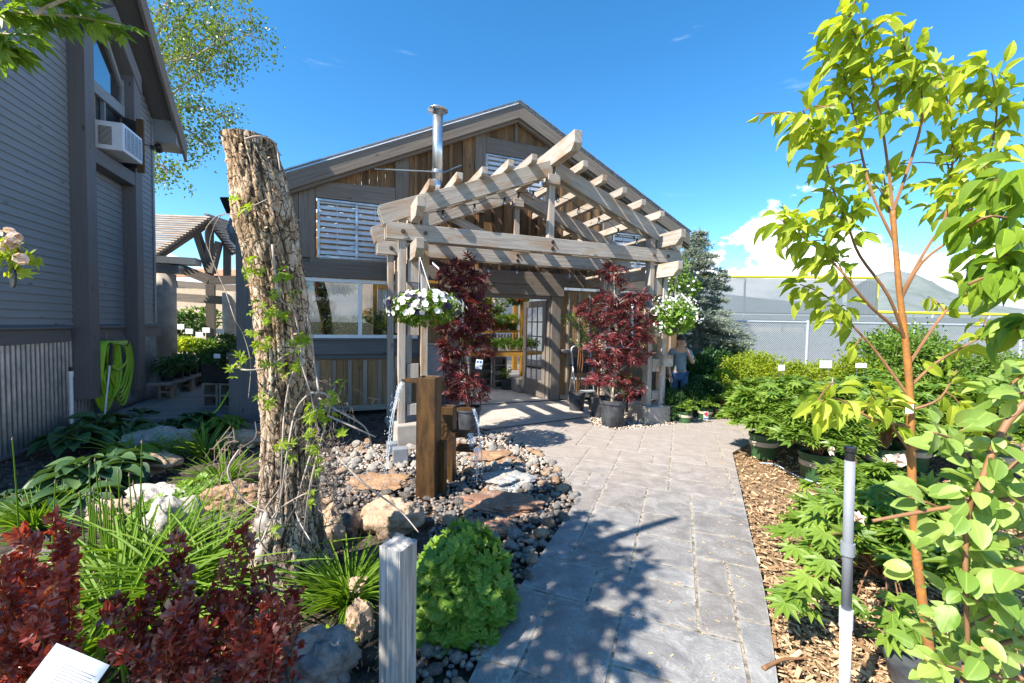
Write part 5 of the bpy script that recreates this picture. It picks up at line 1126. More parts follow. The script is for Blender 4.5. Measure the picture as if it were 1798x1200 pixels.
def geranium():
    c = P(1185, 556, 6.35); t = thing('hanging_geranium', 'white geranium basket with round green leaves hanging at the right pergola corner', 'hanging basket', c, 'flowering hanging baskets')
    m = MB(); m.lathe(c-UP*.20, [(.001, -.05), (.08, -.04), (.11, .06), (.001, .06)], 18); m.build('basket_bowl', M['potg'], t)
    m = MB(); top = F(PC+1.88, KF+.42, 2.28)
    for a in (0, 2.1, 4.2): m.tube([c+V3(.12*math.cos(a), .12*math.sin(a), .02), top], .0025, 4)
    m.build('hanger_wires', M['steel'], t)
    l_ = MB(); blob(l_, T_mantle, 520, c, (.30, .28, .26), .085, .45, .5, .1, .2); l_.build('foliage', M['l_mantle'], t); m = MB()
    for (x, y, s) in ((1157, 530, 11), (1170, 532, 12), (1172, 545, 9), (1190, 530, 12), (1205, 527, 11), (1212, 535, 12), (1220, 540, 11), (1197, 560, 9), (1227, 558, 10), (1157, 573, 11), (1150, 547, 7), (1185, 522, 9)):
        q = P(x, y, 6.12); d = unit(rnd(26)); rr = s/FPX*6.1; m.scatter(T_flower, np.array(q)+d*rr, np.cross(d, [.3, .2, 1]), d, .032, RNG.random(26))
    m.build('flower_heads', M['p_white'], t)
    m = MB(); a = P(1203, 523, 6.1); m.box(a, .17, .004, .03, V3(.72, 0, -.69), V3(0, 1, 0)); m.build('tag_strip', M['paper'], t)
geranium()
# ---- lady's mantle dome, daylilies, hostas, barberries, reeds
def mantle(label, c, r, h, n, size, sh=.75):
    t = thing('leafy_mound', label, 'leafy plant', c); d = unit(rnd(n)); d[:, 2] = np.abs(d[:, 2]); c = np.array(c)
    rad = (RNG.uniform(sh, 1.05, n)*np.array([1+.15*mnoise.noise((q[0]*1.8+3, q[1]*1.8, q[2]*1.8)) for q in d]))[:, None]; Pn = c+d*rad*np.array([r, r, h]); D = d*[1, 1, -.2]+np.array([0, -.1, -.55])*(1-d[:, 2:3]*.8)+rnd(n)*.3; Nn = d+[0, 0, .5]+rnd(n)*.22
    m = MB(); m.scatter(T_mantle, Pn, D, Nn, size*RNG.uniform(.6, 1.25, n), np.clip(RNG.random(n)*.8+d[:, 2]*.2, 0, 1)); m.build('foliage', M['l_mantle'], t)
    s_ = MB()
    for i in range(60): p = Vector(Pn[i]); s_.tube([Vector(c), Vector(c).lerp(p, .6)+UP*.03, p], .003, 3, cap=False)
    s_.build('stems', M['l_strap'], t)
cm = G(812, 1085); mantle('big dome of scalloped lime green leaves between the wooden post and the path', V3(cm.x-.02, cm.y+.05, 0), .27, .43, 1150, .085)
mantle('small patch of pale scalloped leaves left of the trunk', G(345, 880), .32, .16, 260, .075); mantle('low pale leafy patch behind the daylilies', G(300, 905), .25, .13, 160, .07)
def blades(nm, label, c, n, ln, mat, spread=1.0, tpl=T_blade, cat='grassy plant', group=None, up=1.0, tipdown=1):
    c = Vector(c); t = thing(nm, label, cat, c, group); a = RNG.uniform(0, 6.283, n); el = RNG.uniform(.75 if tpl is T_blade else .45, 1.45, n)*up; D = np.stack([np.cos(a)*np.cos(el)*spread, np.sin(a)*np.cos(el)*spread, np.sin(el)], 1)
    Nn = np.stack([-np.cos(a)*np.sin(el), -np.sin(a)*np.sin(el), np.cos(el)], 1)+rnd(n)*.12; Pn = np.array(c)+np.stack([np.cos(a), np.sin(a), np.zeros(n)], 1)*RNG.uniform(0, .10, n)[:, None]
    m = MB(); m.scatter(tpl, Pn, D, Nn, ln*RNG.uniform(.6, 1.15, n), RNG.random(n)); m.build('leaves', mat, t); return t
for (px, n, ln, lab) in [((215, 1075), 105, .55, 'daylily clump left of centre behind the dark barberry'), ((300, 1060), 105, .52, 'middle daylily clump with long arching blades'), ((375, 1045), 90, .48, 'daylily clump touching the trunk base on the left'), ((200, 1140), 90, .45, 'daylily clump nearest the white tag card'), ((255, 1000), 90, .45, 'daylily clump behind the others beside the reeds')]:
    blades('daylily', lab, G(*px), n, ln, M['l_strap'], cat='daylily', group='daylily clumps in the front bed')
blades('daylily', 'daylily clump in sun left of the trunk by the vine tendrils', G(392, 850), 90, .34, M['l_strap'], cat='daylily', tpl=T_blade2)
blades('daylily', 'dark daylily clump in shade behind the grey boulder', G(360, 800), 80, .36, M['l_mid'], cat='daylily', tpl=T_blade2)
blades('daylily', 'low daylily tuft between hosta and tan pink boulder', G(235, 815), 60, .4, M['l_mid'], cat='daylily'); blades('daylily', 'daylily tuft right of the gold hosta in shade', G(300, 800), 40, .3, M['l_mid'], cat='daylily')
blades('strap_leaf_clump', 'fresh strap leaved clump between trunk and wooden post', G(612, 1052), 210, .30, M['l_strap'], tpl=T_blade2, cat='grassy plant', up=.95)
blades('grass_tuft', 'fine grass tuft at the left edge of the bed', G(60, 925), 220, .26, M['l_strap'], tpl=T_blade2, cat='grass tuft'); blades('grass_tuft', 'second grass tuft behind the red barberry', G(95, 905), 120, .22, M['l_strap'], tpl=T_blade2, cat='grass tuft'); blades('seedling', 'tiny bright seedling on bare soil left of the wooden post', G(570, 1140), 40, .075, M['l_vine'], cat='seedling', tpl=T_oval, up=.7)
def hosta(label, c, r, n, size, mt, h=.16):
    c = Vector(c); t = thing('hosta', label, 'hosta', c, 'hostas in the shaded bed'); a = RNG.uniform(0, 6.283, n); q = np.sqrt(RNG.random(n)); 
    Pn = np.array(c)+np.stack([np.cos(a)*q*r*.55, np.sin(a)*q*r*.55, h*(1.25-.6*q)], 1); D = np.stack([np.cos(a), np.sin(a), .35-.5*q], 1)+rnd(n)*.12; m = MB(); m.scatter(T_hosta, Pn, D, np.stack([-np.cos(a)*.3, -np.sin(a)*.3, np.ones(n)], 1)+rnd(n)*.12, size*RNG.uniform(.75, 1.15, n), RNG.random(n)); m.build('leaves', M[mt], t, smooth=True)
    s_ = MB()
    for i in range(n): s_.tube([c, c.lerp(Vector(Pn[i]), .55)+UP*.02, Vector(Pn[i])], [.007, .005, .004], 4, cap=False)
    s_.build('leaf_stalks', M['l_strap'], t)
for (px, r, n, sz, mt, h, lab) in [((150, 862), .40, 44, .215, 'l_hosta', .22, 'large blue green hosta nearest the corrugated skirt'), ((125, 900), .34, 30, .20, 'l_hosta', .15, 'large hosta in front with leaves reaching left'), ((200, 845), .36, 34, .20, 'l_hosta', .2, 'broad hosta right of the largest one'), ((225, 822), .26, 30, .18, 'l_hostay', .2, 'gold leaved hosta among the green ones'),
    ((130, 790), .34, 26, .24, 'l_hosta', .2, 'dark hosta against the corrugated wall'), ((175, 768), .34, 26, .24, 'l_hosta', .2, 'dark hosta below the white pipe'), ((225, 768), .32, 30, .2, 'l_hosta', .16, 'hosta under the coiled hose'), ((285, 762), .30, 34, .17, 'l_hosta', .14, 'hosta at the left end of the boardwalk edge'), ((345, 758), .32, 40, .19, 'l_hosta', .18, 'hosta in front of the boardwalk'), ((395, 760), .26, 34, .17, 'l_mid', .16, 'lighter hosta beside the greenhouse corner post'), ((10, 905), .22, 20, .16, 'l_hosta', .14, 'small hosta at the far left edge'), ((250, 742), .26, 26, .18, 'l_hosta', .12, 'shaded hosta between hose and boardwalk')]:
    hosta(lab, G(*px), r, n, sz, mt, h)
def barberry(label, c, spikes, tb=0, size=.029, lm='l_barb'):
    c = Vector(c); t = thing('barberry', label, 'barberry', c, 'burgundy barberries along the front'); s_ = MB(); l_ = MB()
    for (tx, ty, tY) in spikes:
        e = P(tx, ty, tY); b = c+V3(random.gauss(0, .05), random.gauss(0, .05), 0); pts = smoothpts([b, b.lerp(e, .5)+V3(random.gauss(0, .02), random.gauss(0, .02), .02), e], 6); s_.tube(pts, [.004*(1-.6*i/12) for i in range(13)], 5, cap=False)
        L = (e-b).length; n = int(L*215); f = RNG.random(n)**.85; Pn = np.array([pts[min(11, int(v*12))].lerp(pts[min(12, int(v*12)+1)], v*12-int(v*12)) for v in f]); w = (1.05-f)*.034+.010
        d = unit(rnd(n)); Pn = Pn+d*w[:, None]*RNG.random(n)[:, None]; l_.scatter(T_oval, Pn, d+[0, 0, .75], d*[1, 1, .2]+[0, 0, .6]+rnd(n)*.3, size*RNG.uniform(.7, 1.3, n), np.clip(RNG.random(n)*.8+f*.25+tb, 0, 1))
    s_.build('branches', M['redstem'], t); l_.build('foliage', M[lm], t)
rs = random.Random(3)
def fan(x0, x1, ytop, ybot, Y0, Y1, n): return [(rs.uniform(x0, x1), rs.uniform(ytop, ybot), rs.uniform(Y0, Y1)) for _ in range(n)]
barberry('tall bright red barberry at the left edge', G(60, 1230), [(90, 905, 1.35), (35, 935, 1.35), (128, 935, 1.35), (60, 950, 1.3), (110, 960, 1.35), (20, 985, 1.3), (5, 1000, 1.2), (80, 1000, 1.3), (125, 990, 1.3)]+fan(-40, 130, 990, 1170, 1.1, 1.4, 20), .35, .028)
barberry('dark burgundy barberry in the middle of the bottom edge', G(310, 1260), [(300, 985, 1.45), (275, 1000, 1.4), (310, 940, 1.45), (250, 1060, 1.35), (200, 1050, 1.35), (325, 1010, 1.4), (345, 1055, 1.35)]+fan(180, 390, 1050, 1190, 1.1, 1.5, 18), -.1)
barberry('burgundy barberry with silvery highlights painted on the leaves at right of the group', G(440, 1280), [(425, 925, 1.6), (408, 955, 1.55), (385, 1000, 1.5), (475, 1005, 1.6), (450, 1040, 1.5), (515, 1035, 1.6), (500, 1060, 1.55), (370, 1035, 1.45)]+fan(370, 520, 1040, 1185, 1.2, 1.55, 18), .1)
def reeds():
    t = thing('horsetail_reeds', 'thin upright jointed reeds with brown tips in front of the edging stones', 'reeds', G(215, 985)); rr = random.Random(8)
    tips = [(157, 822), (167, 812), (175, 845), (188, 848), (208, 832), (227, 838), (249, 780), (234, 852), (97, 850), (22, 775), (140, 870), (196, 870), (243, 880), (180, 880), (215, 880), (165, 880)]+[(rr.uniform(150, 250), rr.uniform(860, 900)) for _ in range(22)]
    m = MB(); q = MB()
    for x, y in tips:
        e = P(x, y, 2.45); b = P(x+rr.gauss(0, 7)+(5 if x > 60 else 12), 985, 2.45); m.tube([b, b.lerp(e, .5)+V3(rr.gauss(0, .008), 0, 0), e], [.0045, .004, .0028], 6); q.lathe(e, [(.0001, 0), (.006, .008), (.0001, .03)], 5)
    m.build('stalks', M['l_strap'], t); q.build('tips', M['twig'], t)
reeds()
def tagcard():
    c = P(120, 1185, 1.12); t = thing('plant_tag_card', 'white printed plant card leaning in the red barberry at the bottom left corner', 'plant tag', c); ax = V3(.90, .10, -.50).normalized(); az = V3(.42, .45, .78); az = (az-ax*az.dot(ax)).normalized(); n = ax.cross(az)
    m = MB(); w, h = .15, .10; q = [c-ax*w/2-az*h/2, c+ax*w/2-az*h/2, c+ax*w/2+az*h/2, c-ax*w/2+az*h/2]; m.prism(q, n*.0012); m.build('card', M['paper'], t); m = MB()
    for i in range(8):
        a = -w*.42+w*(.25+.0*i); zz = h*.16-i*h*.07; e = w*.42-random.uniform(0, .02); m.prism([c+ax*a+az*zz+n*.0014, c+ax*e+az*zz+n*.0014, c+ax*e+az*(zz+.0016)+n*.0014, c+ax*a+az*(zz+.0016)+n*.0014], n*.0002)
    m.build('printed_lines', M['ink'], t)
tagcard()
# ================================================================== RIGHT SIDE: sapling, near branches, riser, fences, trees
def leafy_branch(mb, pts, n, size, tpl, spread=.05, hang=.5, f0=.25, tb=0, fwd=.6):
    pts = [Vector(p) for p in pts]; k = len(pts)-1; f = f0+(1-f0)*RNG.random(n)**.8; Pn = []; T = []
    for v in f:
        i = min(k-1, int(v*k)); p = pts[i].lerp(pts[i+1], v*k-i); Pn.append(p); T.append((pts[i+1]-pts[i]).normalized())
    Pn = np.array(Pn); T = np.array(T); o = unit(rnd(n)); Pn = Pn+o*spread*RNG.random(n)[:, None]
    D = o*.9+T*fwd+np.array([0, 0, -hang]); Nn = o*.3+np.array([-.2, -.5, .9])+rnd(n)*.35
    mb.scatter(tpl, Pn, D, Nn, size*RNG.uniform(.55, 1.15, n), np.clip(RNG.random(n)+tb, 0, 1))
def apple():
    Y = 1.72; b = G(1640, 1215); b = V3(P(1640, 1200, Y).x, Y, 0); t = thing('apple_sapling', 'young apple tree with orange bark and bright yellow green leaves, tallest plant at the right', 'sapling', b)
    tr = [b, P(1630, 1130, Y), P(1612, 1000, Y), P(1604, 900, Y), P(1600, 800, Y), P(1598, 700, Y), P(1590, 600, Y), P(1580, 520, Y), P(1573, 440, Y), P(1568, 370, Y)]
    m = MB(); q = smoothpts(tr, 6); m.tube(q, [(.0185-.0105*(i/len(q)))*(1+.10*(random.random() < .12)) for i in range(len(q))], 12); m.build('trunk', M['orangebark'], t, smooth=True)
    br = [[(1568, 370), (1560, 300), (1545, 200), (1525, 120), (1500, 60), (1478, 25)], [(1573, 430), (1535, 350), (1515, 280), (1500, 200), (1480, 130), (1455, 100)], [(1590, 600), (1560, 520), (1510, 450), (1490, 400), (1462, 330), (1440, 250), (1410, 195)], [(1590, 590), (1530, 540), (1480, 480), (1440, 440), (1400, 410), (1370, 385)],
          [(1580, 520), (1625, 440), (1660, 380), (1672, 290), (1668, 200), (1650, 120)], [(1580, 530), (1620, 460), (1690, 400), (1730, 300), (1750, 200), (1740, 120)], [(1568, 370), (1600, 280), (1620, 200), (1610, 130), (1590, 95)], [(1598, 700), (1540, 620), (1495, 570), (1450, 520), (1405, 500)],
          [(1604, 800), (1560, 740), (1530, 690)], [(1598, 680), (1640, 640), (1690, 610), (1730, 590)], [(1596, 640), (1650, 560), (1690, 520), (1740, 480)], [(1602, 790), (1660, 770), (1720, 740), (1790, 700)], [(1600, 720), (1650, 700), (1680, 650)], [(1573, 440), (1560, 360), (1550, 300)], [(1600, 750), (1530, 735), (1470, 700), (1425, 712)]]
    s_ = MB(); l_ = MB(); fl = MB()
    for i, w in enumerate(br):
        dz = [0]+[random.uniform(-.04, .04)+(.16*math.sin(i*2.1))*j/len(w) for j in range(1, len(w))]; p = smoothpts([P(x, y, Y+d) for (x, y), d in zip(w, dz)], 4); k = len(p); s_.tube(p, [.0065-.0048*j/k for j in range(k)], 6, cap=False)
        long_ = sum((p[j+1]-p[j]).length for j in range(k-1)); top = i in (0, 1, 2, 3, 4, 5, 6)
        n = int(long_*(105 if top else 42)); leafy_branch(l_, p, n, .082, T_apple, .07, .55, .38 if top else .5)
        for _ in range(int(long_*5)):
            j = random.randrange(k//3, k); e = p[j]+V3(random.gauss(0, .07), random.gauss(0, .05), random.gauss(.02, .05)); s_.tube([p[j], p[j].lerp(e, .5)+UP*.01, e], [.003, .0025, .0015], 4, cap=False); leafy_branch(l_, [p[j], e], 5, .070, T_apple, .03, .7, .4)
            if random.random() < .35: fl.scatter(T_need, np.tile(np.array(e), (10, 1)), unit(rnd(10)), rnd(10), .02, RNG.random(10))
    s_.build('branches', M['redstem'], t); l_.build('foliage', M['l_apple'], t); fl.build('spent_blossom', M['p_pink'], t)
    m = MB(); c = P(1597, 719, Y-.03); m.box(c, .035, .002, .035, V3(1, .1, .1).normalized(), V3(-.1, 1, 0)); m.build('trunk_tag', M['paper'], t)
    pt = MB(); pt.lathe(V3(b.x, b.y, 0), [(.001, -.05), (.13, -.05), (.165, .10), (.165, .11), (.155, .11), (.15, .09), (.001, .08)], 26); pt.build('pot', M['potg'], t)
apple()
def near_bush():
    t = thing('rounded_leaf_bush', 'close branches with large rounded pale green leaves filling the lower right corner', 'bush', P(1760, 1190, .95)*1)
    s_ = MB(); l_ = MB()
    runs = [([(1860, 660), (1770, 740), (1722, 850), (1700, 900), (1695, 1000), (1700, 1150)], .85, .007), ([(1900, 860), (1750, 880), (1640, 895), (1532, 915)], .85, .006), ([(1900, 980), (1800, 1000), (1750, 1010), (1710, 1060)], .8, .007), ([(1722, 850), (1680, 780), (1640, 760)], .86, .004), ([(1700, 950), (1660, 900), (1620, 880)], .86, .004),
            ([(1900, 760), (1800, 800), (1740, 860)], .9, .005), ([(1900, 1100), (1800, 1120), (1720, 1140)], .85, .006), ([(1900, 1200), (1780, 1190), (1700, 1180), (1640, 1160)], .85, .006), ([(1870, 700), (1800, 690), (1740, 700)], .95, .004), ([(1900, 900), (1820, 930), (1760, 950), (1700, 960)], .9, .005), ([(1880, 1040), (1790, 1060), (1700, 1100)], .95, .005), ([(1880, 640), (1810, 650), (1760, 690)], .95, .004)]
    for w, Y, r in runs:
        p = smoothpts([P(x, y, Y+random.uniform(-.03, .03)) for x, y in w], 4); s_.tube(p, [r*(1-.5*j/len(p)) for j in range(len(p))], 8); L = sum((p[j+1]-p[j]).length for j in range(len(p)-1)); leafy_branch(l_, p if w[-1][0] != 1532 else p[:7], int(L*80), .052, T_oval2, .05, .05, .15)
    for (x, y) in [(1690, 800), (1760, 860), (1780, 960), (1740, 1060), (1780, 1100), (1660, 1130), (1700, 1180), (1780, 1180), (1760, 700), (1720, 960), (1650, 1010), (1690, 1080), (1770, 1030), (1785, 780), (1740, 1130), (1650, 890)]:
        c = P(x, y, random.uniform(.9, 1.1)); n = 13; d = unit(rnd(n)); l_.scatter(T_oval2, np.array(c)+d*.05, d, d+[0, -.7, .6], .054*RNG.uniform(.35, 1.25, n), RNG.random(n))
    s_.tube([P(1700, 1150, .85), V3(P(1700, 1150, .85).x+.02, .9, -.03)], .008, 8); s_.build('branches', M['redstem'], t, smooth=True); l_.build('foliage', M['l_near'], t, smooth=True)
T_oval2 = strip(lambda x: .33*math.sin(math.pi*min(1, x**.85*.96+.03))**.7+.004, 6, .15, .22)
M['l_near'] = leafm('rounded_pale_leaf', (.15, .27, .04), (.36, .47, .12), .40, warm=1.4, c3=(.40, .50, .20))
near_bush()
def edge_tree():
    t = thing('leafy_tree', 'darker green drooping leaves of a tree at the upper right edge', 'tree', V3(2.1, 1.2, 0)); s_ = MB(); l_ = MB(); Y = 1.35
    s_.tube(smoothpts([V3(2.15, 1.25, -.03), V3(2.1, 1.3, 1.0), V3(2.0, 1.35, 2.2)], 4), [.03-.002*i for i in range(9)], 8)
    for w in ([(1900, 480), (1800, 400), (1740, 380), (1700, 400)], [(1900, 440), (1820, 330), (1760, 310), (1720, 350)], [(1900, 540), (1820, 500), (1760, 480), (1700, 500)], [(1900, 580), (1830, 560), (1780, 580)], [(1900, 420), (1800, 440), (1760, 450), (1720, 460)]):
        p = smoothpts([P(x, y, Y+random.uniform(-.1, .1)) for x, y in w], 4); s_.tube(p, .004, 5); leafy_branch(l_, p, 38, .085, T_apple, .06, .7, .2)
    s_.build('trunk', M['redstem'], t); l_.build('foliage', M['l_mid2'], t)
M['l_mid2'] = leafm('deep_green_leaf', (.14, .26, .02), (.28, .40, .04), .45)
edge_tree()
def riser():
    Y = 1.62; b = P(1484, 1200, Y); x = b.x; t = thing('pipe_riser', 'grey plastic irrigation pipe standing upright in the mulch', 'pipe', (x, Y, 0)); tp = P(1493, 785, Y); q = lambda f: V3(x, Y, 0).lerp(tp, f)
    m = MB(); m.tube([q(0), q(.345)], .0190, 20); m.build('white_pipe', M['white'], t, smooth=True); m = MB(); m.tube([q(.325), q(.395)], .0225, 20); m.build('coupling', M['acw'], t); m = MB(); m.tube([q(.60), q(.645)], .0235, 20); m.build('coupling', M['pvc'], t)
    m = MB(); m.tube([q(.38), q(.95)], .0172, 20); m.build('grey_pipe', M['pvc'], t, smooth=True); m = MB(); m.tube([q(.93), q(.985)], .0155, 16); m.tube([q(.985), q(1)], .021, 16); m.build('end_cap', M['dark'], t)
M['pvc'] = solid('grey_pvc', (.24, .26, .29), .45, .12, 9); riser()
def rope_and_sticks():
    pts = [G(1335, 815), G(1362, 818), G(1400, 838), G(1450, 855), G(1500, 870), G(1545, 878)]; m = MB(); m.tube(smoothpts([p+UP*.01 for p in pts], 6), .006, 6); m.build('blue_rope', M['rope'], smooth=True, label='pale blue rope lying on the mulch between the peony pots', cat='rope')
    m = MB(); m.tube(smoothpts([p+UP*.022 for p in (G(1340, 1183), G(1370, 1168), G(1400, 1165), G(1422, 1163))], 4), [.010, .009, .008, .008, .007, .007, .006, .006, .005, .005, .004, .004, .003], 8); m.build('fallen_stick', M['redstem'], smooth=True, label='short brown stick lying over the path edge at the bottom', cat='stick')
rope_and_sticks()
def chain_fence():
    Y = 11.0; zt = 1.68; x0, x1 = 4.85, 17.0; t = thing('chain_link_fence', 'silver chain link fence behind the nursery shrubs', 'fence', (x0, Y, 0)); m = MB()
    for i in range(5):
        p = MB(); x = x0+i*2.75; p.tube([V3(x, Y, -.05), V3(x, Y, zt+.05)], .032, 10); p.build('fence_post', M['galv2'], t)
    p = MB(); p.tube([V3(x0, Y, zt), V3(x1, Y, zt)], .024, 8); p.build('top_rail', M['galv2'], t); s = .058
    def net(o, ax, L, h):
        n = int(L/s); zz = h
        for i in range(-int(zz/s), n):
            for sg in (1, -1):
                a0 = i*s; 
                u0, u1 = a0, a0+zz
                v0, v1 = (0, zz) if sg > 0 else (zz, 0)
                if u0 < 0: v0 = v0+(v1-v0)*(-u0)/(u1-u0); u0 = 0
                if u1 > L: v1 = v0+(v1-v0)*(L-u0)/(u1-u0); u1 = L
                if u1-u0 < .01: continue
                m.beam(o+ax*u0+UP*(.03+v0), o+ax*u1+UP*(.03+v1), .005, .005, V3(-ax.y, ax.x, 0))
    net(V3(x0, Y, 0), V3(1, 0, 0), x1-x0, zt-.03); net(V3(x0, Y, 0), V3(-.25, .968, 0), 4.5, zt-.03); m.build('wire_mesh', M['galv2'], t)
    p = MB(); p.tube([V3(x0, Y, zt), V3(x0-1.1, Y+4.3, zt)], .022, 8); p.build('top_rail', M['galv2'], t)
M['galv2'] = solid('pale_galvanised_steel', (.58, .61, .64), .45, .05, 5, .4)
chain_fence()
def ball_fence():
    Y = 17.0; t = thing('windscreen_fence', 'tall ball field fence with grey windscreen and yellow top edge', 'fence', (9, Y, 0)); z1 = P(1400, 489, Y).z; z2 = P(1650, 550, Y).z; zm = P(1400, 551, Y).z; xs = [P(x, 500, Y).x for x in (1130, 1308, 1465, 1540)]
    for x in xs: m = MB(); m.tube([V3(x, Y, -.05), V3(x, Y, z1)], .04, 8); m.build('fence_post', M['galv2'], t)
    for x in (1640, 1740, 1840, 1940, 2100): X = P(x, 500, Y).x; m = MB(); m.tube([V3(X, Y, -.05), V3(X, Y, z2)], .04, 8); m.build('fence_post', M['galv2'], t)
    m = MB(); m.tube([V3(xs[0], Y, z1), V3(xs[3], Y, z1+.06)], .055, 10); m.build('yellow_cap', M['yellow'], t); m = MB(); m.tube([V3(xs[3], Y-.02, z2), V3(xs[3], Y-.02, z1)], .05, 8); m.build('yellow_cap', M['yellow'], t)
    m = MB(); m.tube([V3(xs[3], Y, z2), V3(xs[3]+22, Y, z2-.1)], .055, 10); m.build('yellow_cap', M['yellow'], t)
    m = MB(); m.tube([V3(xs[0], Y, zm), V3(xs[3], Y, zm)], .025, 8); m.build('mid_rail', M['galv2'], t)
    for (a, b, za, zb) in ((xs[0], P(1478, 500, Y).x, zm, z1), (P(1486, 500, Y).x, xs[3], zm, z1), (xs[0], xs[3]+22, .05, zm-.03)):
        m = MB(); n = 40; V = []
        for i in range(n+1): x = a+(b-a)*i/n; o = .03*math.sin(i*1.7); V += [V3(x, Y-.07+o, za), V3(x, Y-.07-o, zb-.04)]
        m.poly(V, [(2*i, 2*i+2, 2*i+3, 2*i+1) for i in range(n)], None, 0); m.build('windscreen', M['wscreen'], t, smooth=True)
    # outfield fence further off at the right
    m = MB(); m.beam(V3(-20, 60, .9), V3(90, 60, .9), .05, 1.6); 
ball_fence()
def field_bits():
    sheet('running_track', [(-30, 19), (60, 19), (70, 30), (-30, 30)], -.05, M['slateflat'])
    for (x, y, w, lab) in ((1330, 552, 70, 'distant pale tan building seen through the windscreen at the left'), (1380, 553, 40, 'distant small tan building right of the first far building')):
        c = P(x, y, 240); t = thing('far_building', lab, 'building', (c.x, c.y, 0)); m = MB(); m.box(V3(c.x, c.y, -2), w/FPX*240, 12, 6, base=True); m.build('wall', M['tan'], t); m = MB(); m.prism([V3(c.x-w/FPX*120-1, c.y-7, 4), V3(c.x+w/FPX*120+1, c.y-7, 4), V3(c.x+w/FPX*120-2, c.y-7, 6.5), V3(c.x-w/FPX*120+2, c.y-7, 6.5)], V3(0, 14, 0)); m.build('roof', M['trim'], t)
M['slateflat'] = solid('track_surface', (.22, .20, .20), .9, .1, 1); field_bits()
def far_trees():
    t = thing('tree_line', 'far off dark line of trees and shrubs along the foot of the mountains', 'far trees', (0, 330, 0)); t['kind'] = 'stuff'
    m = MB()
    for i in range(420):
        x = random.uniform(-260, 520); y = random.uniform(300, 420); h = random.uniform(3, 8); rock_into(m, (x, y, h*.4), (random.uniform(4, 10), 6, h*.6), i, 5, 0, 0, .6)
    m.build('crowns', M['l_dark'], t)
far_trees()
def spruce(label, c, h, r):
    c = Vector(c); t = thing('spruce_tree', label, 'spruce tree', c); m = MB(); m.tube([c, c+UP*h], [.13, .015], 8); m.build('trunk', M['twig'], t); nd = MB(); br = MB(); Pn = []; D = []
    z = .25
    while z < h-.1:
        f = 1-z/h; R_ = r*f**.85+.06; n = 7+int(f*5)
        for i in range(n):
            a = random.uniform(0, 6.283); L = R_*random.uniform(.7, 1.1); e = c+V3(math.cos(a)*L, math.sin(a)*L, z-.18*L+.10*L*random.random()); s0 = c+UP*(z+.04); br.tube([s0, s0.lerp(e, .6)-UP*.05*L, e], [.012, .008, .004], 4, cap=False)
            k = int(L*95)+8
            for j in range(k):
                q = random.random()**.7; p = s0.lerp(e, q)+V3(random.gauss(0, .05+.06*L*(1-q)), random.gauss(0, .05+.06*L*(1-q)), random.gauss(-.015, .025)); Pn.append(p); D.append((math.cos(a)+random.gauss(0, .7), math.sin(a)+random.gauss(0, .7), random.gauss(.15, .35)))
        z += .13+.05*f
    Pn = np.array(Pn); D = np.array(D); K = 7; Pn = np.repeat(Pn, K, 0); D = np.repeat(D, K, 0)+rnd(len(Pn))*.55; nd.scatter(T_need2, Pn, D, rnd(len(Pn)), RNG.uniform(.05, .10, len(Pn)), np.clip(RNG.random(len(Pn)), 0, 1)); br.build('branches', M['twig'], t); nd.build('needles', M['l_spruce'], t)
T_need2 = ([(0, -.09, 0), (1, -.03, .0), (1, .03, .0), (0, .09, 0)], [(0, 1, 2, 3)])
cs = P(1222, 600, 10.6); spruce('blue green spruce behind the right side of the pergola', V3(cs.x, cs.y, 0), P(1210, 398, 10.6).z, 1.55)
def crab():
    c = P(1180, 500, 9.2); t = thing('flowering_tree', 'green tree with pale blossom between pergola beams and the spruce', 'tree', V3(c.x, c.y, 0)); m = MB(); m.tube([V3(c.x, c.y, 0), c], [.04, .02], 6); m.build('trunk', M['twig'], t); m = MB()
    for (x, y, rx, ry) in ((1188, 480, 22, 30), (1205, 508, 26, 22), (1178, 500, 24, 26)): blob(m, T_oval, 300, P(x, y, 9.2), (rx/FPX*9.2, .3, ry/FPX*9.2), .07, .2, .6, 0, .1)
    m.build('foliage', M['l_mid'], t); m = MB(); q, d = inell(25, P(1195, 490, 9.0), (.4, .3, .5), .3); m.scatter(T_flower, q, d, d+[0, -1, 0], .06, RNG.random(25)); m.build('blossom', M['p_white'], t)
crab()
def cards():
    for (x, y, Y, w, h, lab) in ((1450, 640, 6.6, 22, 13, 'white price card on two wires above the peonies'), (1372, 646, 7.1, 12, 10, 'small tilted white tag among the bright shrubs'), (1512, 642, 6.2, 20, 8, 'white flat card left of the sapling trunk'), (1647, 690, 6.0, 10, 10, 'small white tag under the far hedge shrubs')):
        c = P(x, y, Y); t = thing('price_card', lab, 'sign', (c.x, c.y, 0)); m = MB(); m.box(c, w/FPX*Y, .004, h/FPX*Y, V3(1, .05, 0).normalized()); m.build('card', M['paper'], t)
        m = MB()
        for s in (-.3, .3): m.tube([c+V3(s*w/FPX*Y, .01, 0), V3(c.x+s*w/FPX*Y, c.y+.01, .1)], .003, 5)
        m.build('wire_legs', M['steel'], t)
cards()
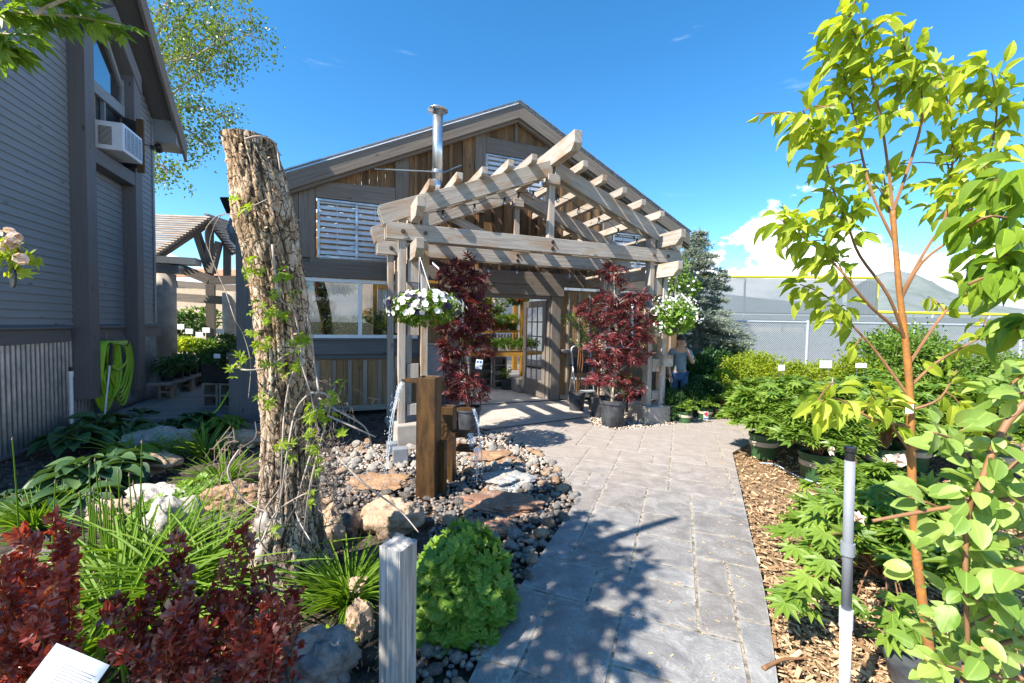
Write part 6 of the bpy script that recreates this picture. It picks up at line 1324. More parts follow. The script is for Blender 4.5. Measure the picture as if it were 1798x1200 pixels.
def poplar():
    c = V3(-10.6, 11.5, 0); t = thing('poplar_tree', 'tall airy poplar with glossy spring leaves behind the grey house', 'tree', c); s_ = MB(); l_ = MB(); Y = 11.5
    s_.tube(smoothpts([c, P(215, 200, Y+.6), P(225, -60, Y+.6), P(240, -350, Y+.6)], 4), [.2-.012*i for i in range(13)], 8)
    runs = [[(240, 200), (300, 120), (360, 70), (440, 30)], [(240, 140), (300, 60), (350, 0), (400, -60)], [(240, 250), (300, 170), (350, 130), (400, 110)], [(250, 280), (300, 200), (350, 190), (395, 205)], [(250, 300), (300, 230), (340, 235), (365, 262)], [(255, 60), (320, -30), (380, -60)], [(350, 130), (390, 80), (440, 60)], [(250, 320), (280, 290), (295, 300)], [(240, 180), (290, 110), (340, 100), (400, 60)], [(300, 120), (330, 60), (370, 30)], [(255, 100), (290, 30), (310, -40)]]
    for w in runs:
        p = smoothpts([P(x, y, Y+random.uniform(-.6, .6)) for x, y in w], 4); s_.tube(p, [.035*(1-.85*j/len(p)) for j in range(len(p))], 5, cap=False)
        for j in range(2, len(p)):
            for _ in range(4):
                e = p[j]+V3(random.gauss(0, .28), random.gauss(0, .3), random.gauss(.02, .22)); s_.tube([p[j], e], [.008, .003], 3, cap=False); n = 17; l_.scatter(T_oval, np.array(e)+rnd(n)*.13, rnd(n)+[0, 0, -.3], rnd(n)+[0, 0, .5], RNG.uniform(.06, .105, n), RNG.random(n))
    s_.build('trunk', M['palebark'], t); l_.build('foliage', M['l_poplar'], t)
poplar()
def shade_tree():
    """maple standing left of and beside the camera: its lowest branches hang into the top left corner and shade the path"""
    b = V3(-2.9, .15, 0); t = thing('maple_tree', 'green maple whose leafy branches hang into the top left corner', 'tree', b); s_ = MB(); l_ = MB()
    top = V3(-2.3, .7, 3.4); s_.tube(smoothpts([b, V3(-2.7, .3, 1.6), top, V3(-2.0, .8, 4.3)], 4), [.09-.005*i for i in range(13)], 10)
    cl_old = [(V3(-2.05, .75, 3.35), .50, 420), (V3(-2.35, .65, 3.15), .45, 330), (V3(-1.9, .95, 3.85), .48, 380), (V3(-2.5, 1.1, 3.65), .42, 300), (V3(-1.75, .45, 4.2), .5, 330), (V3(-2.15, .2, 3.7), .5, 380), (V3(-2.0, .35, 3.25), .40, 280), (V3(-2.45, -.1, 3.9), .55, 380), (V3(-1.55, .0, 4.3), .5, 300), (V3(-2.6, .25, 3.2), .42, 260), (V3(-2.3, -.5, 4.1), .6, 300)]
    cl = []
    for (sx, sy, r, n) in ((.50, 3.05, .26, 150), (.32, 2.72, .30, 190), (.68, 2.62, .22, 110), (.26, 2.42, .24, 130), (.50, 2.25, .26, 150), (-.02, 1.95, .32, 130), (.30, 1.78, .28, 170), (.02, 2.75, .16, 60), (-.30, 1.62, .32, 200), (.05, 1.45, .32, 200), (-.6, 1.9, .2, 60), (-.55, 1.2, .3, 160), (-1.0, 1.55, .22, 70)):
        z = random.uniform(2.95, 3.35); cl.append((V3(sx-.773*z, sy-.58*z, z), r, int(n*.8)))
    for c, r, n in cl:
        s_.tube(smoothpts([top-UP*.5, top.lerp(c, .5), c], 3), [.03-.004*i for i in range(7)], 5, cap=False); blob(l_, T_maple2, n, c, (r, r, r*.8), .105, .1, .7, .3)
    for w, Y in (([(-300, -60), (-100, 0), (0, 20), (60, 25), (140, 30), (215, 45)], 1.55), ([(-200, 60), (-60, 50), (0, 60), (60, 62)], 1.5), ([(-200, 100), (-60, 90), (0, 80), (15, 85)], 1.5), ([(60, 25), (100, 5), (150, -10)], 1.55), ([(-100, 0), (20, -20), (90, -15), (130, 10)], 1.6)):
        p = smoothpts([P(x, y, Y+.03*i) for i, (x, y) in enumerate(w)], 4); s_.tube(p, [.007*(1-.6*j/len(p)) for j in range(len(p))], 5); L = sum((p[j+1]-p[j]).length for j in range(len(p)-1)); leafy_branch(l_, p, int(L*48), .085, T_maple2, .05, .55, .2)
    s_.build('trunk', M['palebark'], t); l_.build('foliage', M['l_poplar2'], t)
T_maple2 = palm([(0, 1), (32, .8), (-32, .8), (75, .5), (-75, .5)], .17, .15)
M['l_poplar2'] = leafm('soft_maple_leaf', (.13, .24, .03), (.24, .36, .05), .5); shade_tree()
def edge_blossom():
    Y = 1.5; t = thing('blossoming_twig', 'pink white blossoms and bright leaves poking in at the left edge', 'branch', P(-60, 470, Y)); s_ = MB(); s_.tube(smoothpts([P(-130, 520, Y), P(-40, 470, Y), P(10, 430, Y), P(40, 445, Y)], 4), .004, 5); s_.build('stem', M['redstem'], t); l_ = MB()
    for (x, y, n) in ((15, 430, 14), (5, 455, 14), (30, 445, 10), (20, 465, 10)): c = P(x, y, Y); l_.scatter(T_maple2, np.array(c)+rnd(n)*.02, rnd(n)+[.3, 0, -.3], rnd(n)*.4+[0, -.7, .6], RNG.uniform(.03, .055, n), RNG.random(n))
    l_.build('foliage', M['l_apple'], t); m = MB()
    for (x, y) in ((15, 410), (22, 425), (10, 432), (36, 455), (26, 418)): c = P(x, y, Y-.03); n = 16; d = unit(rnd(n)); m.scatter(T_flower, np.array(c)+d*.016, np.cross(d, [.3, .2, 1]), d, .022, RNG.random(n))
    m.build('blossom', M['p_pink'], t); m = MB(); m.lathe((0, 0, 0), [(.001, -.004), (.03, -.003), (.032, 0), (.03, .003), (.001, .004)], 24); o = m.build('disc', M['discm'], label='round dark translucent disc dangling at the left edge', cat='ornament'); o.location = P(23, 488, 1.5); o.rotation_euler = (R(90), 0, R(-25)); o.scale = (.78, 1.15, 1)
M['discm'] = solid('smoky_disc', (.05, .055, .06), .2, .4, 20); edge_blossom()
# ================================================================== LEFT PASSAGE
ZD = .10
def passage():
    D0 = V3(-.335, .942, 0).normalized(); N0 = V3(D0.y, -D0.x, 0); a0 = G(232, 740, ZD); W_ = 2.75
    t = thing('boardwalk', 'grey timber boardwalk between the grey house and the greenhouse', 'boardwalk', a0); m = MB()
    fr = MB(); fr.hexa([a0+UP*-.11, a0+D0*.04-UP*.11, a0+D0*.04-UP*.005, a0-UP*.005, a0+V3(2.3, 0, -.11), a0+V3(2.3, 0, -.11)+D0*.04, a0+V3(2.3, 0, -.005)+D0*.04, a0+V3(2.3, 0, -.005)]); fr.build('edge_joist', M['deck'], t)
    for i in range(60):
        p = a0+D0*(i*.145)-N0*.5; m.beam(p+D0*.07-UP*.0, p+D0*.07+N0*3.2, .138, .03, UP, random.random())
    m.build('deck_boards', M['deck'], t)
    # cinder block builder
    def block(par, c, ax, n=1, w=.40, d=.2, h=.2):
        ay = V3(-ax.y, ax.x, 0); b = MB(); o = Vector(c); wt = .035
        for (x0, x1, y0, y1) in ((-w/2, w/2, -d/2, -d/2+wt), (-w/2, w/2, d/2-wt, d/2), (-w/2, -w/2+wt, -d/2+wt, d/2-wt), (w/2-wt, w/2, -d/2+wt, d/2-wt), (-wt/2, wt/2, -d/2+wt, d/2-wt)):
            b.box(o+ax*(x0+x1)/2+ay*(y0+y1)/2+UP*h/2, x1-x0, y1-y0, h-.004, ax, ay)
        return b
    def block_end(c, ax, h=.4, w=.2, d=.2):   # standing block whose two holes face sideways
        ay = V3(-ax.y, ax.x, 0); b = MB(); o = Vector(c); wt = .035
        b.box(o-ax*(w/2-wt/2)+UP*h/2, wt, d, h-.004, ax, ay); b.box(o+ax*(w/2-wt/2)+UP*h/2, wt, d, h-.004, ax, ay)
        for z in (wt/2, h/2, h-wt/2): b.box(o+UP*z, w-2*wt, d, wt-.004, ax, ay)
        b.box(o+UP*h/2+ay*(d/2-.01), w-2*wt, .012, h-.01, ax, ay); return b
    # potted hellebores on plank bench by the house
    bA, bB = H(3.05, .35, 0), H(4.75, .42, 0); t = thing('plank_bench', 'low grey plank bench on cinder blocks against the house corner', 'bench', bA); m = MB(); m.beam(bA+UP*.40-D0*.3, bB+UP*.40, .34, .045); m.build('seat_plank', M['deck'], t)
    for f in (.02, .5, .95): b = block_end(bA.lerp(bB, f)+UP*ZD, N0, .27); b.build('cinder_block', M['concd'], t)
    def darkpot(nm, lab, c, r, h, fr, fh, n, lm, tpl, sz, grp, cat='potted plant', potm='dark'):
        t = thing(nm, lab, cat, c, grp); pot_into(t, c, r, h, M[potm]); l_ = MB(); blob(l_, tpl, n, Vector(c)+UP*(h+fh*.4), (fr, fr, fh), sz, .3, .7, .3); l_.build('foliage', M[lm], t)
    for i, (f, lab) in enumerate(((.02, 'nearest dark potted plant on the plank bench'), (.24, 'second dark potted plant from the near end of the plank bench'), (.42, 'small dark potted plant in the middle of the plank bench'), (.62, 'dark potted plant past the middle of the plank bench'), (.82, 'farthest dark potted plant on the plank bench'))):
        darkpot('potted_plant', lab, bA.lerp(bB, f)+UP*.425, .11, .2, .2, .13, 90, 'l_dark', T_oval, .10, 'dark potted plants on the plank bench')
    # round concrete columns on square blocks + back arcade and slatted roof
    T = thing('slatted_pavilion', 'grey timber pavilion with slatted gable roof on round concrete columns behind the boardwalk', 'pavilion', P(300, 690, 9.4)); Y1 = 9.0
    c1 = P(291, 690, Y1); m = MB(); m.tube([V3(c1.x, c1.y, .55), V3(c1.x, c1.y, P(291, 482, Y1).z)], .21, 28); m.build('column', M['conc'], T, smooth=True)
    m = MB(); m.box(V3(c1.x+.22, c1.y, 0), .85, .7, .68, N0, D0, base=True); m.build('column_base', M['concd'], T, bevel=.02); m = MB(); m.box(V3(c1.x, c1.y, P(291, 482, Y1).z+.02), .62, .3, .16, N0, D0, base=True); m.box(V3(c1.x+.2, c1.y, P(291, 466, Y1).z+.02), .9, .36, .14, N0, D0, base=True); m.build('beam_seat', M['galv'], T)
    c2 = P(408, 600, 11.5); m = MB(); m.tube([V3(c2.x, c2.y, 0), V3(c2.x, c2.y, P(408, 515, 11.5).z)], .22, 28); m.build('column', M['conc'], T, smooth=True)
    m = MB(); c3 = P(371, 600, 12.2); m.beam(V3(c3.x, c3.y, 0), V3(c3.x, c3.y, P(371, 500, 12.2).z), .2, .2, EN); m.build('square_post', M['trim'], T)
    m = MB()
    for (a, b, Ya, Yb, w) in (((275, 520), (425, 530), 11.5, 11.5, .22), ((300, 498), (430, 508), 12.5, 12.5, .18), ((275, 455), (368, 492), 9.3, 9.6, .20), ((368, 492), (425, 492), 9.6, 9.8, .18), ((368, 388), (272, 452), 9.6, 9.3, .16), ((368, 388), (412, 446), 9.6, 9.8, .14), ((368, 386), (368, 495), 9.62, 9.62, .14), ((345, 408), (368, 478), 9.58, 9.6, .12), ((385, 425), (372, 480), 9.6, 9.6, .10), ((399, 430), (399, 490), 9.75, 9.75, .11), ((278, 455), (278, 480), 9.3, 9.3, .15)):
        q = MB(); q.beam(P(a[0], a[1], Ya), P(b[0], b[1], Yb), .14, w); q.build('timber', M['trim'], T)
    m = MB(); n = 20   # slats, left slope seen from above/below
    e0, e1 = P(368, 381, 9.4), P(368, 381, 9.4); f0 = P(272, 448, 9.1)
    for i in range(n):
        f = i/(n-1); ax_ = 368-98*f; ay_ = 382+68*f; m.beam(P(ax_+3, ay_, 9.35-.2*f), P(ax_-150, ay_-6-2*f, 10.4-.2*f), .075, .03)
    q = MB()
    for i in range(14):
        f = i/13; a = P(368, 383, 9.5).lerp(P(414, 447, 9.75), f); q.beam(a+V3(.0, -.12, .05), a+V3(-.6, 2.8, .3), .07, .035)
    m.build('roof_slats', M['perg'], T); q.build('roof_slats', M['perg'], T)
    # stucco wall and copper roof beyond
    t = thing('stucco_wall', 'sunlit tan stucco wall with copper coloured roof seen past the pavilion', 'wall', V3(-11, 18, 0)); m = MB(); m.box(V3(-11.5, 18, 0), 12, .3, P(380, 500, 18).z, base=True); m.build('wall', M['tan'], t); m = MB(); zz = P(380, 490, 18).z; m.prism([V3(-17.5, 17.6, zz), V3(-5.5, 17.6, zz), V3(-5.5, 18.9, zz+.45), V3(-17.5, 18.9, zz+.45)], UP*.06); m.build('roof', M['roofred'], t)
    # planting tables with flats and cards
    for (x, y, Y, lab, n) in ((318, 622, 10.2, 'plant table of lettuce like seedlings beside the round column', 5), (395, 612, 10.8, 'plant table with dark greens at the right of the passage', 3)):
        c = P(x, y, Y); t = thing('plant_table', lab, 'table', V3(c.x, c.y, 0)); m = MB(); m.box(V3(c.x, c.y, c.z-.06), .16*n+.2, 1.0, .05, V3(1, 0, 0)); m.build('table_top', M['trim'], t)
        for s in (-1, .05, 1):
            for lv in range(4): zb = ZD+lv*.2; 
            b = block_end(V3(c.x+s*(.07*n+.02), c.y-.38, ZD), V3(1, 0, 0), min(.42, c.z-.2), .3, .2); b.build('cinder_block', M['concd'], t); b = block_end(V3(c.x+s*(.07*n+.02), c.y-.38, ZD+.42), V3(1, 0, 0), max(.1, c.z-.55), .3, .2); b.build('cinder_block', M['concd'], t)
    for (x, y, Y, r, lm, lab) in ((300, 603, 10.1, .34, 'l_yg', 'tray of bright seedlings at the left end of the table'), (330, 605, 10.1, .34, 'l_apple', 'tray of yellow green seedlings in the middle of the table'), (355, 608, 10.2, .30, 'l_mid', 'tray of green seedlings with a red bloom at the table end'), (395, 600, 10.8, .34, 'l_dark', 'dark leafy tray on the right hand table'), (325, 570, 13.5, .8, 'l_dark', 'tall dark green plants behind the seedling table at left'), (350, 560, 13.8, .8, 'l_mid', 'green climbing foliage in front of the tan wall')):
        c = P(x, y, Y); m = MB(); blob(m, T_oval, 420, c, (r, .35, r*.45), .09 if r < .5 else .13, .2, .7); m.build('seedling_tray', M[lm], label=lab, cat='plants')
    for i, (x, y, Y, lab) in enumerate(((332, 582, 10.0, 'white price card left over the seedlings'), (350, 588, 9.9, 'large white price card in the middle over the seedlings'), (362, 580, 10.1, 'white price card right over the seedlings'), (386, 582, 10.6, 'white price card on the right hand table'), (317, 574, 11.5, 'bluish price card far behind the seedlings'))):
        c = P(x, y, Y); m = MB(); m.box(c, 12/FPX*Y, .01, 9/FPX*Y, V3(1, .1, 0).normalized()); m.build('price_card', M['paper'], label=lab, cat='sign')
    # crate of greens on blocks right of the boardwalk
    c = P(396, 695, 6.9); c.z = ZD; t = thing('cinder_block_stand', 'cinder block stand right of the boardwalk under the dark trough', 'stand', c)
    for dx in (-.15, .12): b = block_end(V3(c.x+dx, c.y, ZD), V3(1, 0, 0), .4, .25, .3); b.build('cinder_block', M['concd'], t)
    c4_ = V3(c.x, c.y, ZD+.42); t = thing('planter_trough', 'black trough of fine dark greens with a white tag on the block stand', 'planter', c4_); m = MB(); m.box(c4_, .5, .4, .28, base=True); m.build('trough', M['dark'], t, bevel=.01); m = MB(); blob(m, T_oval, 500, c4_+UP*.36, (.32, .25, .16), .07, .2, .8); m.build('foliage', M['l_dark'], t); m = MB(); m.box(c4_+V3(.05, -.26, .42), .10, .004, .07); m.build('tag', M['paper'], t)
    # hose coil, wand, hooks, standpipe, loose hose
    hc = H(2.02, .05, 0); t = thing('garden_hose', 'bright lime green garden hose coiled on a wall hook', 'hose', hc+UP*1.2); m = MB(); pts = []
    def hp(x, y, o): q = ray(x, y); k = ((H0+HN*o)-CAM).dot(HN)/q.dot(HN); return CAM+q*k
    rr = random.Random(4)
    def loop(cx0, cx1, yt, yb, o, sk): return [(cx0, (yt*.7+yb*.3), o), (cx0+(cx1-cx0)*.15, yt+4, o), ((cx0+cx1)/2, yt, o+.02), (cx0+(cx1-cx0)*.85, yt+4, o), (cx1, yt*.65+yb*.35, o), (cx1-sk, yt*.3+yb*.7, o), ((cx0+cx1)/2+sk*.2, yb, o+.02), (cx0+sk*.6, yt*.35+yb*.65, o)]
    pts = []
    for i in range(7): pts += [hp(*p) for p in loop(163+i*3.2, 204-rr.uniform(0, 8)+i*1.5, 601, 724-i*4.5, .10+.018*i, rr.uniform(0, 8))]
    for i in range(6): pts += [hp(*p) for p in loop(196-rr.uniform(0, 9), 233-i*2.2, 600+i*.7, 712-i*7 if i < 5 else 650, .12+.018*i, rr.uniform(0, 6))]
    m.tube(smoothpts(pts, 5), .0165, 10); m.build('coil', M['hose'], t, smooth=True); m = MB(); m.tube([hp(193, 640, .28), hp(184, 728, .26)], .011, 8); m.build('wand', M['acw'], t); m = MB(); m.tube([hp(196, 605, .28), hp(193, 642, .28)], .02, 8); m.build('grip', M['dark'], t)
    t = thing('wall_hook', 'pair of pale metal hooks over the band holding the hose', 'hook', hp(180, 590, .1))
    for x in (174, 187): m = MB(); m.tube([hp(x, 581, .09), hp(x, 583, .13), hp(x, 604, .13)], .007, 6); m.build('hook', M['steel'], t)
    m = MB(); m.tube([hp(212, 604, .12), hp(216, 607, .2), hp(224, 607, .24), hp(226, 600, .24)], .008, 6); m.build('hook', M['dark'], t)
    m = MB(); a = hp(124, 652, .14); m.tube([a, V3(a.x, a.y, .05)], .020, 14); m.tube([a+UP*.0, a-UP*.07], .026, 14); o = m.build('standpipe', M['white'], label='white plastic pipe standing against the corrugated skirt', cat='pipe'); m = MB(); m.tube([a+UP*.001, a+UP*.05], .018, 10); m.build('cap', M['dark'], o)
    m = MB(); m.tube(smoothpts([P(411, 655, 6.5), P(405, 680, 6.3), P(390, 708, 6.1), P(372, 727, 5.95), G(330, 742, .03), G(280, 746, .03)], 6), .011, 8); m.build('loose_hose', M['hose'], smooth=True, label='length of green hose trailing down beside the corner post', cat='hose')
    m = MB(); p0 = P(403, 358, 6.35); q = P(392, 350, 6.3); m.beam(P(396, 347, 6.35), P(408, 375, 6.5), .16, .03); m.tube([p0, P(425, 352, 6.5)], .02, 8); m.beam(P(404, 347, 6.4), P(415, 368, 6.5), .12, .02); m.build('floodlight', M['dark'], label='dark floodlight under the greenhouse eave left of the trunk', cat='floodlight')
    m = MB(); rock_into(m, P(419, 405, 6.6), (.12, .2, .22), 9, 10, 0, 0, .3); m.build('wrapped_bag', M['acg'], smooth=True, label='grey plastic wrapped bundle hanging at the greenhouse corner', cat='bundle')
    return block_end
block_end = passage()
# ================================================================== INSIDE AND BESIDE THE DOORWAY
def interior():
    pw = thing('potted_flower', 'x', 'potted plant', (0, 0, 0), 'white pots of seedlings on the greenhouse table'); pot_into(pw, (0, 0, 0), .055, .10, M['white']); l_ = MB(); blob(l_, T_oval, 60, (0, 0, .15), (.10, .10, .08), .07, .2, .8); l_.build('foliage', M['l_mid'], pw)
    c = P(885, 618, 10.1); t = thing('potting_table', 'wooden plank table on cinder blocks inside the doorway', 'table', V3(c.x, c.y, .03)); zt = P(885, 617, 10.1).z; m = MB(); m.beam(P(800, 621, 10.1), P(928, 621, 9.9), .9, .07, tint=.1); m.build('table_top', M['gold'], t)
    for (x, w) in ((877, .26), (850, .26), (835, .2)):
        q = P(x, 640, 10.0); 
        for lv in (0, 1): b = block_end(V3(q.x, q.y-.15+(.3 if x < 870 else 0), .04+lv*.36), V3(1, .2, 0).normalized(), .35, .3, .3); b.build('cinder_block', M['concd'], t)
    first = True; k = 0
    for row in range(3):
        for i in range(9):
            q = P(808+i*14+row*5, 619, 9.75+row*.25); lab = 'white pot with green seedling in the %s row on the doorway table' % ('front', 'middle', 'back')[row]
            loc = V3(q.x, q.y, zt+.035)
            if first: pw.location = loc; pw['label'] = lab; first = False
            else: copy_tree(pw, lab, loc, random.uniform(0, 6), random.uniform(.9, 1.25))
    t = thing('wall_shelf', 'golden plank shelf of flower pots at the back left of the doorway', 'shelf', P(870, 584, 11.5)); m = MB(); m.beam(P(790, 583, 11.5), P(925, 582, 11.5), .4, .06); m.build('shelf_board', M['gold'], t); m = MB()
    for i in range(24): a = P(795+i*5.4, 587, 11.45); m.beam(a, a-UP*.22, .03, .03, EN)
    m.build('slat_rail', M['gold'], t)
    for i, (x, mt, lm, fl, lab) in enumerate(((853, 'terra', 'l_mid', 'p_red', 'red flowers in a wicker brown pot on the golden shelf'), (870, 'terra', 'l_yg', None, 'bright green plant in a wicker brown pot on the golden shelf'), (900, 'potgreen', 'l_yg', None, 'green plant in a dark green pot on the golden shelf'), (885, 'terra', 'l_mid', None, 'leafy plant in terracotta pot, middle of the golden shelf'), (858, 'white', 'l_mid', 'p_pink', 'small white pot with pink blooms in front on the golden shelf'), (830, 'terra', 'l_mid', 'p_red', 'red flowering pot at the left end of the golden shelf'))):
        q = P(x, 580, 11.5 if mt != 'white' else 11.35); t = thing('potted_flower', lab, 'potted plant', q, 'pots on the golden shelf'); pot_into(t, q, .13 if mt != 'white' else .1, .18, M[mt]); l_ = MB(); blob(l_, T_oval, 130, q+UP*.26, (.2, .2, .14), .09, .2, .8); l_.build('foliage', M[lm], t)
        if fl: m = MB(); d = unit(rnd(30)); d[:, 2] = abs(d[:, 2]); m.scatter(T_flower, np.array(q+UP*.28)+d*.18, d, d+[0, -.6, .3], .07, RNG.random(30)); m.build('flowers', M[fl], t)
    for (x, y, Y, r, fm, lab) in ((868, 538, 10.6, .30, 'p_pink', 'dark leafed hanging basket with pale pink flowers inside the doorway'), (838, 530, 10.4, .3, 'p_red', 'green hanging basket behind the left maple'), (907, 524, 11, .28, 'p_red', 'red and white hanging basket at the top of the doorway'), (955, 545, 10.8, .25, 'p_red', 'hanging basket of red flowers seen through the door glass'),
                          (600, 500, 8.6, .26, 'p_red', 'red geranium basket hanging high behind the lower window'), (565, 505, 8.2, .25, 'p_red', 'dark basket with red geraniums at the window left'), (568, 540, 8.5, .2, 'p_pink', 'pink geranium basket seen through the left window pane'), (672, 560, 8.6, .25, 'p_pink', 'basket behind the right window pane')):
        c = P(x, y, Y); basket(lab, c, r, r*.6, 220, (40, M[fm]), None, c+UP*.8, leaf='l_mid', size=.09, fs=.075)
    # window sill table full of plants
    c = P(610, 612, 8.0); t = thing('window_table', 'plant bench right behind the lower window', 'table', c); m = MB(); m.beam(F(-3.6, -.75, 1.12), F(-1.8, -.75, 1.12), .7, .05); m.build('table_top', M['gold'], t)
    for s in (-3.4, -2.6, -1.9): m = MB(); m.beam(F(s, -.75, .04), F(s, -.75, 1.09), .1, .1, EN); m.build('leg', M['gold'], t)
    for i in range(8):
        s = -3.45+i*.22; q = F(s, -.55-.2*(i % 2), 1.145); lm = ('l_mid', 'l_dark', 'l_yg', 'l_mid')[i % 4]; fm = ('p_red', None, 'p_pink', 'p_red')[i % 4]; wd = ('first', 'second', 'third', 'fourth', 'fifth', 'sixth', 'seventh', 'eighth')[i]
        t = thing('potted_flower', wd+' pot from the left on the bench behind the window', 'potted plant', q, 'pots behind the lower window'); pot_into(t, q, .09, .12, M['terra']); l_ = MB(); blob(l_, T_oval, 230, q+UP*.24, (.21, .2, .2), .085, .2, .8); l_.build('foliage', M[lm], t)
        if fm: m = MB(); d = unit(rnd(14)); d[:, 2] = abs(d[:, 2]); m.scatter(T_flower, np.array(q+UP*.24)+d*.15, d, d+[0, -.6, .3], .05, RNG.random(14)); m.build('flowers', M[fm], t)
    ip = P(919, 600, 10.9); m = MB(); m.beam(V3(ip.x, ip.y, .03), V3(ip.x, ip.y, 3.9), .15, .15, EN); m.build('timber_column', M['gold'], label='golden square timber column inside the doorway by the open door', cat='column')
    # block on floor, small plant
    q = P(935, 683, 9.6); m = MB(); m.box(V3(q.x, q.y, .04), .9, .5, .28, EF, -EN, base=True); m.build('concrete_step', M['concd'], bevel=.01, label='low concrete block on the floor behind the open door', cat='block')
    q = P(889, 690, 9.7); t = thing('potted_plant', 'small yellow green plant in black box on the doorway floor', 'potted plant', V3(q.x, q.y, .04)); m = MB(); m.box(V3(q.x, q.y, .04), .22, .22, .24, base=True); m.build('pot', M['dark'], t); m = MB(); blob(m, T_oval, 60, V3(q.x, q.y, .4), (.1, .1, .15), .07, .2, .8); m.build('foliage', M['l_yg'], t)
    # info card on the left maple
    c = P(841, 640, 5.45); t = thing('info_card', 'white card with two blue square pictures hanging in the left maple', 'card', c); ax = V3(.98, .1, -.12).normalized(); az = V3(.13, 0, .99).normalized(); n = ax.cross(az); w, h = .085, .12
    pq = lambda x0, x1, z0, z1, o: [c+ax*x0+az*z0+n*o, c+ax*x1+az*z0+n*o, c+ax*x1+az*z1+n*o, c+ax*x0+az*z1+n*o]
    m = MB(); m.prism(pq(-w/2, w/2, -h/2, h/2, 0), n*.002); m.build('card', M['paper'], t); m = MB(); m.prism(pq(-.034, -.004, .012, .042, .0022), n*.0004); m.prism(pq(.004, .034, .012, .048, .0022), n*.0004); m.build('blue_pictures', M['blueink'], t); m = MB()
    for i in range(5): m.prism(pq(-.032, .030, -.01-i*.008, -.007-i*.008, .0022), n*.0004)
    m.build('printed_lines', M['ink'], t)
interior()
def stepladder():
    c = F(1.12, .28, .03); t = thing('step_stool', 'folding grey metal step ladder leaning beside the door jamb', 'step ladder', c); X = EF; q = lambda s, k, z: c+EF*s+EN*k+UP*z
    m = MB(); 
    for s in (0, .42):
        m.tube([q(s, .22, 0), q(s, .02, .95)], .014, 8); 
    m.tube(smoothpts([q(0, .02, .92), q(.02, .0, 1.05), q(.21, -.01, 1.09), q(.40, 0, 1.05), q(.42, .02, .92)], 4), .014, 8); m.build('frame', M['galv2'], t, smooth=True)
    m = MB()
    for s in (.03, .39): m.tube([q(s, -.14, 0), q(s, .03, .72)], .012, 8)
    m.build('rear_legs', M['galv2'], t)
    for z, k in ((.22, .20), (.46, .14), (.70, .09)): m = MB(); m.box(q(.21, k-.04, z), .40, .16 if z < .6 else .24, .03, EF, -EN); m.build('tread', M['dark'] if z > .6 else M['galv2'], t, bevel=.004)
    m = MB(); m.prism([q(.05, .06, .56), q(.37, .06, .56), q(.37, .0, .86), q(.05, .0, .86)], EN*.01); m.build('back_panel', M['dark'], t)
stepladder()
def boxes():
    for (x, y, Y, sx, sz, lab) in ((703, 762, 4.55, .16, .16, 'grey plastic splash box behind the falling water at left'), (688, 742, 4.9, .12, .12, 'small blue grey plastic box by the left footing')):
        p = P(x, y+12, Y); m = MB(); m.box(V3(p.x, p.y, 0), sx, .12, sz, V3(.9, .3, 0).normalized(), base=True); m.build('valve_box', M['pvc'], bevel=.008, label=lab, cat='box')
    # wall box seen between the left posts
    p = F(-1.50, .12, .62); t = thing('wall_cabinet', 'grey metal utility cabinet on the barn boards between the left posts', 'cabinet', p); m = MB(); m.box(p+UP*.2, .34, .16, .62, EF, -EN); m.build('cabinet_body', M['pvc'], t, bevel=.006); m = MB(); m.box(p+UP*.53+EN*.01, .38, .2, .02, EF, -EN); m.build('lid', M['galv'], t)
boxes()
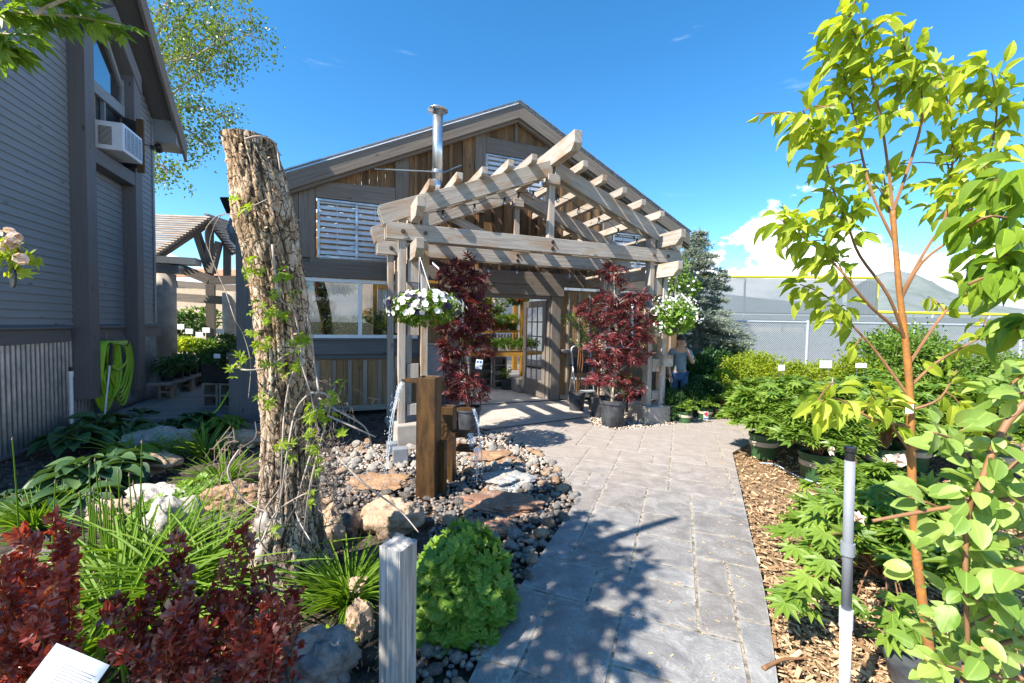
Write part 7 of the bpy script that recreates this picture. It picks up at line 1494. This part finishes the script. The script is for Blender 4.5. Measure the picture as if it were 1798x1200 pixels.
# ================================================================== THE PERSON
def person():
    Y = 7.35; c = P(1193, 640, Y); c.z = 0; t = thing('person', 'person in grey blue t-shirt and jeans, one hand raised to the face, behind right post', 'person', c)
    fw = V3(-.25, -.97, 0).normalized(); rt = V3(-fw.y, fw.x, 0)*-1   # rt: the person's left side towards photo right
    if rt.x < 0: rt = -rt
    hz = P(1190, 600, Y).z; k = hz/1.62
    q = lambda x, f, z: c+rt*x*k+fw*f*k+UP*z*k
    def skin(name, mat, verts, edges, rad, root=0, sub=2):
        me = bpy.data.meshes.new(name); me.from_pydata([tuple(v) for v in verts], edges, []); o = bpy.data.objects.new(name, me); link(o, t); KIDS.setdefault(t.name, []).append(o)
        s = o.modifiers.new('Skin', 'SKIN'); s.use_smooth_shade = True
        for i, r in enumerate(rad): me.skin_vertices[0].data[i].radius = (r*k, r*k) if not isinstance(r, tuple) else (r[0]*k, r[1]*k)
        me.skin_vertices[0].data[root].use_root = True; b = o.modifiers.new('Sub', 'SUBSURF'); b.levels = b.render_levels = sub; me.materials.append(mat); return o
    bv = [q(0, 0, .93), q(0, .02, 1.12), q(0, .06, 1.34), q(0, .10, 1.45), q(0, .13, 1.53), q(0, .15, 1.62), q(0, .15, 1.70),
          q(.17, .07, 1.40), q(.27, .10, 1.15), q(.16, .26, 1.36), q(.09, .27, 1.50),
          q(-.17, .07, 1.40), q(-.24, .05, 1.13), q(-.22, .20, .93), q(-.20, .25, .86),
          q(.10, 0, .88), q(.11, .03, .48), q(.11, -.02, .08), q(.12, .12, .03), q(-.10, 0, .88), q(-.11, .05, .48), q(-.12, 0, .08), q(-.13, .14, .03)]
    be = [(0, 1), (1, 2), (2, 3), (3, 4), (4, 5), (5, 6), (3, 7), (7, 8), (8, 9), (9, 10), (3, 11), (11, 12), (12, 13), (13, 14), (0, 15), (15, 16), (16, 17), (17, 18), (0, 19), (19, 20), (20, 21), (21, 22)]
    br = [.13, .12, .13, .09, .055, .085, .07, .06, .045, .032, .03, .06, .045, .034, .03, .085, .06, .042, .03, .085, .06, .042, .03]
    skin('body', M['skin'], bv, be, br)
    sv = [q(0, 0, .90), q(0, .02, 1.12), q(0, .06, 1.32), q(0, .09, 1.42), q(.17, .07, 1.40), q(.245, .09, 1.22), q(-.17, .07, 1.40), q(-.225, .06, 1.20)]
    skin('t_shirt', M['shirt'], sv, [(0, 1), (1, 2), (2, 3), (3, 4), (4, 5), (3, 6), (6, 7)], [.155, .15, .16, .10, .085, .072, .085, .072])
    jv = [q(0, 0, .93), q(.10, 0, .86), q(.11, .03, .48), q(.11, -.02, .09), q(-.10, 0, .86), q(-.11, .05, .48), q(-.12, 0, .09)]
    skin('jeans', M['jeans'], jv, [(0, 1), (1, 2), (2, 3), (0, 4), (4, 5), (5, 6)], [.14, .10, .075, .06, .10, .075, .06])
    hd = MB(); rock_into(hd, q(0, .13, 1.70), (.088*k, .10*k, .075*k), 3, 10, 0, 0, .08); hd.build('hair', M['hair'], t, smooth=True)
    f = MB(); hc = q(0, .15, 1.62)
    for s in (-1, 1): rock_into(f, hc+rt*s*.03*k+fw*.078*k+UP*.02*k, (.011, .008, .007), 1, 6); 
    f.build('eyes', M['dark'], t); f = MB(); rock_into(f, hc+fw*.09*k-UP*.01*k, (.012, .02, .02), 1, 6); 
    for s in (-1, 1): rock_into(f, hc+rt*s*.082*k, (.01, .016, .026), 1, 6)
    f.build('nose_and_ears', M['skin'], t, smooth=True); f = MB(); f.box(hc+fw*.082*k-UP*.045*k, .045*k, .01, .008, rt); f.build('mouth', M['p_red'], t)
    for (w, d0, up_) in ((bv[10], UP*.9+fw*.1-rt*.35, 1), (bv[14], -UP*.8+fw*.5, -1)):
        d0 = d0.normalized(); sd_ = rt if up_ > 0 else fw.cross(d0).normalized(); V = [w, w+d0*.05*k]; E = [(0, 1)]; Rr = [.026, .034]
        for j in range(4):
            b0 = len(V); o = sd_*(j-1.5)*.019*k; L = (.072, .082, .078, .062)[j]*k; cur = fw*.012*k
            V += [w+d0*.075*k+o, w+d0*(.075*k+L*.5)+o+cur*.6, w+d0*(.075*k+L)+o+cur*2]; E += [(1, b0), (b0, b0+1), (b0+1, b0+2)]; Rr += [.0105, .009, .008]
        b0 = len(V); V += [w+d0*.03*k-sd_*.035*k, w+d0*.065*k-sd_*.06*k]; E += [(0, b0), (b0, b0+1)]; Rr += [.012, .0095]
        skin('hand', M['skin'], V, E, Rr, 0, 1)
person()
